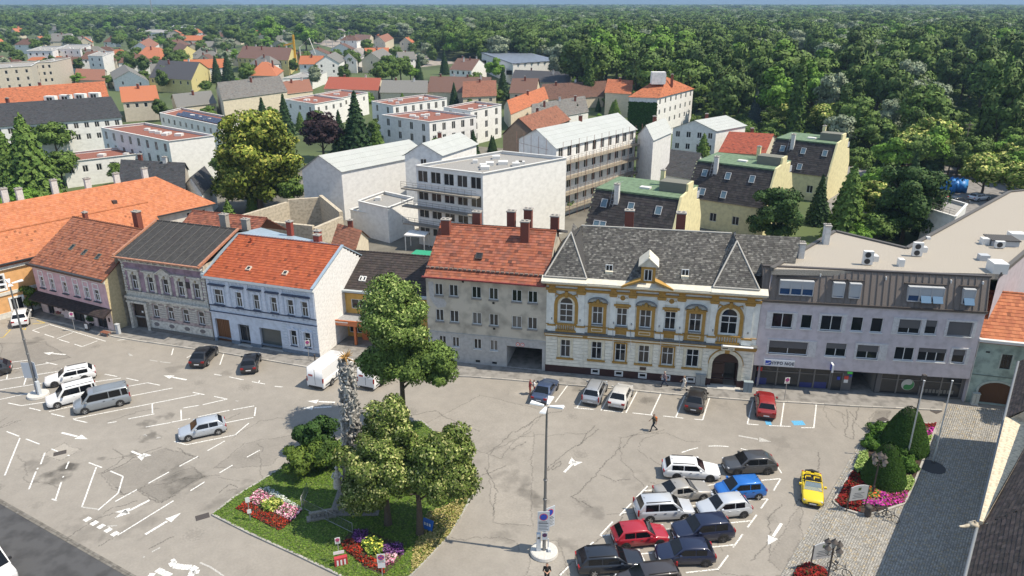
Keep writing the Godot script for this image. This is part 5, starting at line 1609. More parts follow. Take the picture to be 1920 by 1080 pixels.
func green_house(at:Vector3,turn:float,l:float,white:Material)->void:
	var o:=thing("green_house","small mint green house with arched wooden gate and orange tile roof","building",at,turn)
	var gn:=mat("mint_plaster",Color(0.33,0.43,0.4),0.92,"blotch",6.0)
	var w:=11.0
	var gate:=[1.05,.1,4.1,2.45]
	var mb:=MB.new()
	wall(mb,0,.0,w,6.8,[gate,[2.3,3.97,3.2,5.5],[6.5,3.97,7.4,5.5]],.3)
	arch_fill(mb,gate[0],gate[2],1.5,gate[3],.0,.3)
	shell(mb,w,9.0,6.8)
	put("wall",mb.mesh(),gn,o)
	var ring:=MB.new()
	arch_band(ring,2.575,1.55,1.5,.97,.2,.0,.08)
	ring.box(.84,.1,.0,1.03,1.5,.08)
	ring.box(4.12,.1,.0,4.31,1.5,.08)
	put("gate_surround",ring.mesh(),mat("mint_pale",Color(0.4,0.46,0.43),0.9,"plaster",2.0),o)
	var wood:=mat("gate_wood_brown",Color(0.1,0.045,0.018),0.65,"grain",0.5)
	var gm:=MB.new()
	for q in 12:
		var x:=1.06+q*.253
		var c:=(x+.12 - 2.575)/1.53
		gm.box(x,.1,-.26,x+.245,1.5+.93*sqrt(maxf(.02,1.0 - c*c)),-.2)
	put("wooden_gate",gm.mesh(),wood,o)
	for x in[2.3,6.5]:
		var win:=window(o,[x,3.97,x+0.9,5.5],0.12,"x",mat("frame_dark",Color(0.03,0.025,0.02),0.6),glaze(0))
		for q in[-.12,.9]:
			box_part("jamb",win,mat("mint_pale",Color(0.4,0.46,0.43),0.9),[[q,-0.05,0.12,q+0.12,1.6,0.16]])
	box_part("string_course",o,mat("mint_dark",Color(0.13,0.17,0.16),0.9),[[0.02,3.05,0.0,w,3.12,0.06]])
	box_part("vent",o,mat("vent_dark",Color(0.02,0.02,0.02),0.8),[[0.85,5.5,0.0,1.2,5.66,0.03]])
	box_part("gutter",o,mat("gutter_white",Color(0.6,0.61,0.6),0.5),[[-0.05,6.72,0.0,w,7.0,0.5]])
	gable_roof(o,w,9.4,7.0,10.2,4.7,0.4,0.0,0.34,0.42,[Color(0.5,0.17,0.075),Color(0.56,0.2,0.09),Color(0.44,0.14,0.065)],mat("clay_tile",Color(1,1,1)),71,0.03)
	var pipe:=MB.new()
	pipe.tube([V(.05,.1,.1),V(.05,6.7,.1)],[.06,.06],7)
	put("downpipe",pipe.mesh(),mat("gutter_white",Color(0.6,0.61,0.6),0.5),o)
func yellow_house(white:Material)->void:
	var a:=V(-20.2,0,-80.4)
	var b:=V(-8.4,0,-77.6)
	var l:=a.distance_to(b)
	var o:=thing("yellow_cottage","low yellow house with dark brown tile roof set back behind orange canopy","building",a,-atan2(b.z - a.z,b.x - a.x))
	var ym:=mat("cottage_yellow",Color(0.56,0.34,0.09),0.9,"plaster",4.0)
	var holes:=[[1.5,3.7,3.4,4.9],[6.0,3.7,7.9,4.9],[1.0,.6,3.0,2.2]]
	var mb:=MB.new()
	wall(mb,0,0,l,6.0,holes,.12)
	shell(mb,l,9.5,6.0)
	mb.tri(V(0,6,-9.5),V(0,6,0),V(0,9.0,-4.9))
	mb.tri(V(l,6,0),V(l,6,-9.5),V(l,9.0,-4.9))
	put("wall",mb.mesh(),ym,o)
	for r in holes:
		window(o,r,0.08,"2",white,glaze(2))
	box_part("gutter",o,mat("gutter_grey",Color(0.4,0.44,0.46),0.5),[[-0.05,5.9,0.1,l,6.12,0.6]])
	var roof:=gable_roof(o,l,9.9,6.15,9.1,4.95,0.45,0.1,0.34,0.36,[Color(0.052,0.04,0.036),Color(0.066,0.05,0.045),Color(0.042,0.033,0.03)],mat("brown_tile",Color(1,1,1),0.8,"speck",1.0,true),91)
	for x in[2.35,2.8]:
		roof_window(roof,x,7.0,-1.3,0.36,0.7,0.54,white,glaze(0),"roof_hatch")
	# flat-roofed entrance with an orange fascia
	var orange:=mat("fascia_orange",Color(0.5,0.15,0.05),0.6)
	var c:=box_part("canopy",o,mat("canopy_grey",Color(0.3,0.31,0.32),0.7,"plaster",2.0),[[0.1,2.95,0.0,6.8,3.1,2.4]])
	box_part("fascia",c,orange,[[0.05,2.55,2.35,6.85,3.2,2.5]])
	box_part("white_print",c,white,[[0.5,2.9,2.5,2.1,3.02,2.512]])
	box_part("pale_print",c,mat("print_pale",Color(0.55,0.3,0.22),0.6),[[0.9,2.7,2.5,2.0,2.78,2.512]])
	var em:=MB.new()
	em.slab(PackedVector2Array([Vector2(4.0,2.62),Vector2(4.3,2.85),Vector2(4.25,3.08),Vector2(4.0,3.0),Vector2(3.75,3.08),Vector2(3.7,2.85)]),2.5,2.53)
	put("emblem",em.mesh(),mat("emblem_red",Color(0.25,0.03,0.02),0.6),c)
	box_part("orange_post",o,orange,[[2.6,0.0,1.9,2.85,2.55,2.2],[5.9,0.0,1.9,6.15,2.55,2.2]])
	box_part("orange_wall",o,orange,[[2.85,0.0,0.5,4.3,2.55,0.6]])
	var rail:=MB.new()
	for y in[.55,.95]:
		rail.tube([V(-.6,y,5.5),V(-.3,y,1.4)],[.025,.025],6)
	for q in 5:
		var p:=V(-.6,0,5.5).lerp(V(-.3,0,1.4),q/4.0)
		rail.tube([p,p+V(0,.95,0)],[.025,.025],6)
	put("handrail",rail.mesh(),mat("rail_metal",Color(0.2,0.2,0.2),0.4,"",1.0,false,0.6),o)
func orange_house(white:Material)->void:
	# front wing that meets the pink house at an angle, and the long hipped range behind it
	var dx:=V(.62,0,-.785)
	var turn:=-atan2(dx.z,dx.x)
	var a:=V(-62.05,0,-87.75)- dx*22.0
	var o:=thing("orange_house","apricot house with long orange tile roof at the left edge of the square","building",a,turn)
	var am:=mat("apricot_plaster",Color(0.68,0.38,0.16),0.9,"plaster",5.0)
	var l:=41.0
	var holes:=[[19.0,3.75,20.2,5.55],[20.2+.15,.3,21.7,2.3],[15.0,3.75,16.2,5.55],[15.0,.6,16.2,2.3]]
	var mb:=MB.new()
	wall(mb,0,0,l,7.0,holes,.14)
	shell(mb,l,6.4,7.0)
	put("wall",mb.mesh(),am,o)
	for r in holes:
		var win:=window(o,r,0.06,"b" if r[1]>3.0 else "2",white,glaze(0))
		var w:float=r[2]- r[0]
		var h:float=r[3]- r[1]
		box_part("surround",win,white,[[-0.2,-0.2,0.06,0,h+0.2,0.14],[w,-0.2,0.06,w+0.2,h+0.2,0.14],[0,-0.2,0.06,w,0,0.14],[0,h,0.06,w,h+0.2,0.14]])
	box_part("string_course",o,mat("band_cream",Color(0.62,0.61,0.56),0.9),[[0,2.95,0.0,l,3.35,0.14],[0,6.2,0.0,l,6.9,0.25],[0,0.0,0.0,l,0.7,0.08]])
	box_part("gutter",o,mat("gutter_dark",Color(0.03,0.035,0.04),0.5),[[0,6.9,0.3,l,7.05,0.6]])
	var tones:=[Color(.56,.2,.085),Color(.6,.22,.1),Color(.52,.18,.08),Color(.58,.22,.11)]
	gable_roof(o,l,6.6,7.1,10.1,3.3,0.4,0.1,0.3,0.3,tones,mat("clay_tile",Color(1,1,1)),51,0.02,0.02)
	# rear range
	var e:=V(-52.6,0,-110.8)
	var o2:=thing("long_orange_range","long building with hipped orange tile roof and white chimneys behind the pink house","building",e - dx*44.0,turn)
	var l2:=51.0
	mb=MB.new()
	wall(mb,0,0,l2,7.0,[[46.5,4.9,47.6,6.3],[48.6,4.9,49.7,6.3]],.12)
	shell(mb,l2,11.5,7.0)
	put("wall",mb.mesh(),mat("range_white",Color(0.62,0.6,0.56),0.9,"plaster",5.0),o2)
	for x in[46.5,48.6]:
		window(o2,[x,4.9,x+1.1,6.3],0.06,"2",white,glaze(0))
	var rm:=MB.new()
	var tm:=MB.new()
	var rng:=rng_(52)
	var cl:=mat("clay_tile",Color(1,1,1))
	var planes:=[
		[V(0,6.9,.4),V(l2+.4,6.9,.4),V(l2 - 5.6,11.5,-5.7),V(0,11.5,-5.7)],
		[V(l2+.4,6.9,.4),V(l2+.4,6.9,-11.9),V(l2 - 5.6,11.5,-5.7),V(l2 - 5.6,11.5,-5.7)],
		[V(l2+.4,6.9,-11.9),V(0,6.9,-11.9),V(0,11.5,-5.7),V(l2 - 5.6,11.5,-5.7)],
	]
	for p in planes:
		rm.quad(p[0],p[1],p[2],p[3],Color(.4,.14,.06))
		tiles(tm,p[0],p[1],p[2],p[3],.36,.34,tones,rng,.02,.1)
	var roof:=put("roof",rm.mesh(),cl,o2)
	var tt:=put("roof_tiles",tm.mesh(),cl,roof)
	tt.set_meta("kind","stuff")
	box_part("gutter",o2,mat("gutter_dark",Color(0.03,0.035,0.04),0.5),[[0,6.75,0.3,l2+0.4,6.9,0.65]])
	var cw:=mat("chimney_white",Color(0.6,0.6,0.58),0.85)
	var inv:=Transform3D(Basis(Vector3.UP,turn),e - dx*44.0).affine_inverse()
	for p in[V(-71.31,11.3,-102.14),V(-69.2,11.3,-102.14),V(-67.45,11.3,-107.59),V(-63.02,11.3,-108.61),V(-60.47,11.3,-112.14),V(-57.9,11.2,-115.94)]:
		var q:Vector3=inv*p
		chimney(roof,q.x,q.z - .4,10.0,12.6,.8,.6,cw,2)
	box_part("roof_hatch",roof,mat("hatch_brown",Color(0.06,0.045,0.04),0.6),[[37.0,9.2,-3.2,37.6,9.7,-2.6]])
# ---------------------------------------------------------------- vehicles (local axes: x forward, y up, z to the right-hand side)
func loft(mb:MB,secs:Array,col:=Color.WHITE)->void:
	var nr:=secs.size()
	var nc:int=secs[0].size()
	var nor:=[]
	for i in nr:
		var row:=[]
		for j in nc:
			var a:Vector3=secs[mini(i+1,nr - 1)][j]- secs[maxi(i - 1,0)][j]
			var b:Vector3=secs[i][mini(j+1,nc - 1)]- secs[i][maxi(j - 1,0)]
			row.append(a.cross(b))
		nor.append(row)
	var base:=mb.v.size()
	for i in nr:
		for j in nc:
			mb.vert(secs[i][j],nor[i][j],col)
	for i in nr - 1:
		for j in nc - 1:
			var q:=base+i*nc+j
			mb.t.append_array(PackedInt32Array([q,q+1,q+nc+1,q,q+nc+1,q+nc]))
# kind: length, width, height, belt, windscreen base, roof front, roof rear, rear glass base (x measured back from the nose), wheelbase front/rear, nose height, wheel radius
const CARS:={
	"hatch":[4.1,1.76,1.47,0.95,1.05,1.75,3.45,4.0,0.8,3.35,0.72,0.31],
	"wagon":[4.7,1.82,1.48,0.96,1.25,1.98,4.05,4.6,0.88,3.6,0.74,0.33],
	"sedan":[4.55,1.79,1.44,0.96,1.25,2.0,3.05,3.85,0.86,3.5,0.73,0.32],
	"suv":[4.45,1.86,1.66,1.05,1.15,1.82,3.85,4.35,0.85,3.5,0.88,0.36],
	"crossover":[4.35,1.83,1.55,1.0,1.1,1.8,3.4,4.25,0.85,3.45,0.82,0.35],
	"mpv":[4.5,1.83,1.68,1.02,0.95,1.75,3.95,4.42,0.84,3.55,0.8,0.33],
	"mini_mpv":[3.9,1.7,1.54,0.98,0.75,1.55,3.35,3.85,0.75,3.2,0.76,0.29],
	"caddy":[4.5,1.8,1.85,1.08,0.95,1.65,4.3,4.48,0.85,3.55,0.85,0.32],
	"bus":[4.95,1.92,1.98,1.15,0.7,1.5,4.75,4.93,0.9,3.95,0.92,0.34],
	"van":[5.9,2.08,2.5,1.25,0.75,1.6,5.85,5.9,0.95,4.45,1.0,0.35],
	"cabrio":[3.95,1.66,1.38,0.9,1.2,1.75,1.8,1.9,0.75,3.15,0.72,0.29],
}
func car(kind:String,paint:Material,at:Vector3,heading:float,label:String,category:="car",called:="parked_car",group:="cars parked on the square")->Node3D:
	var k:Array=CARS[kind]
	var ln:float=k[0]
	var w:float=k[1]*.5
	var h:float=k[2]
	var belt:float=k[3]
	var o:=thing(called,label,category,at,heading,group)
	var nose:float=k[10]
	var X:=func(d:float)->float:return ln*.5 - d
	var black:=mat("car_trim_black",Color(0.018,0.018,0.02),0.6)
	var cg:=glass("car_glass",Color(0.006,0.007,0.009),0.08)
	if not meshes.has(kind+"body"):
		var st:=[[.0,.66,.38,nose - .16],[.07,.84,.26,nose - .03],[.3,.96,.2,nose+.03],[k[8],1.0,.2,lerpf(nose,belt,.55)],[k[4],1.0,.2,belt - .03],[k[4]+.5,1.0,.2,belt],[ln*.6,1.0,.2,belt+.01],[k[9],1.0,.2,belt+.03],[ln - .32,.98,.22,belt+.03],[ln - .08,.93,.26,belt - .06],[ln,.86,.4,belt - .22]]
		if kind in["van","bus","caddy"]:
			st=[[.0,.74,.38,nose - .16],[.07,.88,.26,nose - .03],[.3,.97,.2,nose+.03],[k[4],1.0,.2,belt - .08],[k[4]+.6,1.0,.2,belt],[ln - .1,1.0,.22,belt],[ln - .02,.97,.26,belt - .02],[ln,.95,.3,belt - .03]]
		elif kind=="sedan":
			st[8]=[ln - .32,.98,.22,belt - .02]
		var secs:=[]
		for s in st:
			var x:float=X.call(s[0])
			var ww:float=w*s[1]
			var b:float=s[2]
			var tp:float=s[3]
			var row:=[]
			for q in[[.0,b],[.86,b],[.96,b+.07],[1.0,lerpf(b,tp,.45)],[.985,lerpf(b,tp,.72)],[.93,tp - .035],[.8,tp],[.4,tp+.02],[.0,tp+.025]]:
				row.append(V(x,q[1],ww*q[0]))
			var full:=[]
			for q in range(8,0,-1):
				full.append(V(x,row[q].y,-row[q].z))
			full.append(row[0])
			full.append_array(row.slice(1))
			full.reverse()
			secs.append(full)
		var mb:=MB.new()
		loft(mb,secs)
		for e in[0,secs.size()- 1]:
			var c:=V(secs[e][0].x,(secs[e][0].y+secs[e][8].y)*.5,0)
			for j in 16:
				if e==0:
					mb.tri(c,secs[e][j+1],secs[e][j])
				else:
					mb.tri(c,secs[e][j],secs[e][j+1])
		meshes[kind+"body"]=mb.mesh()
		# greenhouse
		if kind !="cabrio":
			mb=MB.new()
			var wb:=w*.93
			var wt:=w*(0.76 if kind not in["van","bus","caddy"]else 0.88)
			secs=[]
			for s in[[k[4],belt - .06,.0],[k[5],h - .03,1.0],[lerpf(k[5],k[6],.4),h,1.0],[k[6],h - .02,1.0],[k[7],belt - .04,.0]]:
				var x:float=X.call(s[0])
				var f:float=s[2]
				var t2:=lerpf(wb,wt,f)
				var full:=[V(x,belt - .08,wb),V(x,lerpf(belt - .07,s[1]- .09,f),lerpf(wb,wt+.015,f)),V(x,lerpf(belt - .06,s[1]- .02,f),lerpf(wb,wt - .06,f)),V(x,s[1]+.015*f,t2*.5),V(x,s[1]+.02*f,0)]
				for q in[3,2,1,0]:
					full.append(V(x,full[q].y,-full[q].z))
				secs.append(full)
			loft(mb,secs)
			meshes[kind+"roof"]=mb.mesh()
			# glazing, a centimetre proud of the shell
			var side:=func(d:float,f:float,sgn:float)->Vector3:return V(X.call(d),lerpf(belt - .02,h - .12,f),sgn*(lerpf(wb,wt+.015,lerpf(.04,.94,f))+.014))
			for sgn in[-1.0,1.0]:
				var f0:float=lerpf(k[4],k[5],.3)+.2
				var f1:float=k[5]+.12
				var m:float=lerpf(f1,k[6],.48)
				var r1:float=k[6]- 0.05 if kind !="sedan" else k[6]
				var r0:float=lerpf(k[6],k[7],.5)
				var list:=[[f0 - .1,f1 - .05,m - .035,m - .035],[m+.035,m+.035,minf(r1,m+1.0),minf(r1,m+1.05)]]
				if r1>m+1.25:
					list.append([m+1.17,m+1.13,r1,r0 - .05])
				if kind=="van":
					list=[[1.35,1.75,2.35,2.35]]
				for q in list.size():
					var p:Array=list[q]
					mb=MB.new()
					var tf:=0.98 if kind !="van" else 0.62
					var a:Vector3=side.call(p[0],.07,sgn)
					var b:Vector3=side.call(p[3],.07,sgn)
					var c:Vector3=side.call(p[2],tf,sgn)
					var d:Vector3=side.call(p[1],tf,sgn)
					if sgn>0:
						mb.quad(b,a,d,c)
					else:
						mb.quad(a,b,c,d)
					meshes["%sside%d%d" %[kind,q,0 if sgn<0 else 1]]=mb.mesh()
				meshes[kind+"nside"]=list.size()
			for e in 2:
				var b0:float=k[4]if e==0 else k[7]
				var t0:float=k[5]if e==0 else k[6]
				var lo:=.1 if e==0 else .3
				if kind=="sedan":
					lo=.1
				var P:=func(f:float,s:float)->Vector3:return V(X.call(lerpf(b0,t0,f))+(.02 if e==0 else -.02),lerpf(belt - .06,h - .03,f)+.02,s*(lerpf(wb,wt - .06,f)- .06))
				mb=MB.new()
				var a:Vector3=P.call(lo,-1.0)
				var b:Vector3=P.call(lo,1.0)
				var c:Vector3=P.call(.93,1.0)
				var d:Vector3=P.call(.93,-1.0)
				if e==0:
					mb.quad(a,b,c,d)
				else:
					mb.quad(b,a,d,c)
				meshes[kind+"screen%d" % e]=mb.mesh()
	put("body",meshes[kind+"body"],paint,o)
	if kind !="cabrio":
		put("roof",meshes[kind+"roof"],paint,o)
		put("windscreen",meshes[kind+"screen0"],cg,o)
		if kind !="van":
			put("rear_window",meshes[kind+"screen1"],cg,o)
		for q in meshes[kind+"nside"]:
			for s in 2:
				put("side_window",meshes["%sside%d%d" %[kind,q,s]],cg,o)
	# wheels
	var r:float=k[11]
	var wk:="wheel%.2f" % r
	if not meshes.has(wk):
		var mb:=MB.new()
		mb.xf=Transform3D(Basis(Vector3.RIGHT,PI*.5),Vector3.ZERO)
		mb.lathe([[r*.62,-.11],[r*.95,-.11],[r,-.08],[r,.08],[r*.95,.11],[r*.62,.11]],18)
		meshes[wk]=mb.mesh()
		mb=MB.new()
		mb.xf=Transform3D(Basis(Vector3.RIGHT,PI*.5),Vector3.ZERO)
		for q in 5:
			var a:=TAU*q/5
			mb.bar(V(0,.09,0),V(cos(a)*r*.6,.1,sin(a)*r*.6),.07,.03)
			mb.bar(V(0,-.09,0),V(cos(a)*r*.6,-.1,sin(a)*r*.6),.07,.03)
		mb.lathe([[r*.55,.07],[r*.63,.11],[r*.64,.11]],18)
		mb.lathe([[r*.64,-.11],[r*.63,-.11],[r*.55,-.07]],18)
		meshes[wk+"rim"]=mb.mesh()
		mb=MB.new()
		mb.xf=Transform3D(Basis(Vector3.RIGHT,PI*.5),Vector3.ZERO)
		mb.lathe([[r*1.16,-.04],[r*1.16,.04],[.0,.04]],18)
		mb.lathe([[.0,-.04],[r*1.16,-.04]],18)
		meshes[wk+"arch"]=mb.mesh()
	var rimm:=mat("alloy",Color(0.42,0.43,0.44),0.35,"",1.0,false,0.8)if hash(label)% 3 else mat("alloy_dark",Color(0.08,0.08,0.085),0.4,"",1.0,false,0.6)
	for s in[-1,1]:
		for q in[k[8],k[9]]:
			put("wheel_arch",meshes[wk+"arch"],black,o,V(X.call(q),r+0.03,s*(w - 0.03)))
			var wh:=put("wheel",meshes[wk],mat("tyre",Color(0.02,0.02,0.02),0.85),o,V(X.call(q),r,s*(w - 0.085)))
			put("rim",meshes[wk+"rim"],rimm,wh)
	# lamps, bumpers, plates, mirrors
	var lampm:=glass("headlamp",Color(0.55,0.57,0.6),0.1)
	var tailm:=glass("tail_lamp",Color(0.3,0.012,0.012),0.15)
	for s in[-1,1]:
		var key:="%slamp%d" %[kind,s]
		if not meshes.has(key):
			var mb:=MB.new()
			var z0:float=w*.56*s
			var z1:float=w*.85*s
			mb.box(X.call(.34),nose - .14,minf(z0,z1),X.call(.055),nose - .035,maxf(z0,z1))
			meshes[key]=mb.mesh()
			mb=MB.new()
			if kind in["van","bus","caddy","mpv"]:
				mb.box(X.call(ln+.012),belt - .35,minf(w*.84*s,w*.96*s),X.call(ln - .1),belt+.15,maxf(w*.84*s,w*.96*s))
			else:
				mb.box(X.call(ln+.008),belt - .28,minf(w*.55*s,w*.9*s),X.call(ln - .24),belt - .09,maxf(w*.55*s,w*.9*s))
			meshes[key+"t"]=mb.mesh()
			mb=MB.new()
			var mz:float=w*s
			mb.box(X.call(k[4]+.55),belt+.02,minf(mz,mz+.2*s),X.call(k[4]+.38),belt+.17,maxf(mz,mz+.2*s))
			meshes[key+"m"]=mb.mesh()
			mb=MB.new()
			for q in[.55,.72]:
				mb.box(X.call(ln*q),belt - .2,minf(w*.97*s,w*1.015*s),X.call(ln*q - .18),belt - .17,maxf(w*.97*s,w*1.015*s))
			meshes[key+"h"]=mb.mesh()
		put("headlight",meshes[key],lampm,o)
		put("tail_light",meshes[key+"t"],tailm,o)
		put("wing_mirror",meshes[key+"m"],paint if kind not in["van","caddy"]else black,o)
		put("door_handles",meshes[key+"h"],black if hash(label)% 2 else paint,o)
	put("bumper",box_mesh(kind+"bf",X.call(0.5),0.2,-w*0.7,X.call(-0.012),0.34,w*0.7),black,o)
	put("bumper",box_mesh(kind+"br",X.call(ln+0.012),0.26,-w*0.8,X.call(ln - 0.4),0.44,w*0.8),black,o)
	put("grille",box_mesh(kind+"gr",X.call(0.2),0.42,-w*0.45,X.call(-0.006),0.55,w*0.45),black,o)
	var white:=mat("plate_white",Color(0.7,0.7,0.7),0.5)
	put("number_plate",box_mesh(kind+"pf",X.call(0.1),0.36,-0.26,X.call(-0.02),0.47,0.26),white,o)
	put("number_plate",box_mesh(kind+"pr",X.call(ln+0.02),0.5,-0.26,X.call(ln - 0.1),0.61,0.26),white,o)
	if kind in["wagon","mpv","caddy"]:
		for s in[-1,1]:
			put("roof_rail",box_mesh("%srl%d" %[kind,s],X.call(k[6]- 0.1),h - 0.01,w*0.66*s - 0.02,X.call(k[5]+0.2),h+0.04,w*0.66*s+0.02),black,o)
	if kind=="bus":
		for q in 6:
			put("roof_rib",box_mesh("rib%d" % q,X.call(4.5),h - 0.005,-0.55+q*0.22 - 0.03,X.call(1.9),h+0.035,-0.55+q*0.22+0.03),paint,o)
	if kind=="van":
		box_part("door_seam",o,black,[[X.call(5.915),0.5,-0.012,X.call(5.88),2.3,0.012],[X.call(2.46),0.45,-w*1.006,X.call(2.44),1.9,-w*0.98],[X.call(2.46),0.45,w*0.98,X.call(2.44),1.9,w*1.006]])
		box_part("side_trim",o,black,[[X.call(5.6),0.5,-w*1.012,X.call(1.2),0.62,w*1.012]])
		put("rear_print",box_mesh("vprint",X.call(5.92),1.5,-0.75,X.call(5.89),1.7,-0.25),mat("print_red",Color(0.5,0.12,0.1),0.6),o)
	var am:=MB.new()
	am.tube([V(X.call(k[6]- .15),h - .02,0),V(X.call(k[6]+.05),h+.14,0)],[.02,.008],5)
	if kind !="cabrio":
		put("aerial",am.mesh(),black,o)
	return o
func paint_mat(key:String,c:Color,metal:=.0)->StandardMaterial3D:
	if mats.has(key):
		return mats[key]
	var m:=mat(key,c,0.38,"",1.0,false,metal)
	m.clearcoat_enabled=true
	m.clearcoat=.8
	m.clearcoat_roughness=.06
	return m
func make_cars()->void:
	var wh:=paint_mat("paint_white",Color(0.72,0.73,0.74))
	var si:=paint_mat("paint_silver",Color(0.46,0.5,0.55),0.4)
	var lg:=paint_mat("paint_light_silver",Color(0.55,0.58,0.62),0.35)
	var bk:=paint_mat("paint_black",Color(0.008,0.008,0.01))
	var navy:=paint_mat("paint_navy",Color(0.008,0.014,0.045),0.2)
	var L:=[
		["wagon",wh,V(-46.24,0,-69.16),-2.623,"white estate car beside the left-hand lamp post, farthest of three side by side"],
		["caddy",wh,V(-43.76,0,-64.98),-2.518,"white compact van between a white estate and a silver minibus"],
		["bus",paint_mat("paint_minibus",Color(0.27,0.3,0.33),0.4),V(-40.19,0,-63.9),-2.615,"silver minibus with ribbed roof parked right of the white compact van"],
		["hatch",si,V(-28.44,0,-58.9),-2.701,"silver hatchback parked alone in the middle of the left-hand bays"],
		["crossover",bk,V(-34.08,0,-73.92),1.569,"black car parked in front of the wooden gate of the blue house"],
		["hatch",bk,V(-28.4,0,-72.4),1.754,"black car with red tail lights in front of the blue house's shop door"],
		["wagon",paint_mat("paint_dark_grey",Color(0.03,0.032,0.036),0.3),V(-55.89,0,-70.27),-2.632,"dark grey car cut off by the left edge of the picture"],
		["suv",wh,V(-60.91,0,-84.68),2.024,"white car parked by the apricot house at the far left"],
		["sedan",paint_mat("paint_blue_grey",Color(0.06,0.09,0.17),0.4),V(3.37,0,-66.16),1.226,"blue-grey saloon beside two people, left of the row before the town hall"],
		["mpv",paint_mat("paint_silver_grey",Color(0.36,0.38,0.41),0.4),V(8.36,0,-65.85),1.243,"silver people carrier with ribbed roof parked before the town hall"],
		["crossover",paint_mat("paint_champagne",Color(0.56,0.55,0.53),0.2),V(10.83,0,-64.98),1.217,"pale champagne crossover parked right of the silver people carrier"],
		["crossover",paint_mat("paint_black_brown",Color(0.014,0.012,0.012)),V(18.14,0,-64.28),1.222,"black off-roader in the bays before the town hall doorway"],
		["suv",paint_mat("paint_red",Color(0.26,0.016,0.014)),V(24.64,0,-63.23),1.303,"dark red off-roader parked before the bank"],
		["crossover",paint_mat("paint_grey",Color(0.075,0.078,0.085),0.4),V(20.1,0,-53.3),-3.070,"dark grey crossover at the top of the right-hand bays"],
		["mini_mpv",paint_mat("paint_blue",Color(0.012,0.14,0.5),0.2),V(18.3,0,-49.81),-3.024,"bright blue small car below the dark grey crossover"],
		["hatch",lg,V(16.39,0,-47.54),-2.984,"white hatchback below the bright blue small car"],
		["suv",navy,V(14.1,0,-44.84),-3.001,"navy blue off-roader below the white hatchback"],
		["hatch",navy,V(12.27,0,-42.42),-3.118,"dark navy hatchback, lowest whole car of the right-hand column"],
		["mpv",paint_mat("paint_brown_grey",Color(0.05,0.045,0.048),0.3),V(9.28,0,-39.66),-2.994,"brownish grey car cut off by the lower edge of the picture"],
		["wagon",wh,V(14.98,0,-52.5),-0.090,"white estate car at the top of the left column of the right-hand bays"],
		["sedan",paint_mat("paint_beige",Color(0.35,0.335,0.31),0.3),V(13.63,0,-49.55),0.205,"beige metallic saloon between a white estate and a silver people carrier"],
		["mpv",lg,V(11.72,0,-47.28),0.081,"light silver people carrier above the red hatchback"],
		["hatch",paint_mat("paint_bright_red",Color(0.32,0.012,0.025)),V(9.4,0,-44.34),0.141,"red hatchback in the left column of the right-hand bays"],
		["wagon",paint_mat("paint_blue_black",Color(0.014,0.018,0.028),0.2),V(6.85,0,-41.61),0.084,"blue-black estate car below the red hatchback"],
	]
	for c in L:
		car(c[0],c[1],c[2],c[3],c[4])
	# the blue car's driver's door stands open
	var bl:Node3D
	for n in get_children():
		if n.has_meta("label")and str(n.get_meta("label")).begins_with("bright blue"):
			bl=n
	var dm:=MB.new()
	dm.xf=Transform3D(Basis(Vector3.UP,.75),V(.62,0,-.86))
	dm.box(-.95,.3,-.06,0,.95,.0)
	var dr:=put("open_door",dm.mesh(),mats["paint_blue"],bl)
	dm=MB.new()
	dm.xf=Transform3D(Basis(Vector3.UP,.75),V(.62,0,-.86))
	dm.slab(PackedVector2Array([Vector2(-.95,.96),Vector2(-.1,.96),Vector2(-.4,1.4),Vector2(-.95,1.42)]),-.05,-.02)
	put("pane",dm.mesh(),glass("car_glass",Color(0.006,0.007,0.009),0.08),dr)
	car("van",wh,V(-19.06,0,-69.96),1.210,"tall white delivery van behind the stone column","van","delivery_van","white delivery vans")
	car("van",wh,V(-13.89,0,-69.84),1.210,"white delivery van half hidden by the tall maple","van","delivery_van","white delivery vans")
	var rv:=(V(-26.72,0,-40.74)- V(-40.52,0,-48.64)).normalized()
	car("van",wh,V(-33.71,0.9,-40.05)*V(1,0,1)- rv*3.0+V(-rv.z,0,rv.x)*0.75,-atan2(rv.z,rv.x),"white van on the dark road in the lower left corner","van","delivery_van","")
	# yellow convertible with its hood down
	var yc:=car("cabrio",paint_mat("paint_yellow",Color(0.68,0.5,0.01)),V(24.15,0,-49.94),-1.891,"yellow convertible with its roof down on the cobbled strip","car","convertible_car","")
	var inner:=mat("cockpit_black",Color(0.015,0.015,0.016),0.8)
	var ins:=MB.new()
	ins.box(-1.25,.84,-.62,.35,.955,.62)
	put("cockpit",ins.mesh(),inner,yc)
	for s in[-.33,.33]:
		for x in[-.15,-.9]:
			var sm:=MB.new()
			sm.box(x - .12,.9,s - .22,x+.4,1.0,s+.22)
			sm.hexa([V(x - .12,.95,s+.23),V(x+.02,.95,s+.23),V(x+.02,.95,s - .23),V(x - .12,.95,s - .23),V(x - .28,1.3,s+.19),V(x - .18,1.3,s+.19),V(x - .18,1.3,s - .19),V(x - .28,1.3,s - .19)])
			put("seat",sm.mesh(),mats["paint_yellow"]if x<-0.5 else inner,yc)
	var rb:=MB.new()
	rb.tube([V(-.55,.9,-.68),V(-.6,1.36,-.58),V(-.6,1.4,0),V(-.6,1.36,.58),V(-.55,.9,.68)],[.05,.05,.05,.05,.05],7)
	put("roll_bar",rb.mesh(),inner,yc)
	var ws:=MB.new()
	ws.hexa([V(.8,.9,.7),V(.82,.9,.7),V(.82,.9,-.7),V(.8,.9,-.7),V(.3,1.36,.58),V(.32,1.37,.58),V(.32,1.37,-.58),V(.3,1.36,-.58)])
	var gl:=StandardMaterial3D.new()
	gl.albedo_color=Color(.6,.68,.72,.35)
	gl.transparency=BaseMaterial3D.TRANSPARENCY_ALPHA
	gl.roughness=.04
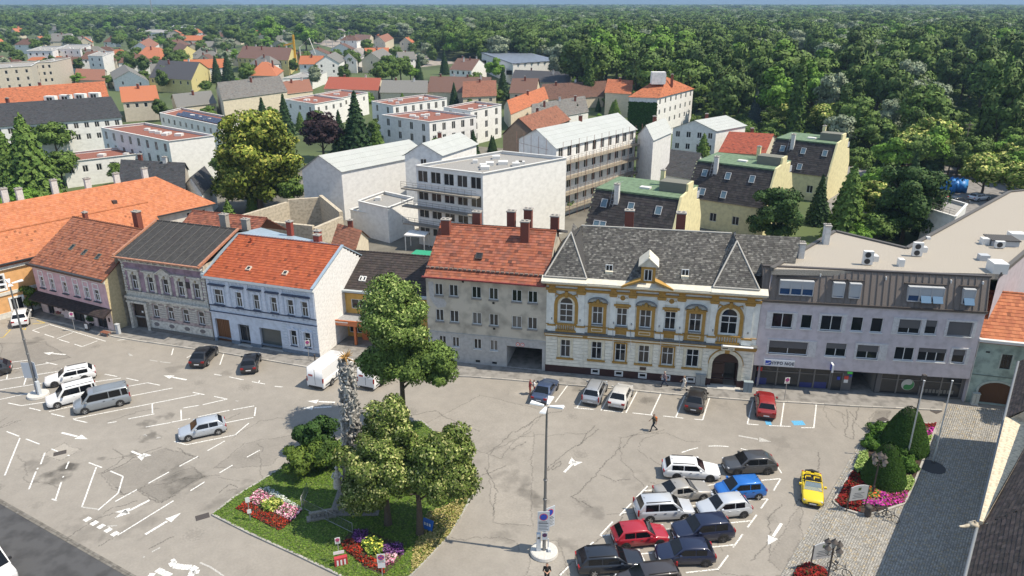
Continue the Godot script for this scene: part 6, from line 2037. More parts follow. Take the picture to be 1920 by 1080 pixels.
	put("windscreen",ws.mesh(),gl,yc)
	var wf:=MB.new()
	wf.tube([V(.81,.9,.71),V(.31,1.38,.59),V(.31,1.38,-.59),V(.81,.9,-.71)],[.035,.035,.035,.035],6)
	put("windscreen_frame",wf.mesh(),mats["paint_yellow"],yc)
	var st:=MB.new()
	st.tube([V(-1.7,.98,-.5),V(-1.75,1.04,0),V(-1.7,.98,.5)],[.12,.16,.12],7)
	put("folded_hood",st.mesh(),inner,yc)
	# cars under the trees behind the bank
	for c in[["hatch",wh,V(83.77,0,-145.3),0.3,"white car in the yard behind the bank, left of a red car"],["hatch",mats["paint_bright_red"],V(86.16,0,-143.59),0.3,"red car in the yard behind the bank"],["suv",paint_mat("paint_dark_grey",Color.BLACK),V(87.56,0,-141.92),0.3,"dark car beside the red car in the yard behind the bank"],["wagon",si,V(93.99,0,-145.73),0.4,"silver car under trees at the far right behind the bank"],["wagon",wh,V(92.73,0,-167.95),0.5,"white car half hidden by trees beyond the yellow terraced houses"]]:
		car(c[0],c[1],c[2],c[3],c[4],"car","parked_car","cars in the yard behind the bank")
# ---------------------------------------------------------------- foliage
func leaf_mat(key:="leaves")->StandardMaterial3D:
	if mats.has(key):
		return mats[key]
	var m:=mat(key,Color(1,1,1),0.65,"",1.0,true)
	m.backlight_enabled=true
	m.backlight=Color(.25,.3,.1)
	m.metallic_specular=.3
	return m
func leaf(mb:MB,p:Vector3,out:Vector3,size:float,col:Color,rng:RandomNumberGenerator,flat:=.75)->void:
	var r:=V(rng.randf()- .5,rng.randf()- .5,rng.randf()- .5)*2.0
	var n:=(out+r*flat).normalized()
	var t:=n.cross(V(rng.randf()- .5,rng.randf()- .5,rng.randf()- .5)).normalized()*size
	var b:=n.cross(t)*rng.randf_range(.5,.8)
	var nn:=(n*.55+out*.45).normalized()
	var i:=mb.v.size()
	mb.v.append(p - t)
	mb.v.append(p+b*.9 - t*.15)
	mb.v.append(p+t*1.1)
	mb.v.append(p - b+t*.1)
	for k in 4:
		mb.n.append(nn)
		mb.c.append(col*1.45)
	mb.t.append_array(PackedInt32Array([i,i+1,i+2,i,i+2,i+3]))
func ball(rng:RandomNumberGenerator)->Vector3:
	var z:=rng.randf_range(-1,1)
	var a:=rng.randf()*TAU
	var s:=sqrt(1.0 - z*z)
	return V(s*cos(a),z,s*sin(a))
# a crown: clumps of leaves spread through an ellipsoid
func crown(mb:MB,rng:RandomNumberGenerator,c:Vector3,rad:Vector3,clumps:int,clump_r:float,leaves:int,size:float,c0:Color,c1:Color,c2:=Color(-1,0,0),share:=.0)->void:
	var bl:=[]
	for k in clumps:
		var d:=ball(rng)
		if d.y<-.55:
			d.y*=.5
		var f:=pow(rng.randf(),.4)*.92
		bl.append([c+d*rad*f,clump_r*rng.randf_range(.6,1.25),rng.randf_range(.8,1.2)])
	for k in leaves:
		var q:Array=bl[rng.randi()% clumps]
		var d:=ball(rng)
		if d.y<-.3 and rng.randf()<.5:
			d.y=-d.y
		var p:Vector3=q[0]+d*q[1]*lerpf(.3,1.12,sqrt(rng.randf()))*V(1,.8,1)
		var col:=c0.lerp(c1,rng.randf())
		if share>.0 and d.y>-.1 and rng.randf()<share:
			col=c2
		var f:float=q[2]*rng.randf_range(.8,1.2)
		leaf(mb,p,(d*.7+(p - c).normalized()*.3).normalized(),size*rng.randf_range(.7,1.3),Color(col.r*f,col.g*f,col.b*f),rng)
func trunk(mb:MB,h:float,r:float,rng:RandomNumberGenerator,limbs:=6,spread:=.5,lean:=Vector3.ZERO)->void:
	var pts:=[]
	var rad:=[]
	for k in 6:
		var f:=k/5.0
		pts.append(V(rng.randf_range(-.1,.1)*f*r*4,h*f,rng.randf_range(-.1,.1)*f*r*4)+lean*f)
		rad.append(r*lerpf(1.25 if k==0 else 1.0,.35,f))
	mb.tube(pts,rad,8)
	for k in limbs:
		var f:=rng.randf_range(.35,.95)
		var b:=(pts[int(f*5)]as Vector3).lerp(pts[mini(int(f*5)+1,5)],f*5 - int(f*5))
		var a:=rng.randf()*TAU
		var ln:=h*spread*rng.randf_range(.6,1.1)
		var d:=V(cos(a),rng.randf_range(.5,1.1),sin(a)).normalized()
		var m:=b+d*ln*.5+V(0,ln*.05,0)
		mb.tube([b,m,b+d*ln+V(0,ln*.15,0)],[r*.4,r*.26,r*.08],6)
func spruce(mb:MB,rng:RandomNumberGenerator,h:float,r:float,leaves:int,size:float,c0:Color,c1:Color,whorls:=14,power:=.85)->void:
	for k in leaves:
		var t:=1.0 - sqrt(rng.randf())
		var ph:float=t*whorls - floor(t*whorls)
		var rr:=r*pow(1.0 - t,power)*lerpf(1.0,.55,ph)*lerpf(.25,1.0,sqrt(rng.randf()))
		var br:float=floor(rng.randf()*9.0)/9.0*TAU+floor(t*whorls)*1.7+rng.randf_range(-.22,.22)
		var p:=V(cos(br)*rr,h*(.08+.92*t)- rr*.28,sin(br)*rr)
		var out:=V(cos(br),.35,sin(br)).normalized()
		var col:=c0.lerp(c1,rng.randf())
		leaf(mb,p,out,size*rng.randf_range(.7,1.3),col,rng,.9)
func tree(called:String,label:String,at:Vector3,proto:String,scale_:Vector3,turn:float,group:="",category:="tree")->Node3D:
	var o:=thing(called,label,category,at,turn,group)
	if meshes.has(proto+" trunk"):
		put("trunk",meshes[proto+" trunk"],mats["bark_"+proto]if mats.has("bark_"+proto)else mats["bark"],o)
	put("crown",meshes[proto+" crown"],leaf_mat(),o)
	o.scale=scale_
	return o
func proto_tree(key:String,seed_:int,h:float,crowns:Array,clumps:int,clump_r:float,leaves:int,size:float,c0:Color,c1:Color,c2:=Color(-1,0,0),share:=.0,tr:=.25)->void:
	var rng:=rng_(seed_)
	var mb:=MB.new()
	trunk(mb,h,tr,rng)
	meshes[key+" trunk"]=mb.mesh()
	mb=MB.new()
	for c in crowns:
		crown(mb,rng,c[0],c[1],int(clumps*c[2]),clump_r,int(leaves*c[2]),size,c0,c1,c2,share)
	meshes[key+" crown"]=mb.mesh()
func proto_spruce(key:String,seed_:int,h:float,r:float,leaves:int,size:float,c0:Color,c1:Color,whorls:=14,power:=.85)->void:
	var rng:=rng_(seed_)
	var mb:=MB.new()
	mb.tube([Vector3.ZERO,V(0,h*.97,0)],[h*.018,.03],7)
	meshes[key+" trunk"]=mb.mesh()
	mb=MB.new()
	spruce(mb,rng,h,r,leaves,size,c0,c1,whorls,power)
	meshes[key+" crown"]=mb.mesh()
# flowers or low leaves scattered over an outline (x,z pairs)
func scatter(poly:Array,n:int,y:float,rise:float,size:float,cols:Array,seed_:int,up:=1.0)->ArrayMesh:
	var p:=poly2(poly)
	var box:=Rect2(p[0],Vector2.ZERO)
	for q in p:
		box=box.expand(q)
	var rng:=rng_(seed_)
	var mb:=MB.new()
	var made:=0
	var tries:=0
	while made<n and tries<n*8:
		tries+=1
		var q:=box.position+box.size*Vector2(rng.randf(),rng.randf())
		if not Geometry2D.is_point_in_polygon(q,p):
			continue
		made+=1
		var c:Color=cols[rng.randi()% cols.size()]
		var f:=rng.randf_range(.75,1.25)
		leaf(mb,V(q.x,y+rise*rng.randf(),q.y),V(0,up,0),size*rng.randf_range(.7,1.3),Color(c.r*f,c.g*f,c.b*f),rng)
	return mb.mesh()
# ---------------------------------------------------------------- the green island with the column
func sign_post(called:String,label:String,at:Vector3,turn:float,plates:Array,h:float,group:="")->Node3D:
	# plates: [width, bottom, top, material, round mark]
	var o:=thing(called,label,"sign",at,turn,group)
	var mb:=MB.new()
	mb.tube([V(0,0,0),V(0,h,0)],[.035,.035],7)
	put("post",mb.mesh(),mat("post_grey",Color(0.4,0.41,0.42),0.4,"",1.0,false,0.6),o)
	for p in plates:
		var pl:=box_part("plate",o,p[3],[[-p[0]*0.5,p[1],0.036,p[0]*0.5,p[2],0.06]])
		if p.size()>4:
			var c:float=p[2]- p[0]*.5
			for d in[[0.42,"sign_red",Color(0.62,0.07,0.05),0.061],[0.33,"sign_blue",Color(0.02,0.06,0.4),0.064]]:
				var m:=MB.new()
				m.xf=Transform3D(Basis(Vector3.RIGHT,PI*.5),V(0,c,d[3]))
				m.lathe([[p[0]*d[0],.0],[.0,.0]],18)
				put("disc",m.mesh(),mat(d[1],d[2],0.5),pl)
			var cr:=MB.new()
			for a in[.785,-.785]:
				cr.bar(V(-cos(a)*p[0]*.34,c - sin(a)*p[0]*.34,.068),V(cos(a)*p[0]*.34,c+sin(a)*p[0]*.34,.068),.006,.05)
			put("red_cross" if p[4]==2 else "red_bar",cr.mesh(),mat("sign_red",Color(0.62,0.07,0.05),0.5),pl)
			for q in 2:
				box_part("text_line",pl,mat("ink",Color(0.02,0.02,0.02),0.6),[[-p[0]*0.35,p[1]+0.06+q*0.08,0.06,p[0]*0.35,p[1]+0.09+q*0.08,0.063]])
	return o
func barrier(a:Vector3,b:Vector3,label:String)->void:
	var l:=a.distance_to(b)
	var o:=thing("crowd_barrier",label,"barrier",a,-atan2(b.z - a.z,b.x - a.x),"barriers round the column")
	var m:=mat("galvanised",Color(0.35,0.36,0.37),0.4,"",1.0,false,0.7)
	var f:=MB.new()
	f.tube([V(.05,.05,0),V(.05,1.05,0),V(l - .05,1.05,0),V(l - .05,.05,0)],[.025,.025,.025,.025],6)
	f.tube([V(.05,.2,0),V(l - .05,.2,0)],[.02,.02],6)
	put("frame",f.mesh(),m,o)
	var n:=int(l/.14)
	var br:=MB.new()
	for k in range(1,n):
		br.tube([V(l*k/n,.2,0),V(l*k/n,1.05,0)],[.01,.01],5,Color.WHITE,false)
	put("bars",br.mesh(),m,o).set_meta("kind","stuff")
	for x in[.3,l - .3]:
		box_part("foot",o,m,[[x - 0.03,0.0,-0.3,x+0.03,0.06,0.3]])
func make_island()->void:
	mat("bark",Color(0.09,0.07,0.05),0.95,"blotch",0.8)
	# lawn with its stone edging
	var out:Array=[[-23.2,-47.27,-22.23,-49.45,-19.86,-53.01,-17.07,-56.38,-13.03,-60.4,-8.59,-61.07,-4.7,-55.72,-3.35,-51.44,-3.46,-48.64,-4.02,-46.88,-4.72,-44.81,-6.07,-42.32,-7.22,-40.33,-9.49,-40.13,-11.58,-40.54,-15.29,-42.7,-19.5,-45.04]][0]
	var p:=poly2(out)
	var mb:=MB.new()
	mb.prism(p,-.02,.1)
	struct("lawn",mb.mesh(),mat("turf_soil",Color(0.07,0.11,0.025),1.0,"blotch",3.0))
	var g:=put("grass",scatter(out,30000,0.1,0.05,0.09,[Color(0.06,0.105,0.014),Color(0.075,0.125,0.018),Color(0.095,0.13,0.03),Color(0.05,0.09,0.012)],7,1.6),leaf_mat(),self)
	g.set_meta("kind","stuff")
	tag(g,"short green lawn grass covering the island round the column","grass")
	var dry:=put("dry_grass",scatter([[-6.61,-47.33,-3.43,-49.66,-4.02,-46.88,-4.72,-44.81,-6.07,-42.32,-7.01,-40.74,-7.16,-43.42]][0],3500,0.12,0.05,0.1,[Color(0.3,0.25,0.11),Color(0.24,0.21,0.09),Color(0.17,0.17,0.05)],8,0.5),leaf_mat(),self)
	dry.set_meta("kind","stuff")
	tag(dry,"dry yellowed grass along the right edge of the island","grass")
	var edge:Node3D=get_node("lawn")
	var ks:=MB.new()
	ks.box(0,0,-.08,1,.13,.08)
	var km:=ks.mesh()
	for i in p.size():
		var a:=p[i]
		var b:=p[(i+1)% p.size()]
		var n:=maxi(1,int(a.distance_to(b)/1.0))
		for k in n:
			var q:=a.lerp(b,float(k)/n)
			var e:=put("edging_stone",km,mats["kerb_granite" if(i+k)% 3 else "kerb_granite_grey"],edge,V(q.x,0,q.y))
			e.rotation.y=-(b - a).angle()
			e.scale.x=a.distance_to(b)/n*.98
	# flower beds
	var red:=[Color(.22,.018,.008),Color(.16,.012,.008),Color(.04,.015,.01),Color(.26,.03,.012),Color(.06,.03,.015),Color(.05,.03,.02)]
	var pink:=[Color(.38,.13,.2),Color(.45,.28,.33),Color(.3,.07,.14),Color(.05,.07,.02),Color(.48,.36,.38),Color(.06,.05,.03)]
	var whitef:=[Color(.45,.46,.44),Color(.38,.4,.38),Color(.08,.12,.05),Color(.2,.24,.2)]
	var yel:=[Color(.36,.36,.1),Color(.08,.12,.02),Color(.3,.31,.08),Color(.09,.15,.02)]
	var pur:=[Color(.09,.03,.12),Color(.13,.045,.17),Color(.03,.02,.035),Color(.18,.09,.22)]
	bed("flower_bed","diamond flower bed of pink, white, yellow and red blooms on the lawn",[[-21.57,-47.87,-20.53,-50.31,-19.76,-50.51,-16.32,-47.71,-17.4,-45.29]][0],0.1,[
		["pink_flowers",[[-21.05,-49.07,-20.52,-50.27,-18.96,-49.23,-19.65,-48.18,-20.03,-48.1]][0],900,0.18,0.09,pink],["pink_flowers",[[-18.51,-47.4,-17.81,-48.42,-16.34,-47.64,-16.81,-46.27]][0],900,0.18,0.09,pink],
		["white_flowers",[[-20.51,-50.31,-19.76,-50.51,-16.34,-47.79,-16.39,-47.64,-17.96,-48.58,-18.99,-49.34]][0],800,0.16,0.09,whitef],["yellow_flowers",[[-19.7,-48.18,-18.99,-48.98,-17.94,-48.5,-18.49,-47.33,-19.23,-47.48]][0],500,0.45,0.11,yel],
		["red_flowers",[[-21.55,-47.87,-21.1,-49.07,-20.03,-48.1,-19.23,-47.48,-18.5,-47.37,-16.79,-46.27,-17.41,-45.32,-19.44,-46.57]][0],1300,0.12,0.08,red]],"flower beds on the island")
	bed("flower_bed","flower bed of dark red and purple blooms in the lindens' shade",[[-12.65,-43.91,-11.95,-45.32,-10.58,-45.17,-7.91,-43.78,-7.82,-42.44,-8.9,-40.68,-10.36,-41.42]][0],0.1,[
		["red_flowers",[[-12.51,-43.91,-11.84,-44.33,-10.89,-43.78,-10.64,-42.44,-10.37,-42.44,-9.14,-42.18,-8.83,-40.8,-10.29,-41.55,-12.18,-43.24]][0],1000,0.15,0.09,red],["purple_flowers",[[-11.84,-44.33,-11.73,-45.17,-10.73,-45.17,-10.61,-43.78,-11.27,-43.78]][0],500,0.3,0.09,pur],
		["yellow_flowers",[[-11.05,-43.64,-10.53,-44.33,-9.42,-43.91,-9.23,-42.71,-10.21,-42.57]][0],500,0.45,0.12,[Color(0.05,0.09,0.015),Color(0.07,0.12,0.02),Color(0.45,0.45,0.08)]],["purple_flowers",[[-9.36,-43.51,-8,-43.78,-7.76,-42.71,-8.73,-42.44,-9.23,-42.71]][0],500,0.3,0.09,pur],["pink_flowers",[[-9.07,-42.57,-8.19,-42.51,-8.36,-41.8,-8.86,-41.55]][0],300,0.3,0.1,pink]],"flower beds on the island")
	make_column(V(-12.21,0,-48.91))
	# trees
	var rng:=rng_(100)
	var m:=MB.new()
	trunk(m,9.5,.3,rng,8,.35)
	meshes["maple trunk"]=m.mesh()
	m=MB.new()
	crown(m,rng,V(-.3,11.0,0),V(2.5,3.9,2.5),90,1.02,45600,.13,Color(.048,.082,.018),Color(.105,.155,.036),Color(.24,.29,.1),.16)  # paler leaves on the clump tops put highlights into the crown's colour
	crown(m,rng,V(3.2,6.6,.3),V(1.8,2.3,1.8),33,.85,17100,.13,Color(.048,.082,.018),Color(.105,.155,.036))
	crown(m,rng,V(.6,7.0,.2),V(2.6,2.4,2.2),45,.94,22800,.13,Color(.048,.082,.018),Color(.105,.155,.036))
	crown(m,rng,V(-1.8,6.8,.3),V(1.9,1.5,1.6),24,.77,10450,.13,Color(.048,.082,.018),Color(.105,.155,.036))
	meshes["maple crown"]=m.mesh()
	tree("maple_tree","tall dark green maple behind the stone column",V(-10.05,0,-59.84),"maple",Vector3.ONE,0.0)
	for q in 2:
		rng=rng_(110+q)
		m=MB.new()
		trunk(m,6.5,.27,rng,7,.4)
		meshes["linden%d trunk" % q]=m.mesh()
		m=MB.new()
		var c0:=Color(.045,.07,.014)
		var c1:=Color(.1,.135,.03)
		var c2:=Color(.27,.28,.11)
		if q==0:
			crown(m,rng,V(-.6,5.3,.0),V(2.6,3.4,2.6),90,.89,49400,.11,c0,c1,c2,.22)
			crown(m,rng,V(.6,8.4,-.4),V(1.7,2.0,1.6),27,.72,14250,.11,c0,c1,c2,.25)
			crown(m,rng,V(-1.6,3.4,.9),V(1.6,1.6,1.5),27,.72,15200,.11,c0,c1,c2,.22)
		else:
			crown(m,rng,V(1.6,5.2,-.2),V(2.6,2.6,2.4),72,.89,38000,.11,c0,c1,c2,.14)
			crown(m,rng,V(2.4,7.4,-.4),V(1.4,1.4,1.4),21,.68,10450,.11,c0,c1,c2,.16)
			crown(m,rng,V(-.8,5.6,-.6),V(1.8,2.2,1.6),30,.77,15200,.11,c0,c1,c2,.14)
		meshes["linden%d crown" % q]=m.mesh()
	tree("linden_tree","blossoming yellow-green linden right beside the stone column",V(-9.39,0,-46.07),"linden0",Vector3.ONE,0.0,"lindens on the island")
	tree("linden_tree","darker blossoming linden, right-hand one of the pair on the island",V(-6.84,0,-44.98),"linden1",Vector3.ONE,0.0,"lindens on the island")
	# yew shrubs left of the column
	for q in 3:
		rng=rng_(120+q)
		m=MB.new()
		crown(m,rng,V(0,1.6,0),V(2.0,1.5,1.7),26,.6,8000,.13,[Color(.02,.045,.012),Color(.05,.085,.015),Color(.03,.06,.014)][q],[Color(.035,.07,.016),Color(.085,.12,.02),Color(.06,.1,.02)][q])
		meshes["yew%d crown" % q]=m.mesh()
		m=MB.new()
		m.tube([Vector3.ZERO,V(0,1.8,0)],[.12,.05],6)
		meshes["yew%d trunk" % q]=m.mesh()
	tree("yew_shrub","dark spreading yew behind the column, farthest of three shrubs",V(-17.16,0,-56.38),"yew0",V(1,1.1,1),0.3,"shrubs left of the column","shrub")
	tree("yew_shrub","light green spreading yew left of the column",V(-17.4,0,-52.55),"yew1",V(0.95,1.0,0.95),1.0,"shrubs left of the column","shrub")
	tree("yew_shrub","mid green yew squeezed against the column's base",V(-15.78,0,-53.31),"yew2",V(0.7,0.95,0.7),2.0,"shrubs left of the column","shrub")
	barrier(V(-16.46,0,-47.98),V(-16.48,0,-50.01),"short barrier turned away at the left of the column")
	barrier(V(-16.25,0,-47.85),V(-14,0,-46.38),"left panel of the long barrier in front of the column")
	barrier(V(-14,0,-46.38),V(-11.81,0,-44.98),"right panel of the long barrier in front of the column")
	var wht:=mat("plate_sign_white",Color(0.66,0.68,0.68),0.5)
	sign_post("information_sign","two small white signs on a post at the diamond flower bed",V(-20,0,-46.57),0.35,[[0.32,1.75,2.2,wht],[0.3,0.75,1.1,wht]],2.2)
	sign_post("information_sign","white sign post behind the red and white barrier block",V(-12.19,0,-42),0.3,[[0.36,1.75,2.25,wht,1],[0.75,0.85,1.1,wht]],2.25)
	sign_post("no_stopping_sign","no-stopping sign in front of the shaded flower bed",V(-8.83,0,-40.13),0.1,[[0.55,1.75,2.45,wht,2],[0.5,1.3,1.7,wht]],2.45)
	var rb:=thing("barrier_block","red and white plastic barrier block on the lawn","barrier",V(-12.03,0,-41.78),0.35)
	box_part("body",rb,mat("barrier_red",Color(0.4,0.04,0.05),0.5),[[-0.45,0,-0.15,0.45,0.75,0.15]])
	for q in 3:
		box_part("stripe",rb,wht,[[-0.3+q*0.25,0.15,0.15,-0.18+q*0.25,0.6,0.16]])
	var bs:=thing("blue_board","blue notice board leaning at the linden trunk","sign",V(-6.3,0,-45.52),-0.5)
	var bp:=MB.new()
	bp.hexa([V(-.45,.1,.2),V(.45,.1,.2),V(.45,.1,.15),V(-.45,.1,.15),V(-.45,.9,-.1),V(.45,.9,-.1),V(.45,.9,-.15),V(-.45,.9,-.15)])
	put("panel",bp.mesh(),mat("board_blue",Color(0.02,0.12,0.42),0.5),bs)
	for q in 3:
		box_part("print",bs,wht,[[-0.3+q*0.22,0.45,0.06,-0.16+q*0.22,0.7,0.075]])
	box_part("leg",bs,mats["cast_iron"],[[-0.4,0,-0.12,-0.35,0.85,-0.16],[0.35,0,-0.12,0.4,0.85,-0.16]])
func bed(called:String,label:String,outline:Array,y:float,patches:Array,group:="")->Node3D:
	var o:=thing(called,label,"flower bed",Vector3.ZERO,0.0,group)
	var mb:=MB.new()
	mb.prism(poly2(outline),y - .05,y+.04)
	put("soil",mb.mesh(),mat("bed_soil",Color(0.055,0.035,0.025),1.0,"grain",0.6),o)
	var k:=0
	for q in patches:
		k+=1
		put(q[0],scatter(q[1],q[2],y+0.05,q[3],q[4],q[5],300+k*7+int(y*100),0.9),leaf_mat(),o).set_meta("kind","stuff")
	return o
func sphere_blob(mb:MB,c:Vector3,r:Vector3,rng:RandomNumberGenerator,col:Color)->void:
	var rows:=[]
	for i in 5:
		var a:=-PI/2+PI*i/4.0
		var row:=[]
		for j in 7:
			var b:=-TAU*(j % 6)/6.0
			row.append(c+V(cos(a)*cos(b),sin(a),cos(a)*sin(b))*r*(1.0+.25*sin(j*2.3+i*1.7+c.y)))
		rows.append(row)
	loft(mb,rows,col)
func make_column(at:Vector3)->void:
	var o:=thing("plague_column","weathered stone column of carved clouds and figures with gilded star","monument",at)
	var stone:=mat("weathered_stone",Color(1,1,1),0.95,"blotch",1.1,true)
	var rng:=rng_(55)
	var tone:=func()->Color:
		var t:=rng.randf_range(.2,.55)
		return Color(t,t*.97,t*.9)
	# stepped base and pedestal
	var b:=MB.new()
	var c:=Color(.2,.195,.18)
	for s in[[1.9,.0,.22],[1.6,.22,.45],[1.25,.45,.75],[1.0,.75,2.0],[1.12,2.0,2.2],[.8,2.2,3.8],[.95,3.8,4.0]]:
		b.box(-s[0],s[1],-s[0],s[0],s[2],s[0],c)
	b.xf=Transform3D(Basis(Vector3.UP,PI*.25),Vector3.ZERO)
	for s in[[1.7,.0,.9],[1.3,.9,2.1]]:
		b.box(-s[0],s[1],-.5,s[0],s[2],.5,c)
		b.box(-.5,s[1],-s[0],.5,s[2],s[0],c)
	put("pedestal",b.mesh(),stone,o)
	var gp:=box_part("gilded_panel",o,mat("gilt_panel",Color(0.5,0.24,0.04),0.5,"worn",0.6),[[-0.45,2.35,0.8,0.45,3.6,0.85]])
	box_part("panel_frame",gp,mat("panel_stone",Color(0.5,0.47,0.4),0.9),[[-0.58,2.25,0.78,-0.45,3.7,0.9],[0.45,2.25,0.78,0.58,3.7,0.9],[-0.45,3.6,0.78,0.45,3.7,0.9]])
	# carved shaft
	var s:=MB.new()
	var pts:=[]
	var rad:=[]
	for k in 12:
		pts.append(V(.08*sin(k*1.3),4.0+k*.73,.08*cos(k)))
		rad.append(lerpf(.68,.34,k/11.0))
	s.tube(pts,rad,12,Color(.24,.235,.22))
	for k in 420:
		var f:=rng.randf()
		var a:=rng.randf()*TAU
		var rr:=lerpf(.7,.38,f)
		var sz:=rng.randf_range(.06,.2)
		sphere_blob(s,V(cos(a)*rr,4.1+f*8.0,sin(a)*rr),V(sz,sz*rng.randf_range(.6,1.3),sz),rng,tone.call())
	# figures: torso, head, limbs, drapery
	for k in 26:
		var f:=(k+.5)/26.0
		var a:=k*2.4
		var rr:=lerpf(.74,.42,f)
		var p:=V(cos(a)*rr,4.2+f*7.8,sin(a)*rr)
		var col:Color=tone.call()
		var sd:=V(-sin(a),0,cos(a))
		var up:=V(cos(a)*.25,.95,sin(a)*.25)
		s.tube([p,p+up*.3,p+up*.5],[.17,.16,.07],7,col)
		sphere_blob(s,p+up*.63,V(.11,.13,.11),rng,col)
		s.tube([p+up*.42+sd*.12,p+up*.35+sd*.35+V(cos(a),0,sin(a))*.15,p+up*.6+sd*.5],[.06,.05,.035],5,col)
		s.tube([p+up*.42 - sd*.12,p+up*.2 - sd*.33+V(cos(a),0,sin(a))*.1,p - sd*.25],[.06,.05,.035],5,col)
		s.tube([p+sd*.08,p - up*.3+sd*.16+V(cos(a),0,sin(a))*.2,p - up*.6+sd*.1],[.09,.075,.04],5,col)
		s.tube([p - sd*.08,p - up*.25 - sd*.18+V(cos(a),0,sin(a))*.2,p - up*.62 - sd*.2],[.09,.075,.04],5,col)
	put("carved_shaft",s.mesh(),stone,o)
	# side statues on the pedestal
	for e in[[-1.25,.9],[1.25,.6],[.9,-1.3]]:
		var st:=MB.new()
		var col:Color=tone.call()
		var q:=V(e[0],2.1,e[1])
		st.tube([q,q+V(0,.7,.05),q+V(.05,1.25,0),q+V(.03,1.55,0)],[.36,.28,.24,.09],9,col)
		sphere_blob(st,q+V(.03,1.72,.03),V(.13,.17,.14),rng,col)
		st.tube([q+V(.22,1.3,0),q+V(.42,1.05,.2),q+V(.3,1.2,.45)],[.09,.07,.05],6,col)
		st.tube([q+V(-.2,1.3,0),q+V(-.35,.95,.15),q+V(-.1,.95,.35)],[.09,.07,.05],6,col)
		put("statue",st.mesh(),stone,o)
	# gilded star
	var sg:=MB.new()
	for k in 30:
		var d:=ball(rng)
		if d.y<-.6:
			d.y=.3
		d=d.normalized()
		sg.tube([V(0,12.75,0)+d*.1,V(0,12.75,0)+d*rng.randf_range(.55,.78)],[.055,.008],4,Color.WHITE,false)
	sphere_blob(sg,V(0,12.75,0),Vector3.ONE*.17,rng,Color.WHITE)
	put("gilded_star",sg.mesh(),mat("old_gilding",Color(0.5,0.3,0.1),0.5,"",1.0,false,0.6),o)
	# steps and balustrade remains at the foot
	var bs:=thing("stone_balustrade","low broken stone balustrade and steps at the foot of the column","balustrade",at+V(-2.6,0.0,1.5),0.3)
	box_part("step",bs,mat("base_stone",Color(0.24,0.225,0.2),0.95,"blotch",1.0),[[-1.1,0.08,0.3,1.1,0.28,0.9]])
	box_part("rail",bs,mats["base_stone"],[[-0.9,0.62,0.5,0.9,0.76,0.75]])
	for k in 6:
		var bb:=MB.new()
		bb.lathe([[.07,.27],[.13,.38],[.06,.52],[.1,.63]],8,Color.WHITE,V(-.75+k*.3,0,.62))
		put("baluster",bb.mesh(),mats["base_stone"],bs)
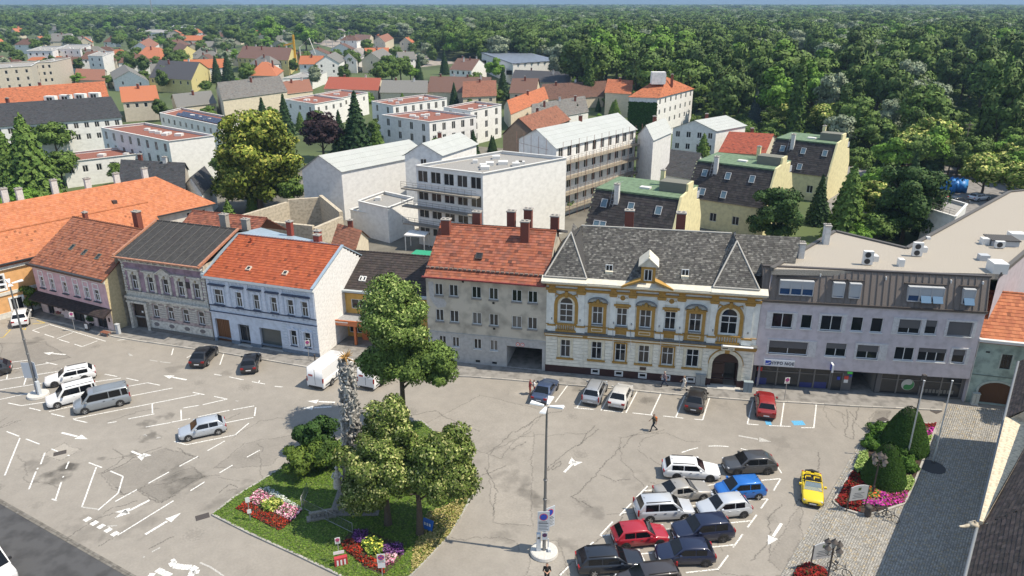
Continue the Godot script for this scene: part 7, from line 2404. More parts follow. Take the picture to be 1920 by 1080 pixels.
# ---------------------------------------------------------------- cobbled forecourt on the right, planting, church
func make_plaza()->void:
	var out:Array=[[16.4,-38.29,18.53,-40.74,33.63,-60.31,39.79,-60.12,43.27,-64.17,48.87,-63.04,54.91,-60.12,49.45,-45.16,43.73,-38.29]][0]
	var p:=poly2(out)
	var mb:=MB.new()
	mb.prism(p,-.02,.012)
	var pl:=struct("cobbled_forecourt",mb.mesh(),mat("sett_joints",Color(0.19,0.18,0.165),0.95,"grain",1.0))
	# small setts laid in overlapping arcs
	var mm:=MultiMesh.new()
	mm.transform_format=MultiMesh.TRANSFORM_3D
	mm.use_colors=true
	var sb:=MB.new()
	var e:=.075
	sb.hexa([V(-e,-.02,e),V(e,-.02,e),V(e,-.02,-e),V(-e,-.02,-e),V(-e*.84,.03,e*.84),V(e*.84,.03,e*.84),V(e*.84,.03,-e*.84),V(-e*.84,.03,-e*.84)])
	mm.mesh=sb.mesh()
	var rng:=rng_(12)
	var tf:=[]
	var cl:=[]
	var ax:=Vector2(-.6,.8)
	var px:=Vector2(.8,.6)
	var v:=-42.0
	while v<48.0:
		var u:=-34.0
		while u<26.0:
			var fr:float=u/1.7 - floor(u/1.7)- .5
			var q:Vector2=Vector2(38,-56)+ax*(v+.55*(.25 - fr*fr)*4.0*.5)+px*u
			u+=.165
			if q.y>-36.5 or q.x>52.0 or not Geometry2D.is_point_in_polygon(q,p):
				continue
			var s:=rng.randf_range(.85,1.08)
			tf.append(Transform3D(Basis(Vector3.UP,-ax.angle()+fr*1.1+rng.randf_range(-.1,.1)).scaled(V(s,1,s)),V(q.x+rng.randf_range(-.012,.012),.012+rng.randf_range(-.008,.006),q.y)))
			var t:=rng.randf_range(.72,1.12)
			cl.append(Color(.4*t,.385*t,.35*t)if rng.randf()<.85 else Color(.44*t,.38*t,.28*t))
		v+=.165
	mm.instance_count=tf.size()
	for i in tf.size():
		mm.set_instance_transform(i,tf[i])
		mm.set_instance_color(i,cl[i])
	var mi:=MultiMeshInstance3D.new()
	mi.name="setts"
	mi.multimesh=mm
	mi.material_override=mat("granite_setts",Color(1,1,1),0.85,"grain",0.7,true)
	pl.add_child(mi)
	mi.set_meta("kind","stuff")
	# dark plate round the foot of the second flagpole
	var dc:=MB.new()
	dc.lathe([[.0,.05],[1.05,.05],[1.08,.02]],26)
	put("foot_plate",dc.mesh(),mat("plate_dark",Color(0.06,0.06,0.065),0.85,"grain",0.6),pl,V(35.86,0,-53.63))
	# the long planted bed
	var shape:Array=[[25.51,-48.79,28.6,-52.82,31.07,-55.9,34.22,-60.42,35.67,-60.86,39.83,-60.42,38.24,-58.17,36.16,-55.32,33.74,-52.02,30.98,-48.55,28.42,-47.45,27.04,-47.22,25.8,-47.97]][0]
	var red:=[Color(.12,.008,.007),Color(.2,.014,.01),Color(.05,.012,.01),Color(.15,.01,.01),Color(.03,.03,.01)]
	var mag:=[Color(.3,.02,.2),Color(.22,.012,.15),Color(.36,.05,.25),Color(.08,.09,.03)]
	var mix:=[Color(.16,.03,.08),Color(.4,.03,.28),Color(.07,.06,.03),Color(.25,.03,.05)]
	var low:=[Color(.14,.2,.05),Color(.22,.28,.1),Color(.09,.15,.03)]
	var o:=bed("flower_bed","long flower bed with clipped cones on the cobbled forecourt",shape,0.1,[
		["red_flowers",[[25.61,-48.79,28.62,-52.68,29.75,-52.02,29.44,-50.99,28.09,-49.51,26.99,-47.51,25.82,-48.04]][0],1800,0.15,0.11,red],["magenta_flowers",[[29.9,-50.99,30.4,-50.74,30.12,-49.51,29.21,-48.2,27.59,-48.2,27.83,-49.03,29.18,-49.75]][0],1100,0.2,0.11,mag],
		["mixed_flowers",[[30.43,-50.49,32.02,-49.99,30.93,-48.55,29.36,-48.2]][0],1000,0.15,0.11,mix],["orange_flowers",[[28.25,-49.87,29.06,-50.49,29.63,-49.75,29.15,-49.03,28.2,-48.91]][0],420,0.3,0.12,[Color(0.5,0.1,0.03),Color(0.06,0.1,0.02),Color(0.1,0.16,0.03)]],
		["red_flowers",[[38.28,-60.26,39.73,-60.32,39.08,-59.44,37.98,-59.5]][0],500,0.15,0.11,red],["magenta_flowers",[[37.98,-59.5,39.08,-59.44,37.98,-58.01,37.38,-58.17]][0],600,0.2,0.11,mag],
		["ground_cover",[[28.95,-53.09,30.4,-55.32,31.19,-55.61,29.98,-52.55,29.04,-52.55]][0],1500,0.35,0.11,low],["ground_cover",[[35.82,-56.94,38.24,-58.17,36.16,-55.32,34.76,-55.32]][0],1500,0.35,0.11,low],["ground_cover",[[30.55,-50.74,33.19,-52.02,33.11,-51.25,32.1,-49.99,31.08,-50.24]][0],1500,0.3,0.11,low]])
	o.name="planted_bed"
	var kp:=poly2(shape)
	var km:=box_mesh("bed_kerb",0,0,-0.09,1,0.17,0.09)
	for i in kp.size():
		var a:=kp[i]
		var b:=kp[(i+1)% kp.size()]
		var n:=maxi(1,int(a.distance_to(b)/.9))
		for k in n:
			var q:=a.lerp(b,float(k)/n)
			var s:=put("kerb_stone",km,mats["kerb_granite"],o,V(q.x,0,q.y))
			s.rotation.y=-(b - a).angle()
			s.scale.x=a.distance_to(b)/n*.98
	# clipped cones and junipers
	for c in[["big",V(34.84,0,-56.55),2.05,4.25,"larger clipped dark green cone at the back of the planted bed"],["small",V(30.64,0,-51.44),1.75,3.95,"smaller clipped dark green cone behind the black lantern"]]:
		rng=rng_(140+int(c[2]*10))
		mb=MB.new()
		for k in 16000:
			var t:=1.0 - sqrt(rng.randf())
			var a:=rng.randf()*TAU
			var r:float=c[2]*sqrt(maxf(.0,1.0 - pow(t,1.55)))*lerpf(.96,1.02,rng.randf())*(1.0 - .25*t)
			var f:=rng.randf_range(.7,1.3)
			leaf(mb,V(cos(a)*r,.15+t*(c[3]- .2),sin(a)*r),V(cos(a),.5,sin(a)).normalized(),.075,Color(.02*f,.048*f,.007*f),rng,.6)
		var ct:=thing("clipped_cone",c[4],"topiary",c[1],0.0,"clipped cones")
		put("foliage",mb.mesh(),leaf_mat(),ct)
		var core:=MB.new()
		var prof:=[]
		for k in 9:
			var t:=k/8.0
			prof.append([c[2]*.93*sqrt(maxf(.0,1.0 - pow(t,1.55)))*(1.0 - .25*t),.1+t*(c[3]- .3)])
		core.lathe(prof,14)
		put("twigs",core.mesh(),mat("twig_dark",Color(0.02,0.03,0.01),1.0),ct)
	for c in[[V(33.75,0,-57.59),1.7,"spreading juniper between the two clipped cones"],[V(33.76,0,-55.22),1.6,"spreading juniper right of the smaller clipped cone"],[V(32.4,0,-56.72),1.3,"low juniper at the left edge of the planted bed"],[V(33.56,0,-53.31),1.2,"low juniper at the right edge of the planted bed"],[V(34.11,0,-59.19),1.2,"low juniper at the back left of the planted bed"]]:
		rng=rng_(int(c[1]*1000)+int(c[0].x*10))
		mb=MB.new()
		crown(mb,rng,V(0,.45,0),V(c[1],.4,c[1]*.8),24,.34,5000,.09,Color(.03,.07,.01),Color(.06,.12,.018))
		var j:=thing("juniper",c[2],"shrub",c[0],0.0,"junipers in the planted bed")
		put("foliage",mb.mesh(),leaf_mat(),j)
	# smaller bed at the lower edge
	bed("flower_bed","dark red flower bed at the lower edge of the forecourt",[[19.16,-40.38,19.94,-41.47,20.97,-41.93,21.91,-41.28,21.87,-40.2]][0],0.1,[["red_flowers",[[19.29,-40.38,20.01,-41.47,20.93,-41.84,21.83,-41.25,21.74,-40.2]][0],900,0.15,0.11,red]])
	# lanterns, boards, flagpoles
	lantern(V(28.99,0,-49.73),"black five-armed lantern standing in the planted bed")
	lantern(V(21.25,0,-39.59),"black lantern at the lower edge of the forecourt")
	for c in[[V(26.84,0,-47.85),0.2,"grey town information board in the planted bed"],[V(21.54,0,-41.36),0.2,"grey information board beside the lower lantern"]]:
		var b:=thing("information_board",c[2],"board",c[0],c[1],"information boards")
		var bm:=MB.new()
		bm.slab(PackedVector2Array([Vector2(-.75,1.0),Vector2(.75,1.0),Vector2(.75,2.2),Vector2(.4,2.32),Vector2(0,2.36),Vector2(-.4,2.32),Vector2(-.75,2.2)]),-.03,.03)
		var bd:=put("board",bm.mesh(),mat("board_grey",Color(0.46,0.48,0.5),0.5),b)
		for k in 4:
			box_part("text_line",bd,mat("ink_soft",Color(0.1,0.11,0.13),0.6),[[-0.5+0.1*(k % 2),1.2+k*0.14,0.03,0.45 - 0.12*(k % 3),1.25+k*0.14,0.034]])
		box_part("crest",bd,mat("crest_green",Color(0.08,0.12,0.06),0.6),[[-0.12,1.9,0.03,0.12,2.15,0.036]])
		for x in[-.8,.8]:
			box_part("leg",b,mats["cast_iron"],[[x - 0.03,0,-0.03,x+0.03,2.2,0.03]])
	for c in[[V(34.31,0,-54.82),7.6,"left white flagpole beside the larger clipped cone"],[V(36.28,0,-54.25),7.9,"right white flagpole on the dark round plate"]]:
		var f:=thing("flagpole",c[2],"flagpole",c[0],0.0,"flagpoles")
		var fm:=MB.new()
		fm.tube([Vector3.ZERO,V(0,c[1],0)],[.07,.045],9)
		put("pole",fm.mesh(),mat("pole_white",Color(0.6,0.62,0.64),0.35,"",1.0,false,0.3),f)
		fm=MB.new()
		fm.lathe([[.03,c[1]],[.09,c[1]+.05],[.09,c[1]+.1],[.0,c[1]+.14]],9)
		put("cap",fm.mesh(),mats["pole_white"],f)
		fm=MB.new()
		fm.lathe([[.16,.0],[.16,.12],[.08,.2]],10)
		put("foot",fm.mesh(),mats["cast_iron"],f)
	var sl:=thing("street_light","slim dark post with black lamp heads behind the left flagpole","street light",V(37.54,0,-60.12))
	var sm:=MB.new()
	sm.tube([Vector3.ZERO,V(0,5.2,0)],[.07,.05],8)
	put("post",sm.mesh(),mats["cast_iron"],sl)
	for y in[4.3,5.0]:
		box_part("lamp_head",sl,mats["cast_iron"],[[-0.16,y,-0.16,0.16,y+0.45,0.16]])
	# bin and bicycles
	var bn:=thing("litter_bin","dark round litter bin at the tip of the planted bed","bin",V(27.44,0,-47.14))
	var bm2:=MB.new()
	bm2.lathe([[.2,.0],[.24,.1],[.26,.75],[.23,.8]],12)
	put("body",bm2.mesh(),mats["cast_iron"],bn)
	bm2=MB.new()
	bm2.lathe([[.27,.85],[.22,.95],[.0,1.0]],12)
	put("lid",bm2.mesh(),mats["cast_iron"],bn)
	bicycle(V(28.83,0,-46.76),-0.9,"bicycle leaning at the planted bed, right-hand one")
	bicycle(V(28.41,0,-47.27),-0.6,"bicycle standing by the bin at the planted bed")
	bicycle(V(22.67,0,-40.94),-0.8,"bicycle at the lower lantern")
	make_church()
func bicycle(at:Vector3,turn:float,label:String)->void:
	var o:=thing("bicycle",label,"bicycle",at,turn,"bicycles on the forecourt")
	var blk:=mat("bike_black",Color(0.02,0.02,0.022),0.5)
	for x in[-.52,.52]:
		var w:=MB.new()
		w.xf=Transform3D(Basis(Vector3.RIGHT,PI*.5),V(x,.34,0))
		w.lathe([[.3,-.02],[.34,-.02],[.34,.02],[.3,.02],[.3,-.02]],18)
		for k in 6:
			w.bar(Vector3.ZERO,V(cos(k*1.05),0,sin(k*1.05))*.31,.008,.008)
		put("wheel",w.mesh(),blk,o)
	var f:=MB.new()
	for q in[[V(-.52,.34,0),V(-.12,.3,0)],[V(-.12,.3,0),V(-.25,.82,0)],[V(-.52,.34,0),V(-.22,.72,0)],[V(-.12,.3,0),V(.36,.78,0)],[V(-.23,.74,0),V(.35,.84,0)],[V(.52,.34,0),V(.34,.98,0)]]:
		f.tube([q[0],q[1]],[.02,.02],6)
	put("frame",f.mesh(),mat("bike_frame",Color(0.05,0.06,0.08),0.4),o)
	f=MB.new()
	f.tube([V(.26,1.0,-.28),V(.34,1.0,0),V(.26,1.0,.28)],[.016,.018,.016],6)
	put("handlebar",f.mesh(),blk,o)
	box_part("saddle",o,blk,[[-0.4,0.84,-0.08,-0.14,0.9,0.08]])
func lantern(at:Vector3,label:String)->void:
	var o:=thing("lantern_post",label,"lantern",at,0.4,"black lanterns")
	var ir:Material=mats["cast_iron"]
	var m:=MB.new()
	m.lathe([[.22,.0],[.22,.15],[.12,.3],[.1,.9],[.06,1.0],[.05,3.2],[.08,3.25],[.04,3.4]],10)
	put("post",m.mesh(),ir,o)
	for k in 4:
		var a:=TAU*k/4
		var d:=V(cos(a),0,sin(a))
		var am:=MB.new()
		am.tube([V(0,3.0,0),d*.3+V(0,2.85,0),d*.5+V(0,3.05,0)],[.025,.025,.025],6)
		put("arm",am.mesh(),ir,o)
		lantern_head(o,d*.5+V(0,3.05,0),ir)
	lantern_head(o,V(0,3.4,0),ir)
func lantern_head(o:Node3D,p:Vector3,ir:Material)->void:
	var h:=MB.new()
	h.lathe([[.06,.0],[.12,.05],[.17,.42],[.26,.45],[.12,.6],[.05,.68],[.05,.74],[.0,.8]],8,Color.WHITE,p)
	var g:=put("lamp_head",h.mesh(),ir,o)
	var pm:=MB.new()
	pm.lathe([[.125,.08],[.172,.4]],8,Color.WHITE,p)
	put("pane",pm.mesh(),glass("lamp_pane",Color(0.3,0.3,0.28),0.2),g)
func make_church()->void:
	# church at the right edge: eave line, gutter, stone coping, steep dark tiled roof
	var a:=V(43.9,0,-57.5)
	var ax:=V(-.6,0,.8)
	var turn:=-atan2(ax.z,ax.x)
	var o:=thing("church","church at the right edge with stone coping and dark tiled roof","church",a,turn)
	var st:=mat("church_stone",Color(0.5,0.45,0.36),0.92,"blotch",2.5)
	var mb:=MB.new()
	wall(mb,0,0,46,7.8,[[8,3,9.6,6.2],[16,3,17.6,6.2],[24,3,25.6,6.2]],.3,-.35)
	mb.quad(V(0,0,-12),V(0,0,-.35),V(0,7.8,-.35),V(0,7.8,-12))
	mb.tri(V(0,7.8,-12),V(0,7.8,-.35),V(0,14.5,-6.2))
	put("wall",mb.mesh(),mat("church_plaster",Color(0.55,0.5,0.4),0.92,"blotch",5.0),o)
	for x in[8,16,24]:
		window(o,[x,3,x+1.6,6.2],0.55,"b",mat("frame_dark",Color(0.03,0.025,0.02),0.6),glaze(0))
	var gt:=MB.new()
	gt.tube([V(-.2,7.95,.12),V(46,7.95,.12)],[.11,.11],8)
	put("gutter",gt.mesh(),mat("zinc",Color(0.22,0.24,0.26),0.5),o)
	var dark:=mat("church_tile",Color(1,1,1),0.8,"speck",1.0,true)
	var tm:=MB.new()
	var rng:=rng_(66)
	var dk:=[Color(.045,.035,.032),Color(.065,.05,.045),Color(.085,.066,.06)]
	for e in[[-.3,12.0,.0,.0],[12.0,26.8,-2.3,-.05],[26.8,46.0,.0,.0]]:
		tiles(tm,V(e[0],8.0 - e[2]*1.161,e[2]),V(e[1],8.0 - e[3]*1.161,e[3]),V(e[1],15.2,-6.2),V(e[0],15.2,-6.2),.3,.3,dk,rng,.03,.2)
	tiles(tm,V(46,8.0,-12.4),V(-.3,8.0,-12.4),V(-.3,15.2,-6.2),V(46,15.2,-6.2),.3,.3,[Color(.045,.035,.032),Color(.065,.05,.045)],rng,.03,.2)
	put("roof_tiles",tm.mesh(),dark,o).set_meta("kind","stuff")
	# broad stone coping of the side chapel, narrowing towards the viewer, and the low wall behind it
	var cp:=MB.new()
	cp.prism(PackedVector2Array([Vector2(12,.1),Vector2(26.8,.1),Vector2(26.8,-.1),Vector2(12,-2.3)]),7.9,8.35)
	put("stone_coping",cp.mesh(),mat("coping_stone",Color(0.62,0.54,0.4),0.9,"blotch",1.6),o)
	cp=MB.new()
	cp.quad(V(12,8.3,-2.32),V(26.8,8.3,-.12),V(26.8,8.4,-.12),V(12,10.6,-2.32))
	cp.quad(V(12,8.3,.0),V(12,8.3,-2.4),V(12,10.8,-2.4),V(12,8.1,.0))
	put("chapel_wall",cp.mesh(),st,o)
	var og:=thing("stone_ornament","small carved stone ornament at the end of the church gutter","ornament",V(27.35,8,-36.11))
	var om:=MB.new()
	sphere_blob(om,V(.1,.05,0),V(.35,.22,.25),rng,Color.WHITE)
	om.tube([V(-.1,0,0),V(-.5,-.05,.05),V(-.8,.0,.1)],[.14,.1,.05],6)
	om.tube([V(.1,.0,0),V(.9,-.1,.0)],[.16,.1],6)
	put("carving",om.mesh(),st,og)
# ---------------------------------------------------------------- lamp posts, signs, cabinets
func lamp_post(at:Vector3,turn:float,label:String)->void:
	var o:=thing("lamp_post",label,"lamp post",at,turn,"tall lamp posts on the square")
	var zn:=mat("pole_zinc",Color(0.24,0.245,0.25),0.45,"grain",1.5,false,0.6)
	var wh:=mat("lamp_white",Color(0.7,0.72,0.73),0.4)
	var con:=mat("concrete_disc",Color(0.55,0.54,0.51),0.9,"plaster",1.0)
	var m:=MB.new()
	m.lathe([[1.0,.0],[1.02,.05],[.98,.26],[.9,.3],[.0,.3]],28)
	put("concrete_foot",m.mesh(),con,o)
	m=MB.new()
	m.tube([V(0,.28,0),V(0,4.5,0),V(0,12.0,0)],[.13,.11,.065],10)
	put("pole",m.mesh(),zn,o)
	for y in[4.6,6.2]:
		m=MB.new()
		m.lathe([[.12,y],[.15,y+.03],[.15,y+.12],[.12,y+.15]],10)
		put("clamp",m.mesh(),zn,o)
	for k in 4:
		var a:=TAU*k/4+.35
		var d:=V(cos(a),0,sin(a))
		var s:=V(-d.z,0,d.x)
		m=MB.new()
		m.tube([V(0,11.95,0),d*.3+V(0,12.1,0)],[.04,.035],6)
		put("arm",m.mesh(),zn,o)
		m=MB.new()
		var q:=func(x:float,z:float,y:float)->Vector3:return d*x+s*z+V(0,y,0)
		m.hexa([q.call(.2,-.08,12.05),q.call(1.15,-.22,12.16),q.call(1.15,.22,12.16),q.call(.2,.08,12.05),q.call(.2,-.06,12.15),q.call(1.1,-.19,12.26),q.call(1.1,.19,12.26),q.call(.2,.06,12.15)])
		var hd:=put("lamp_head",m.mesh(),wh,o)
		m=MB.new()
		m.hexa([q.call(.5,-.12,12.07),q.call(1.05,-.17,12.13),q.call(1.05,.17,12.13),q.call(.5,.12,12.07),q.call(.5,-.12,12.085),q.call(1.05,-.17,12.15),q.call(1.05,.17,12.15),q.call(.5,.12,12.085)])
		put("lens",m.mesh(),glass("lens",Color(0.4,0.42,0.42),0.2),hd)
	# parking boards, small sign, ticket machine, cabinet
	var pw:=mat("board_white",Color(0.48,0.52,0.57),0.5)
	for s in[[-.32,.16,.0],[1.3,-.3,.5]]:
		m=MB.new()
		m.xf=Transform3D(Basis(Vector3.UP,s[2]),V(s[0]*.3,0,s[1]))
		m.box(-.42,2.05,-.02,.42,3.75,.02)
		var b:=put("parking_board",m.mesh(),pw,o)
		for d in[[0.3,"sign_red",Color(0.62,0.07,0.05),0.024],[0.25,"sign_blue",Color(0.02,0.06,0.4),0.028]]:
			m=MB.new()
			m.xf=Transform3D(Basis(Vector3.UP,s[2]),V(s[0]*.3,0,s[1]))*Transform3D(Basis(Vector3.RIGHT,PI*.5),V(0,3.3,d[3]))
			m.lathe([[d[0],.0],[.0,.0]],20)
			put("disc",m.mesh(),mat(d[1],d[2],0.5),b)
		for k in 6:
			m=MB.new()
			m.xf=Transform3D(Basis(Vector3.UP,s[2]),V(s[0]*.3,0,s[1]))
			m.box(-.35,2.2+k*.13,.02,.34 - .1*(k % 2),2.24+k*.13+(.03 if k>3 else .0),.024)
			put("text_line",m.mesh(),mat("ink_soft",Color(0.1,0.11,0.13),0.6),b)
	var sp:=box_part("small_sign",o,pw,[[-0.2,1.35,0.17,0.2,1.98,0.2]])
	m=MB.new()
	m.xf=Transform3D(Basis(Vector3.RIGHT,PI*.5),V(0,1.75,.205))
	m.lathe([[.17,.0],[.0,.0]],18)
	put("disc",m.mesh(),mat("sign_purple",Color(0.07,0.02,0.08),0.5),sp)
	var tk:=box_part("ticket_machine",o,mat("machine_grey",Color(0.5,0.54,0.58),0.45),[[-0.56,0.3,-0.15,-0.26,1.75,0.15]])
	box_part("screen",tk,mats["cast_iron"],[[-0.5,1.4,0.15,-0.32,1.55,0.16]])
	box_part("cabinet",o,pw,[[0.25,0.3,-0.05,0.33,1.25,0.0],[0.25,0.3,0.0,0.45,0.5,0.3]])
func cabinet(at:Vector3,turn:float,w:float,h:float,d:float,label:String,c:=Color(.3,.33,.34))->void:
	var o:=thing("utility_cabinet",label,"cabinet",at,turn,"utility cabinets")
	var m:=mat("cabinet%.2f" % c.r,c,0.6,"plaster",1.0)
	box_part("body",o,m,[[-w*0.5,0.08,-d*0.5,w*0.5,h,d*0.5]])
	box_part("lid",o,m,[[-w*0.5 - 0.04,h,-d*0.5 - 0.04,w*0.5+0.04,h+0.07,d*0.5+0.04]])
	box_part("base",o,mats["concrete_disc"],[[-w*0.5 - 0.03,0.0,-d*0.5 - 0.03,w*0.5+0.03,0.08,d*0.5+0.03]])
	box_part("door_seam",o,mats["cast_iron"],[[-0.01,0.15,d*0.5,0.01,h - 0.08,d*0.5+0.006]])
func make_street_things()->void:
	lamp_post(V(2.31,0,-43.03),0.05,"tall four-armed lamp post with parking boards left of the right-hand bays")
	lamp_post(V(-47.82,0,-65.98),2.6,"tall four-armed lamp post at the left-hand parking bays")
	var wht:Material=mats["plate_sign_white"]
	sign_post("no_stopping_sign","no-stopping sign before the blue house's right corner",V(-22.45,0,-73.74),0.2,[[0.5,1.9,2.55,wht,2]],2.55)
	sign_post("no_stopping_sign","no-stopping sign on the pavement before the bank",V(27.1,0,-64.9),0.1,[[0.5,2.0,2.65,wht,2]],2.65)
	sign_post("no_stopping_sign","no-stopping sign post before the pink house's shops",V(-52.78,0,-81.75),0.4,[[0.45,1.9,2.5,wht,2]],2.5)
	cabinet(V(19.45,0,-68.04),-0.18,0.95,1.3,0.35,"pale grey cabinet against the town hall left of its door")
	cabinet(V(23.94,0,-66.64),-0.18,0.85,1.2,0.4,"grey-blue cabinet between the town hall door and the bank",Color(0.26,0.32,0.34))
	cabinet(V(45.65,0,-64.27),-0.27,0.6,1.2,0.35,"pale cabinet against the mint green house",Color(0.42,0.46,0.44))
	cabinet(V(-47.04,0,-80.83),-0.4,0.45,1.3,0.35,"light grey cabinet at the pink house's right corner",Color(0.5,0.53,0.56))
	# in front of the pink shops
	var rng:=rng_(31)
	for c in[[V(-57.06,0,-86.33),"flower trough with pink blooms under the brown awning"]]:
		var o:=thing("flower_trough",c[1],"planter",c[0],-0.45)
		box_part("trough",o,mat("trough_stone",Color(0.3,0.26,0.2),0.9),[[-0.9,0.0,-0.25,0.9,0.45,0.25]])
		var mb:=MB.new()
		crown(mb,rng,V(0,.6,0),V(.9,.2,.3),14,.16,900,.07,Color(.45,.05,.12),Color(.06,.1,.03))
		put("flowers",mb.mesh(),leaf_mat(),o)
	var sh:=thing("potted_shrub","round dark potted shrub between the pink house's shop doors","shrub",V(-51.48,0,-83.18))
	var pm:=MB.new()
	pm.lathe([[.2,.0],[.28,.4],[.26,.42]],10)
	put("pot",pm.mesh(),mats["cast_iron"],sh)
	pm=MB.new()
	crown(pm,rng,V(0,.95,0),V(.45,.5,.45),12,.25,1500,.06,Color(.02,.05,.01),Color(.04,.08,.015))
	put("foliage",pm.mesh(),leaf_mat(),sh)
	var iv:=thing("ivy_shrub","tall ivy shrub in the corner between the apricot and pink houses","shrub",V(-61.47,0,-87.72))
	pm=MB.new()
	crown(pm,rng,V(0,2.0,0),V(.85,2.1,.8),26,.45,5000,.1,Color(.03,.06,.01),Color(.08,.12,.02))
	put("foliage",pm.mesh(),leaf_mat(),iv)
	pm=MB.new()
	pm.tube([Vector3.ZERO,V(0,2.5,0)],[.1,.05],6)
	put("stem",pm.mesh(),mats["bark"],iv)
	var ch:=thing("folding_rack","low wooden rack standing on the square before the pink shops","rack",V(-48.42,0,-80.52),-0.4)
	var wd:=mat("rack_wood",Color(0.2,0.08,0.05),0.7)
	box_part("top",ch,wd,[[-0.6,0.42,-0.3,0.6,0.47,0.3]])
	for x in[-.55,.5]:
		for z in[-.28,.23]:
			box_part("leg",ch,wd,[[x,0,z,x+0.05,0.42,z+0.05]])
	var ab:=thing("menu_board","dark standing menu board before the pink house","board",V(-51.39,0,-81.91),-0.3)
	box_part("panel",ab,mats["cast_iron"],[[-0.3,0.05,0.0,0.3,1.05,0.06]])
	box_part("sheet",ab,wht,[[-0.22,0.3,0.06,0.22,0.9,0.065]])
	for x in[-.28,.22]:
		box_part("leg",ab,mats["cast_iron"],[[x,0,-0.3,x+0.05,0.95,-0.24]])
	var po:=thing("short_post","short dark post on the kerb beside the no-stopping sign at the blue house","post",V(-21.73,0,-73.48))
	pm=MB.new()
	pm.lathe([[.1,.0],[.08,.1],[.07,.75],[.11,.8],[.1,.95],[.0,1.0]],9)
	put("body",pm.mesh(),mats["cast_iron"],po)
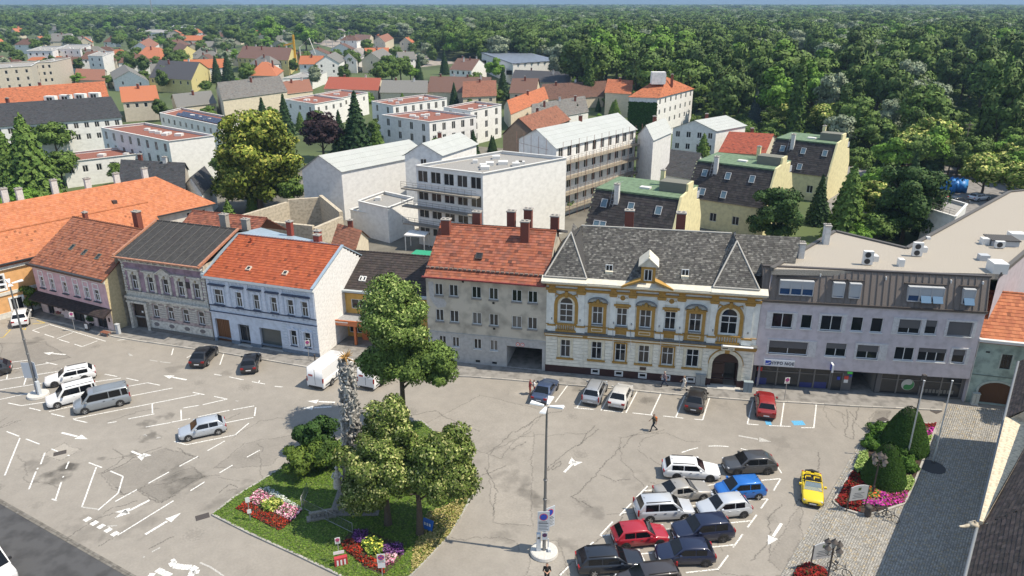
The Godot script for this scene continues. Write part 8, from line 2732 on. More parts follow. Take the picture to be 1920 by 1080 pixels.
# ---------------------------------------------------------------- people: one skin per figure, drawn round a skeleton
func person(label:String,at:Vector3,turn:float,sk:Dictionary,cloth:Dictionary,height:=1.74)->Node3D:
	var o:=thing("person",label,"person",at,turn)
	# bones: from, to, radius, radius, colour key (metres for a 1.74 m figure; x forward, z right)
	var J:={"pelvis":V(0,0.95,0),"chest":V(0.03,1.3,0),"neck":V(0.03,1.48,0),"head":V(0.05,1.62,0),
		"ls":V(0.02,1.42,-0.19),"rs":V(0.02,1.42,0.19),"le":V(0.0,1.15,-0.24),"re":V(0.0,1.15,0.24),"lh":V(0.08,0.92,-0.24),"rh":V(0.08,0.92,0.24),
		"lk":V(0.02,0.5,-0.1),"rk":V(0.02,0.5,0.1),"la":V(0,0.08,-0.1),"ra":V(0,0.08,0.1)}
	for k in sk:
		J[k]=sk[k]
	var hipl:Vector3=J.pelvis+V(0,-.02,-.09)
	var hipr:Vector3=J.pelvis+V(0,-.02,.09)
	var B:=[[J.pelvis,J.chest,0.135,0.15,"top"],[J.chest,J.neck,0.14,0.06,"top"],[J.neck,J.head,0.055,0.06,"skin"],[J.head,J.head+V(0.01,0.05,0),0.085,0.095,"skin"],[J.head+V(0.08,-0.02,0),J.head+V(0.105,-0.03,0),0.02,0.016,"skin"],
		[J.ls,J.rs,0.065,0.065,"top"],[J.ls,J.le,0.06,0.047,"sleeve"],[J.rs,J.re,0.06,0.047,"sleeve"],[J.le,J.lh,0.043,0.032,"arm"],[J.re,J.rh,0.043,0.032,"arm"],
		[hipl,J.lk,0.1,0.066,"leg"],[hipr,J.rk,0.1,0.066,"leg"],[J.lk,J.la,0.062,0.045,"shin"],[J.rk,J.ra,0.062,0.045,"shin"],
		[J.la+V(-0.03,-0.04,0),J.la+V(0.15,-0.05,0),0.04,0.035,"shoe"],[J.ra+V(-0.03,-0.04,0),J.ra+V(0.15,-0.05,0),0.04,0.035,"shoe"]]
	for s in["l","r"]:
		var e:Vector3=J[s+"e"]
		var h:Vector3=J[s+"h"]
		var d:=(h - e).normalized()
		var sd:=V(1,0,0)if absf(d.x)<.8 else V(0,1,0)
		B.append([h,h+d*0.07,0.03,0.03,"skin"])
		B.append([h+d*0.02,h+d*0.06+sd*0.055,0.013,0.01,"skin"])
		for f in 4:
			var q:=h+d*.07+sd*(f - 1.5)*.018
			B.append([q,q+d*(0.07 - 0.006*absf(f - 1.2)),0.01,0.008,"skin"])
	if cloth.has("skirt"):
		B.append([J.pelvis,(J.lk+J.rk)*0.5+V(0,0.05,0),0.15,0.2,"leg"])
	var lo:=Vector3.INF
	var hi:=-Vector3.INF
	for b in B:
		for q in 2:
			lo=lo.min(b[q]- Vector3.ONE*(b[2]+.03))
			hi=hi.max(b[q]+Vector3.ONE*(b[2]+.03))
	var cs:=.022
	var nx:=int((hi.x - lo.x)/cs)+2
	var ny:=int((hi.y - lo.y)/cs)+2
	var nz:=int((hi.z - lo.z)/cs)+2
	var field:=PackedFloat32Array()
	field.resize(nx*ny*nz)
	field.fill(1.0)
	var who:=PackedInt32Array()
	who.resize(nx*ny*nz)
	for bi in B.size():
		var b:Array=B[bi]
		var pad:float=maxf(b[2],b[3])+.06
		var l:Vector3=((b[0]as Vector3).min(b[1])- Vector3.ONE*pad - lo)/cs
		var h2:Vector3=((b[0]as Vector3).max(b[1])+Vector3.ONE*pad - lo)/cs
		var ab:Vector3=b[1]- b[0]
		var ll:=maxf(ab.length_squared(),1e-6)
		for x in range(maxi(0,int(l.x)),mini(nx,int(h2.x)+1)):
			for y in range(maxi(0,int(l.y)),mini(ny,int(h2.y)+1)):
				for z in range(maxi(0,int(l.z)),mini(nz,int(h2.z)+1)):
					var p:=lo+V(x,y,z)*cs
					var t:=clampf((p - b[0]).dot(ab)/ll,0,1)
					var d:float=p.distance_to(b[0]+ab*t)- lerpf(b[2],b[3],t)
					var i:=(x*ny+y)*nz+z
					var f:=field[i]
					if d<f:
						who[i]=bi
					var k:=.035
					var m:=maxf(k - absf(d - f),.0)/k
					field[i]=minf(d,f)- m*m*k*.25
	# surface nets
	var mb:=MB.new()
	var idx:={}
	for x in nx - 1:
		for y in ny - 1:
			for z in nz - 1:
				var s0:=field[(x*ny+y)*nz+z]
				var mixed:=false
				var c:=Vector3.ZERO
				var n:=0
				var vals:=[]
				for q in 8:
					vals.append(field[((x+(q & 1))*ny+y+((q>>1)& 1))*nz+z+(q>>2)])
					if(vals[q]<0)!=(s0<0):
						mixed=true
				if not mixed:
					continue
				for e in[[0,1],[2,3],[4,5],[6,7],[0,2],[1,3],[4,6],[5,7],[0,4],[1,5],[2,6],[3,7]]:
					var va:float=vals[e[0]]
					var vb:float=vals[e[1]]
					if(va<0)!=(vb<0):
						var t:=va/(va - vb)
						var pa:=V(e[0]& 1,(e[0]>>1)& 1,e[0]>>2)
						var pb:=V(e[1]& 1,(e[1]>>1)& 1,e[1]>>2)
						c+=pa.lerp(pb,t)
						n+=1
				var g:=V(vals[1]+vals[3]+vals[5]+vals[7]- vals[0]- vals[2]- vals[4]- vals[6],vals[2]+vals[3]+vals[6]+vals[7]- vals[0]- vals[1]- vals[4]- vals[5],vals[4]+vals[5]+vals[6]+vals[7]- vals[0]- vals[1]- vals[2]- vals[3])
				var key:String=B[who[(x*ny+y)*nz+z]][4]
				var col:Color=cloth.get(key,cloth.get("arm" if key=="sleeve" else "leg" if key=="shin" else "skin",Color(0.4,0.22,0.15)))
				idx[(x*ny+y)*nz+z]=mb.vert(lo+(V(x,y,z)+c/n)*cs,g,col)
	for i in idx:
		var z:int=i % nz
		var y:int=(i/nz)% ny
		var x:int=i/(nz*ny)
		var s0:=field[i]<0
		for ax in[[1,0,0,ny*nz,nz,1],[0,1,0,nz,1,ny*nz],[0,0,1,1,ny*nz,nz]]:
			if x+ax[0]>=nx or y+ax[1]>=ny or z+ax[2]>=nz:
				continue
			if(field[i+ax[3]]<0)==s0:
				continue
			var a:int=i
			var b2:int=i - ax[4]
			var c2:int=i - ax[4]- ax[5]
			var d2:int=i - ax[5]
			if idx.has(b2)and idx.has(c2)and idx.has(d2):
				if s0:
					mb.t.append_array(PackedInt32Array([idx[a],idx[c2],idx[b2],idx[a],idx[d2],idx[c2]]))
				else:
					mb.t.append_array(PackedInt32Array([idx[a],idx[b2],idx[c2],idx[a],idx[c2],idx[d2]]))
	put("body",mb.mesh(),mat("person_skin_cloth",Color(1,1,1),0.85,"",1.0,true),o)
	var hm:=MB.new()
	var hp:Vector3=J.head+V(-.02,.06,0)
	sphere_blob(hm,hp,V(0.105,0.1,0.1),rng_(1),cloth.get("hair",Color(0.04,0.025,0.015)))
	put("hair",hm.mesh(),mats["person_skin_cloth"],o)
	var em:=MB.new()
	for s in[-.035,.035]:
		em.box(J.head.x+.08,J.head.y+.03,s - .012,J.head.x+.1,J.head.y+.045,s+.012)
	put("eyes",em.mesh(),mat("ink",Color(0.02,0.02,0.02),0.6),o)
	o.scale=Vector3.ONE*height/1.74
	return o
func make_people()->void:
	var stride:={"lk":V(0.2,0.52,-0.1),"la":V(0.3,0.09,-0.1),"rk":V(-0.02,0.5,0.1),"ra":V(-0.38,0.12,0.1),"le":V(-0.15,1.18,-0.25),"lh":V(-0.12,0.93,-0.25),"re":V(0.14,1.18,0.25),"rh":V(0.32,1.03,0.22)}
	var skin:=Color(.42,.24,.17)
	var w:=person("person with an orange backpack striding across the open square",V(13.1,0,-59.38),PI+0.1,stride,{"top":Color(0.07,0.065,0.045),"skin":skin,"leg":Color(0.015,0.02,0.035),"shoe":Color(0.02,0.02,0.02),"sleeve":Color(0.07,0.065,0.045),"arm":skin})
	box_part("backpack",w,mat("pack_orange",Color(0.5,0.14,0.03),0.8),[[-0.26,1.08,-0.13,-0.11,1.45,0.13]])
	person("person in a plaid shirt and dark trousers walking past the town hall",V(15.7,0.1,-67.69),PI - 0.1,stride,{"top":Color(0.2,0.15,0.17),"skin":skin,"leg":Color(0.02,0.03,0.06),"shoe":Color(0.03,0.025,0.02),"hair":Color(0.42,0.4,0.36),"sleeve":Color(0.2,0.15,0.17),"arm":skin})
	var wl:=person("person in white clothes with a dark bag walking past the town hall",V(17.53,0.1,-66.9),PI - 0.05,stride,{"top":Color(0.6,0.59,0.55),"skin":skin,"leg":Color(0.5,0.49,0.46),"shoe":Color(0.04,0.03,0.03),"skirt":1,"hair":Color(0.25,0.18,0.12),"sleeve":Color(0.6,0.59,0.55),"arm":skin},1.66)
	box_part("bag",wl,mats["ink"],[[-0.28,0.72,0.22,0.02,0.95,0.32]])
	var stand:={"le":V(0.02,1.16,-0.26),"lh":V(0.2,1.1,-0.14),"re":V(0.02,1.16,0.26),"rh":V(0.22,1.1,0.12)}
	person("person in red standing at the blue-grey saloon",V(1.81,0,-66.19),0.3,stand,{"top":Color(0.3,0.04,0.04),"skin":skin,"leg":Color(0.45,0.1,0.06),"shin":skin,"shoe":Color(0.1,0.06,0.05),"hair":Color(0.2,0.08,0.04),"sleeve":Color(0.1,0.06,0.07),"arm":skin},1.7)
	person("person in a white top beside the person in red",V(2.27,0,-66.3),PI,stand,{"top":Color(0.62,0.62,0.62),"skin":skin,"leg":Color(0.4,0.1,0.07),"shoe":Color(0.3,0.3,0.3),"sleeve":Color(0.62,0.62,0.62),"arm":skin},1.6)
	person("person in black looking down at hands below the lamp post",V(2.37,0,-40.03),-PI*0.5,{"le":V(0.06,1.15,-0.25),"lh":V(0.26,1.14,-0.05),"re":V(0.06,1.15,0.25),"rh":V(0.26,1.14,0.06),"head":V(0.09,1.6,0)},{"top":Color(0.012,0.012,0.012),"skin":skin,"leg":Color(0.015,0.015,0.018),"shoe":Color(0.02,0.02,0.02),"hair":Color(0.07,0.035,0.02),"sleeve":Color(0.012,0.012,0.012),"arm":skin},1.75)
# ---------------------------------------------------------------- houses behind the square
var plots:=[]
var WALLS:=[Color(.76,.76,.74),Color(.6,.54,.42),Color(.62,.54,.24),Color(.48,.44,.37),Color(.68,.68,.67),Color(.17,.13,.1),Color(.03,.06,.015)]
var ROOFS:=[Color(.5,.17,.075),Color(.3,.13,.08),Color(.21,.205,.19),Color(.055,.058,.064),Color(.16,.085,.06),Color(.5,.53,.52),Color(.29,.11,.075),Color(.36,.35,.33),Color(.12,.2,.12),Color(.36,.085,.045)]
# p: x,z of front left, front right, back right corner; kind E eave to the front, G gable to the front, H hipped, F flat
func house(label:String,p:Array,eave:float,rise:float,kind:String,wi:int,ri:int,front:=[0,0],side:=[0,0],stacks:=0,called:="house",group:="")->Node3D:
	plots.append(PackedVector2Array([Vector2(p[0],p[1]),Vector2(p[2],p[3]),Vector2(p[4],p[5]),Vector2(p[0]+p[4]- p[2],p[1]+p[5]- p[3])]))
	var A:=V(p[0],0,p[1])
	var o:=thing(called,label,"house" if called=="house" else "building",A,0.0,group)
	var B:=V(p[2],0,p[3])- A
	var C:=V(p[4],0,p[5])- A
	var D:=C - B
	A=Vector3.ZERO
	var up:=V(0,eave,0)
	var mid:=V(0,eave+rise,0)
	var wc:Color=WALLS[wi]
	var rc:Color=ROOFS[ri]
	var far:=o.position.length()>280.0
	var wm:=mat("town_wall%d" % wi,wc,0.92,"plaster",5.0)
	var top:=0.5 if kind=="F" else 0.0
	var mb:=MB.new()
	var n:=0
	for f in[[A,B,front],[B,C,side],[C,D,[0,0]],[D,A,[0,0]]]:
		var d:Vector3=(f[1]- f[0]).normalized()
		var ln:float=f[0].distance_to(f[1])
		var out:=d.cross(Vector3.UP)
		mb.xf=Transform3D(Basis(d,Vector3.UP,out),f[0])
		var holes:=[]
		var cols:int=f[2][0]
		var rows:int=f[2][1]
		for r in rows:
			for c in cols:
				var ww:float=1.1 if f[2].size()<3 else f[2][2]
				var u:=ln*(c+.5)/cols - ww*.5
				var y:=eave - 2.1 - r*2.9
				holes.append([u,y,u+ww,y+(1.45 if ww<1.15 else 1.9)])
		wall(mb,0,-.1,ln,eave+top,holes,.12)
		for h in holes:
			n+=1
			window(o,h,0.0,"1" if far else "2",mat("frame_white",Color(0.62,0.62,0.6),0.6),glaze(n*7 % 3),atan2(out.x,out.z),f[0]+d*h[0]+V(0,h[1],0)- out*0.07,0.09)
	mb.xf=Transform3D()
	var roof:MeshInstance3D
	if kind=="F":
		put("wall",mb.mesh(),wm,o)
		var rb:=MB.new()
		rb.quad(A+up,B+up,C+up,D+up)
		roof=put("roof",rb.mesh(),mat("flat_roof%d" % ri,rc,0.95,"speck",1.6),o)
		var cp:=MB.new()
		for e in[[A,B],[B,C],[C,D],[D,A]]:
			cp.bar(e[0]+V(0,eave+.52,0),e[1]+V(0,eave+.52,0),.4,.08)
		put("coping",cp.mesh(),mat("coping_white",Color(0.6,0.6,0.58),0.7),o)
		var rng:=rng_(int(eave*100+p[0]))
		for k in stacks:
			var q:=B*rng.randf_range(.2,.8)+(D*rng.randf_range(.2,.8))
			var s:=rng.randf_range(.4,.8)
			box_part("roof_light",roof,mats["coping_white"],[[q.x - s,eave,q.z - s,q.x+s,eave+0.55,q.z+s]])
		return o
	var tm:=MB.new()
	var m:=mat("far_clay",Color(1,1,1),0.88,"speck",1.2,true)
	var planes:=[]
	var ex:=B.normalized()*.35
	var ez:=(C - B).normalized()*.35
	var lowr:=V(0,-.12,0)+up
	if kind=="G":
		var r0:=B*.5+mid - ez
		var r1:=(C+D)*.5+mid+ez
		mb.tri(A+up,B+up,B*.5+mid)
		mb.tri(C+up,D+up,(C+D)*.5+mid)
		planes=[[B+lowr+ex - ez,C+lowr+ex+ez,r1,r0],[D+lowr - ex+ez,A+lowr - ex - ez,r0,r1]]
	else:
		var inset:=0.0 if kind=="E" else minf(rise*1.1,B.length()*0.4)
		var r0:=D*0.5+mid+ex/0.35*inset -(ex if kind=="E" else Vector3.ZERO)
		var r1:=(B+C)*0.5+mid - ex/0.35*inset+(ex if kind=="E" else Vector3.ZERO)
		if kind=="E":
			mb.tri(B+up,C+up,(B+C)*.5+mid)
			mb.tri(D+up,A+up,D*.5+mid)
		planes=[[A+lowr - ex - ez,B+lowr+ex - ez,r1,r0],[C+lowr+ex+ez,D+lowr - ex+ez,r0,r1]]
		if kind=="H":
			planes.append([B+lowr+ex - ez,C+lowr+ex+ez,r1,r1])
			planes.append([D+lowr - ex+ez,A+lowr - ex - ez,r0,r0])
	put("wall",mb.mesh(),wm,o)
	var rb:=MB.new()
	var rng:=rng_(int(p[0]*13+eave*7))
	var tones:=[rc,rc*1.12,rc*.86,rc*Color(1.05,.95,.9)]if ri !=5 else[rc,rc*1.03]
	for q in planes:
		rb.quad(q[0],q[1],q[2],q[3],rc)
		if not far:
			tiles(tm,q[0],q[1],q[2],q[3],.45 if ri !=5 else 1.2,.42 if ri !=5 else 1.2,tones,rng,.03,.12 if ri !=5 else .02,.05 if ri !=5 else .0)
	roof=put("roof",rb.mesh(),m,o)
	if not far:
		put("roof_tiles",tm.mesh(),m,roof).set_meta("kind","stuff")
	for k in stacks:
		var f:=(k+.7)/(stacks+.4)
		var c0:Vector3=(B*f+D*rng.randf_range(0.35,0.6))if kind !="G" else(D*f+B*rng.randf_range(0.35,0.6))
		chimney(roof,c0.x,c0.z,eave+rise*0.4,eave+rise+0.9,0.7,0.6,mat("chimney_white",Color(0.6,0.6,0.58))if k % 2 else mats["chimney_brick"],1)
	return o
func balcony(o:Node3D,a:Vector3,b:Vector3,y:float,depth:float,slab:Material,rail:Material)->void:
	var d:=(b - a).normalized()
	var n:=d.cross(Vector3.UP)
	var mb:=MB.new()
	mb.xf=Transform3D(Basis(d,Vector3.UP,n),a)
	var l:=a.distance_to(b)
	mb.box(0,y - .22,0,l,y,depth)
	var s:=put("balcony",mb.mesh(),slab,o)
	mb=MB.new()
	mb.xf=Transform3D(Basis(d,Vector3.UP,n),a)
	for k in 3:
		mb.tube([V(0,y+.35*(k+1),depth),V(l,y+.35*(k+1),depth)],[.03,.03],4)
	var q:=.0
	while q<=l:
		mb.tube([V(q,y,depth),V(q,y+1.05,depth)],[.03,.03],4)
		q+=1.2
	put("railing",mb.mesh(),rail,s).set_meta("kind","stuff")
func make_courtyards()->void:
	var rail:=mat("rail_grey",Color(0.2,0.19,0.18),0.6)
	var slab:=mat("balcony_slab",Color(0.26,0.235,0.2),0.85)
	house("long pale building with grey metal roof and blank gable behind the ruined walls",[[-37.76,-131.94,-30.47,-131.03,-16.96,-147.07]][0],9,2.8,"G",4,5,[0,0],[0,0],0,"apartment_building")
	house("white gabled part joined to the left of the balcony block",[[-19.27,-132.93,-12.65,-132.93,-6.93,-144.28]][0],11.5,2.2,"G",0,5,[1,1],[0,0],1,"apartment_building")
	var b:=house("white flat-roofed apartment block with brown balconies on its left face",[[-15.24,-116.66,-4.44,-110.84,9.07,-123.07]][0],12.5,0,"F",0,7,[5,4,1.9],[0,0],9,"apartment_building")
	var fa:=Vector3.ZERO
	var fb:=V(-4.44,12.5,-110.84)- V(-15.24,12.5,-116.66)
	for y in[9.4,6.5,3.6]:
		balcony(b,fa - fb*.18,fb*.96,y,1.3,slab,rail)
	house("low white annex with a slit window before the balcony block",[[-27.57,-122.71,-21.63,-118.69,-16.34,-126.26]][0],3.7,0,"F",0,7,[0,0],[0,0],1,"annex")
	house("taller white box of the annex beside the pale gabled building",[[-25.85,-121.53,-20.21,-117.07,-16.87,-123.7]][0],5.5,0,"F",0,7,[0,0],[0,0],1,"annex")
	var s:=house("unfinished white apartment building with scaffold along its right face",[[1.32,-141.5,7.87,-132.05,25.27,-153]][0],13,2.6,"G",0,5,[0,0],[10,4,1.3],1,"apartment_building")
	var sa:=V(7.87,13,-132.05)- V(1.32,13,-141.5)
	var sb:=V(25.27,13,-153)- V(1.32,13,-141.5)
	for y in[10.2,7.3,4.4,1.6]:
		balcony(s,sa,sb,y,1.5,mat("scaffold_board",Color(0.3,0.26,0.2),0.9),rail)
	var sm:=MB.new()
	for k in 12:
		var q:=sa.lerp(sb,k/11.0)+(sb - sa).normalized().cross(Vector3.UP)*1.5
		sm.tube([q,q+V(0,14.2,0)],[.04,.04],5)
	for k in 5:
		var q:=fb.normalized().cross(Vector3.UP)*.9+sa*(.2*k)
		sm.tube([q,q+V(0,14.5,0)],[.04,.04],5)
	for y in[4.0,7.0,10.0,12.5]:
		sm.tube([fb.normalized().cross(Vector3.UP)*.9+V(0,y,0),sa*.85+fb.normalized().cross(Vector3.UP)*.9+V(0,y,0)],[.03,.03],5)
	put("scaffold_poles",sm.mesh(),mat("scaffold_rust",Color(0.3,0.17,0.13),0.7),s).set_meta("kind","stuff")
	house("building wrapped in white netting at the end of the scaffold",[[25.69,-152.5,27.72,-146.17,33.23,-155.87]][0],12,2.4,"G",4,5,[0,0],[0,0],1,"apartment_building")
	house("white house with pale metal roof beside the netted building",[[40.09,-186.55,49.78,-182.41,59.42,-190.86]][0],8,2.2,"G",0,5,[4,2],[0,0],1)
	house("house with dark red tile roof behind the yellow terraces",[[47.34,-168.64,56.28,-165.45,65.64,-184.18]][0],5.5,3,"E",1,9,[0,0],[0,0],1)
	house("small house with dark slate roof left of the yellow terraces",[[30.25,-152.34,36.53,-147.32,43.64,-168.84]][0],4,3.2,"E",4,3,[0,0],[0,0],0)
	# yellow terraced houses: dark sloping front, green flat roof, stepped side wall
	var lab:=["nearest yellow house with green flat roof and dark sloping front","middle yellow house with green flat roof and dark sloping front","farthest yellow house with green flat roof and dark sloping front"]
	var yp:=[[12.6,-109.53,24.06,-103.02,29.81,-111.64],[32.86,-130.6,44.05,-122.52,51.69,-132.53],[54.49,-153.94,64.11,-146.52,72.64,-155.91]]
	for k in 3:
		terrace(yp[k],lab[k])
	# ruined walls and small roofs in the yard behind the blue and purple houses
	var ruin:=thing("ruined_wall","crumbling cream walls of a roofless building behind the purple house","wall",V(-39.99,3,-116.38)*V(1,0,1))
	var rm:=mat("ruin_plaster",Color(0.5,0.44,0.34),0.95,"blotch",3.0)
	var org:=ruin.position
	var q2:Array=[[-45.28,-115.2,-39.1,-126.13,-33.69,-127.63,-27.71,-116.48,-30.55,-109.78,-41.41,-113.35]][0]
	for k in 5:
		var a:=V(q2[k*2],2.4,q2[k*2+1])- org
		var c:=V(q2[k*2+2],2.4,q2[k*2+3])- org
		var mb:=MB.new()
		mb.bar(a,c,.6,4.6+(k % 3)*.8)
		put("wall_piece",mb.mesh(),rm,ruin)
	house("tiny shed with brown tile roof behind the blue house",[[-25.98,-102.98,-22.23,-99.73,-21.41,-105.61]][0],4.5,2,"E",1,1,[0,0],[0,0],1)
	house("dark grey roof between the orange range and the white blocks",[[-72,-133.96,-59.03,-131.01,-64.71,-146.58]][0],6,3,"E",3,3,[0,0],[0,0],2)
	house("dark grey gabled shed with white side by the big chestnut",[[-61.29,-136.09,-56.04,-131.09,-57.27,-140.54]][0],5,2.4,"G",0,3,[2,1],[0,0],0)
	var gr:=thing("green_canopy","green sheet roof in the yard left of the grey house","canopy",V(-11.4,3.5,-100.35)*V(1,0,1),-0.25)
	box_part("sheet",gr,mat("sheet_green",Color(0.03,0.3,0.16),0.5),[[-3.2,3.3,-2,3.2,3.4,2]])
	for x in[-3,3]:
		box_part("post",gr,rail,[[x - 0.08,0,1.7,x+0.08,3.3,1.9],[x - 0.08,0,-1.9,x+0.08,3.3,-1.7]])
	var pv:=thing("white_pavilion","small white garden pavilion in the yard","pavilion",V(-15.25,0,-114.09),-0.2)
	box_part("roof",pv,mats["town_wall0"],[[-1.7,2.4,-1.4,1.7,2.6,1.4]])
	for x in[-1.6,1.5]:
		for z in[-1.3,1.2]:
			box_part("post",pv,mats["town_wall0"],[[x,0,z,x+0.12,2.4,z+0.12]])
	# yard behind the bank
	var an:=house("grey annex with roof terrace behind the bank's rear wing",[[66.16,-115.54,67.89,-109.89,74.07,-117.54]][0],6,0,"F",4,7,[0,0],[0,0],0,"annex")
	balcony(an,Vector3.ZERO,V(67.89,6,-109.89)- V(66.16,6,-115.54),6.5,0.1,mats["coping_white"],rail)
	var tp:=thing("blue_tarpaulin","bright blue tarpaulin draped over a pile in the yard behind the bank","tarpaulin",V(91.25,0,-152.51))
	var tm:=MB.new()
	var rng:=rng_(44)
	for k in 7:
		sphere_blob(tm,V(-3+k,.8+rng.randf()*.8,rng.randf_range(-.8,.8)),V(1.4,1.5,1.6),rng,Color.WHITE)
	put("sheet",tm.mesh(),mat("tarp_blue",Color(0.02,0.2,0.55),0.5),tp)
	struct("yard_road",sheet(PackedVector2Array([Vector2(58,-128),Vector2(110,-118),Vector2(130,-190),Vector2(80,-200)]),-0.02,SQ),mat("yard_road",Color(0.22,0.21,0.2),0.95,"blotch",8.0))
	var dg:=thing("yellow_digger","yellow excavator half hidden by trees behind the bank","excavator",V(89.18,0,-170.22),0.6)
	var ym:=mat("digger_yellow",Color(0.6,0.33,0.02),0.5)
	box_part("body",dg,ym,[[-1.6,0.9,-1.2,1.2,2.2,1.2]])
	box_part("cab",dg,ym,[[0.0,2.2,-1.1,1.3,3.4,0.1]])
	box_part("tracks",dg,mats["cast_iron"],[[-1.9,0,-1.4,1.9,0.9,-0.8],[-1.9,0,0.8,1.9,0.9,1.4]])
	var bm:=MB.new()
	bm.bar(V(1.2,1.8,.5),V(3.4,4.0,.5),.4,.45)
	bm.bar(V(3.4,4.0,.5),V(4.6,1.6,.5),.3,.35)
	put("arm",bm.mesh(),ym,dg)
func terrace(p:Array,label:String)->void:
	plots.append(PackedVector2Array([Vector2(p[0],p[1]+4),Vector2(p[2],p[3]+4),Vector2(p[4],p[5]),Vector2(p[0]+p[4]- p[2],p[1]+p[5]- p[3])]))
	var a:=V(p[0],0,p[1])
	var b:=V(p[2],0,p[3])
	var l:=a.distance_to(b)
	var o:=thing("terraced_house",label,"house",a,-atan2(b.z - a.z,b.x - a.x),"yellow terraced houses")
	var ye:=mat("terrace_yellow",Color(0.68,0.62,0.36),0.9,"plaster",5.0)
	var mb:=MB.new()
	var side:=PackedVector2Array([Vector2(3.6,0),Vector2(3.6,5.2),Vector2(.2,11.3),Vector2(-2.6,11.5),Vector2(-2.6,12.6),Vector2(-5.2,12.6),Vector2(-5.2,11.2),Vector2(-7.6,11.2),Vector2(-7.6,9.2),Vector2(-9.2,9.0),Vector2(-11,6.0),Vector2(-11,0)])
	for x in[.0,l]:
		mb.xf=Transform3D(Basis(V(0,0,1),Vector3.UP,V(-1,0,0)),V(x,0,0))
		mb.slab(side if x>1.0 else PackedVector2Array([Vector2(3.5,0),Vector2(3.5,5.1),Vector2(.2,10.9),Vector2(-9,10.9),Vector2(-11,6.0),Vector2(-11,0)]),-.15,.15)
	mb.xf=Transform3D()
	wall(mb,.15,0,l - .15,5.2,[[1.5,1.5,2.7,3],[4.5,1.5,5.7,3],[8.5,1.5,9.7,3]],.15,3.5)
	put("wall",mb.mesh(),ye,o)
	for x in[1.5,4.5,8.5]:
		window(o,[x,1.5,x+1.2,3],-3.4,"2",mats["frame_white"],glaze(0))
	var tm:=MB.new()
	tiles(tm,V(-.2,5.1,3.7),V(l - .1,5.1,3.7),V(l - .1,11.0,.1),V(-.2,11.0,.1),.5,.4,[Color(.05,.045,.045),Color(.065,.058,.057),Color(.04,.036,.037)],rng_(int(p[0])),.03,.2)
	var sl:=put("sloping_roof",tm.mesh(),mats["far_clay"],o)
	var sp:=Basis(Vector3.RIGHT,.0)
	for q in[[2.0,9.2],[6.2,9.2],[10.4,9.2],[1.6,6.3],[2.6,6.3],[6.4,6.3]]:
		if q[0]<l - 1.0:
			var z:=lerpf(3.7,.1,(q[1]- 5.1)/5.9)
			roof_window(sl,q[0],q[1]+0.05,z+0.08,0.95,1.3,1.02,mats["shutter_silver"],glass("glass_sky_pale",Color(0.1,0.16,0.2),0.04))
	var gm:=MB.new()
	gm.box(.15,10.9,-9,l - .15,11.15,.3)
	put("flat_roof",gm.mesh(),mat("roof_green",Color(0.13,0.2,0.12),0.95,"blotch",5.0),o)
	box_part("roof_light",o,mats["frame_white"],[[l*0.45,11.15,-3.6,l*0.45+1.6,11.4,-2.6]])
	box_part("stair_head",o,mat("stair_dark",Color(0.16,0.16,0.13),0.8),[[l - 4.2,11.15,-5.2,l - 0.2,12.6,-2.6]])
	chimney(o,3.8,0.9,7.5,12.2,0.7,0.6,mats["chimney_white"],1)
	chimney(o,l*.62,-6.5,11.0,13.4,.6,.6,ye,1)
	var ld:=MB.new()
	for x in[3.0,3.5]:
		ld.tube([V(x,9.0,1.6),V(x,12.2,.2),V(x+.3,12.2,-1.4)],[.03,.03,.03],5)
	for k in 6:
		ld.tube([V(3.0,9.3+k*.5,1.45 - k*.22),V(3.5,9.3+k*.5,1.45 - k*.22)],[.025,.025],5)
	put("roof_ladder",ld.mesh(),mats["galvanised"],o)
	for z in[-9.2,-7.6]:
		box_part("terrace_rail",o,mats["shutter_silver"],[[l - 0.1,9.3,z,l+0.05,10.3,z+1.5]])
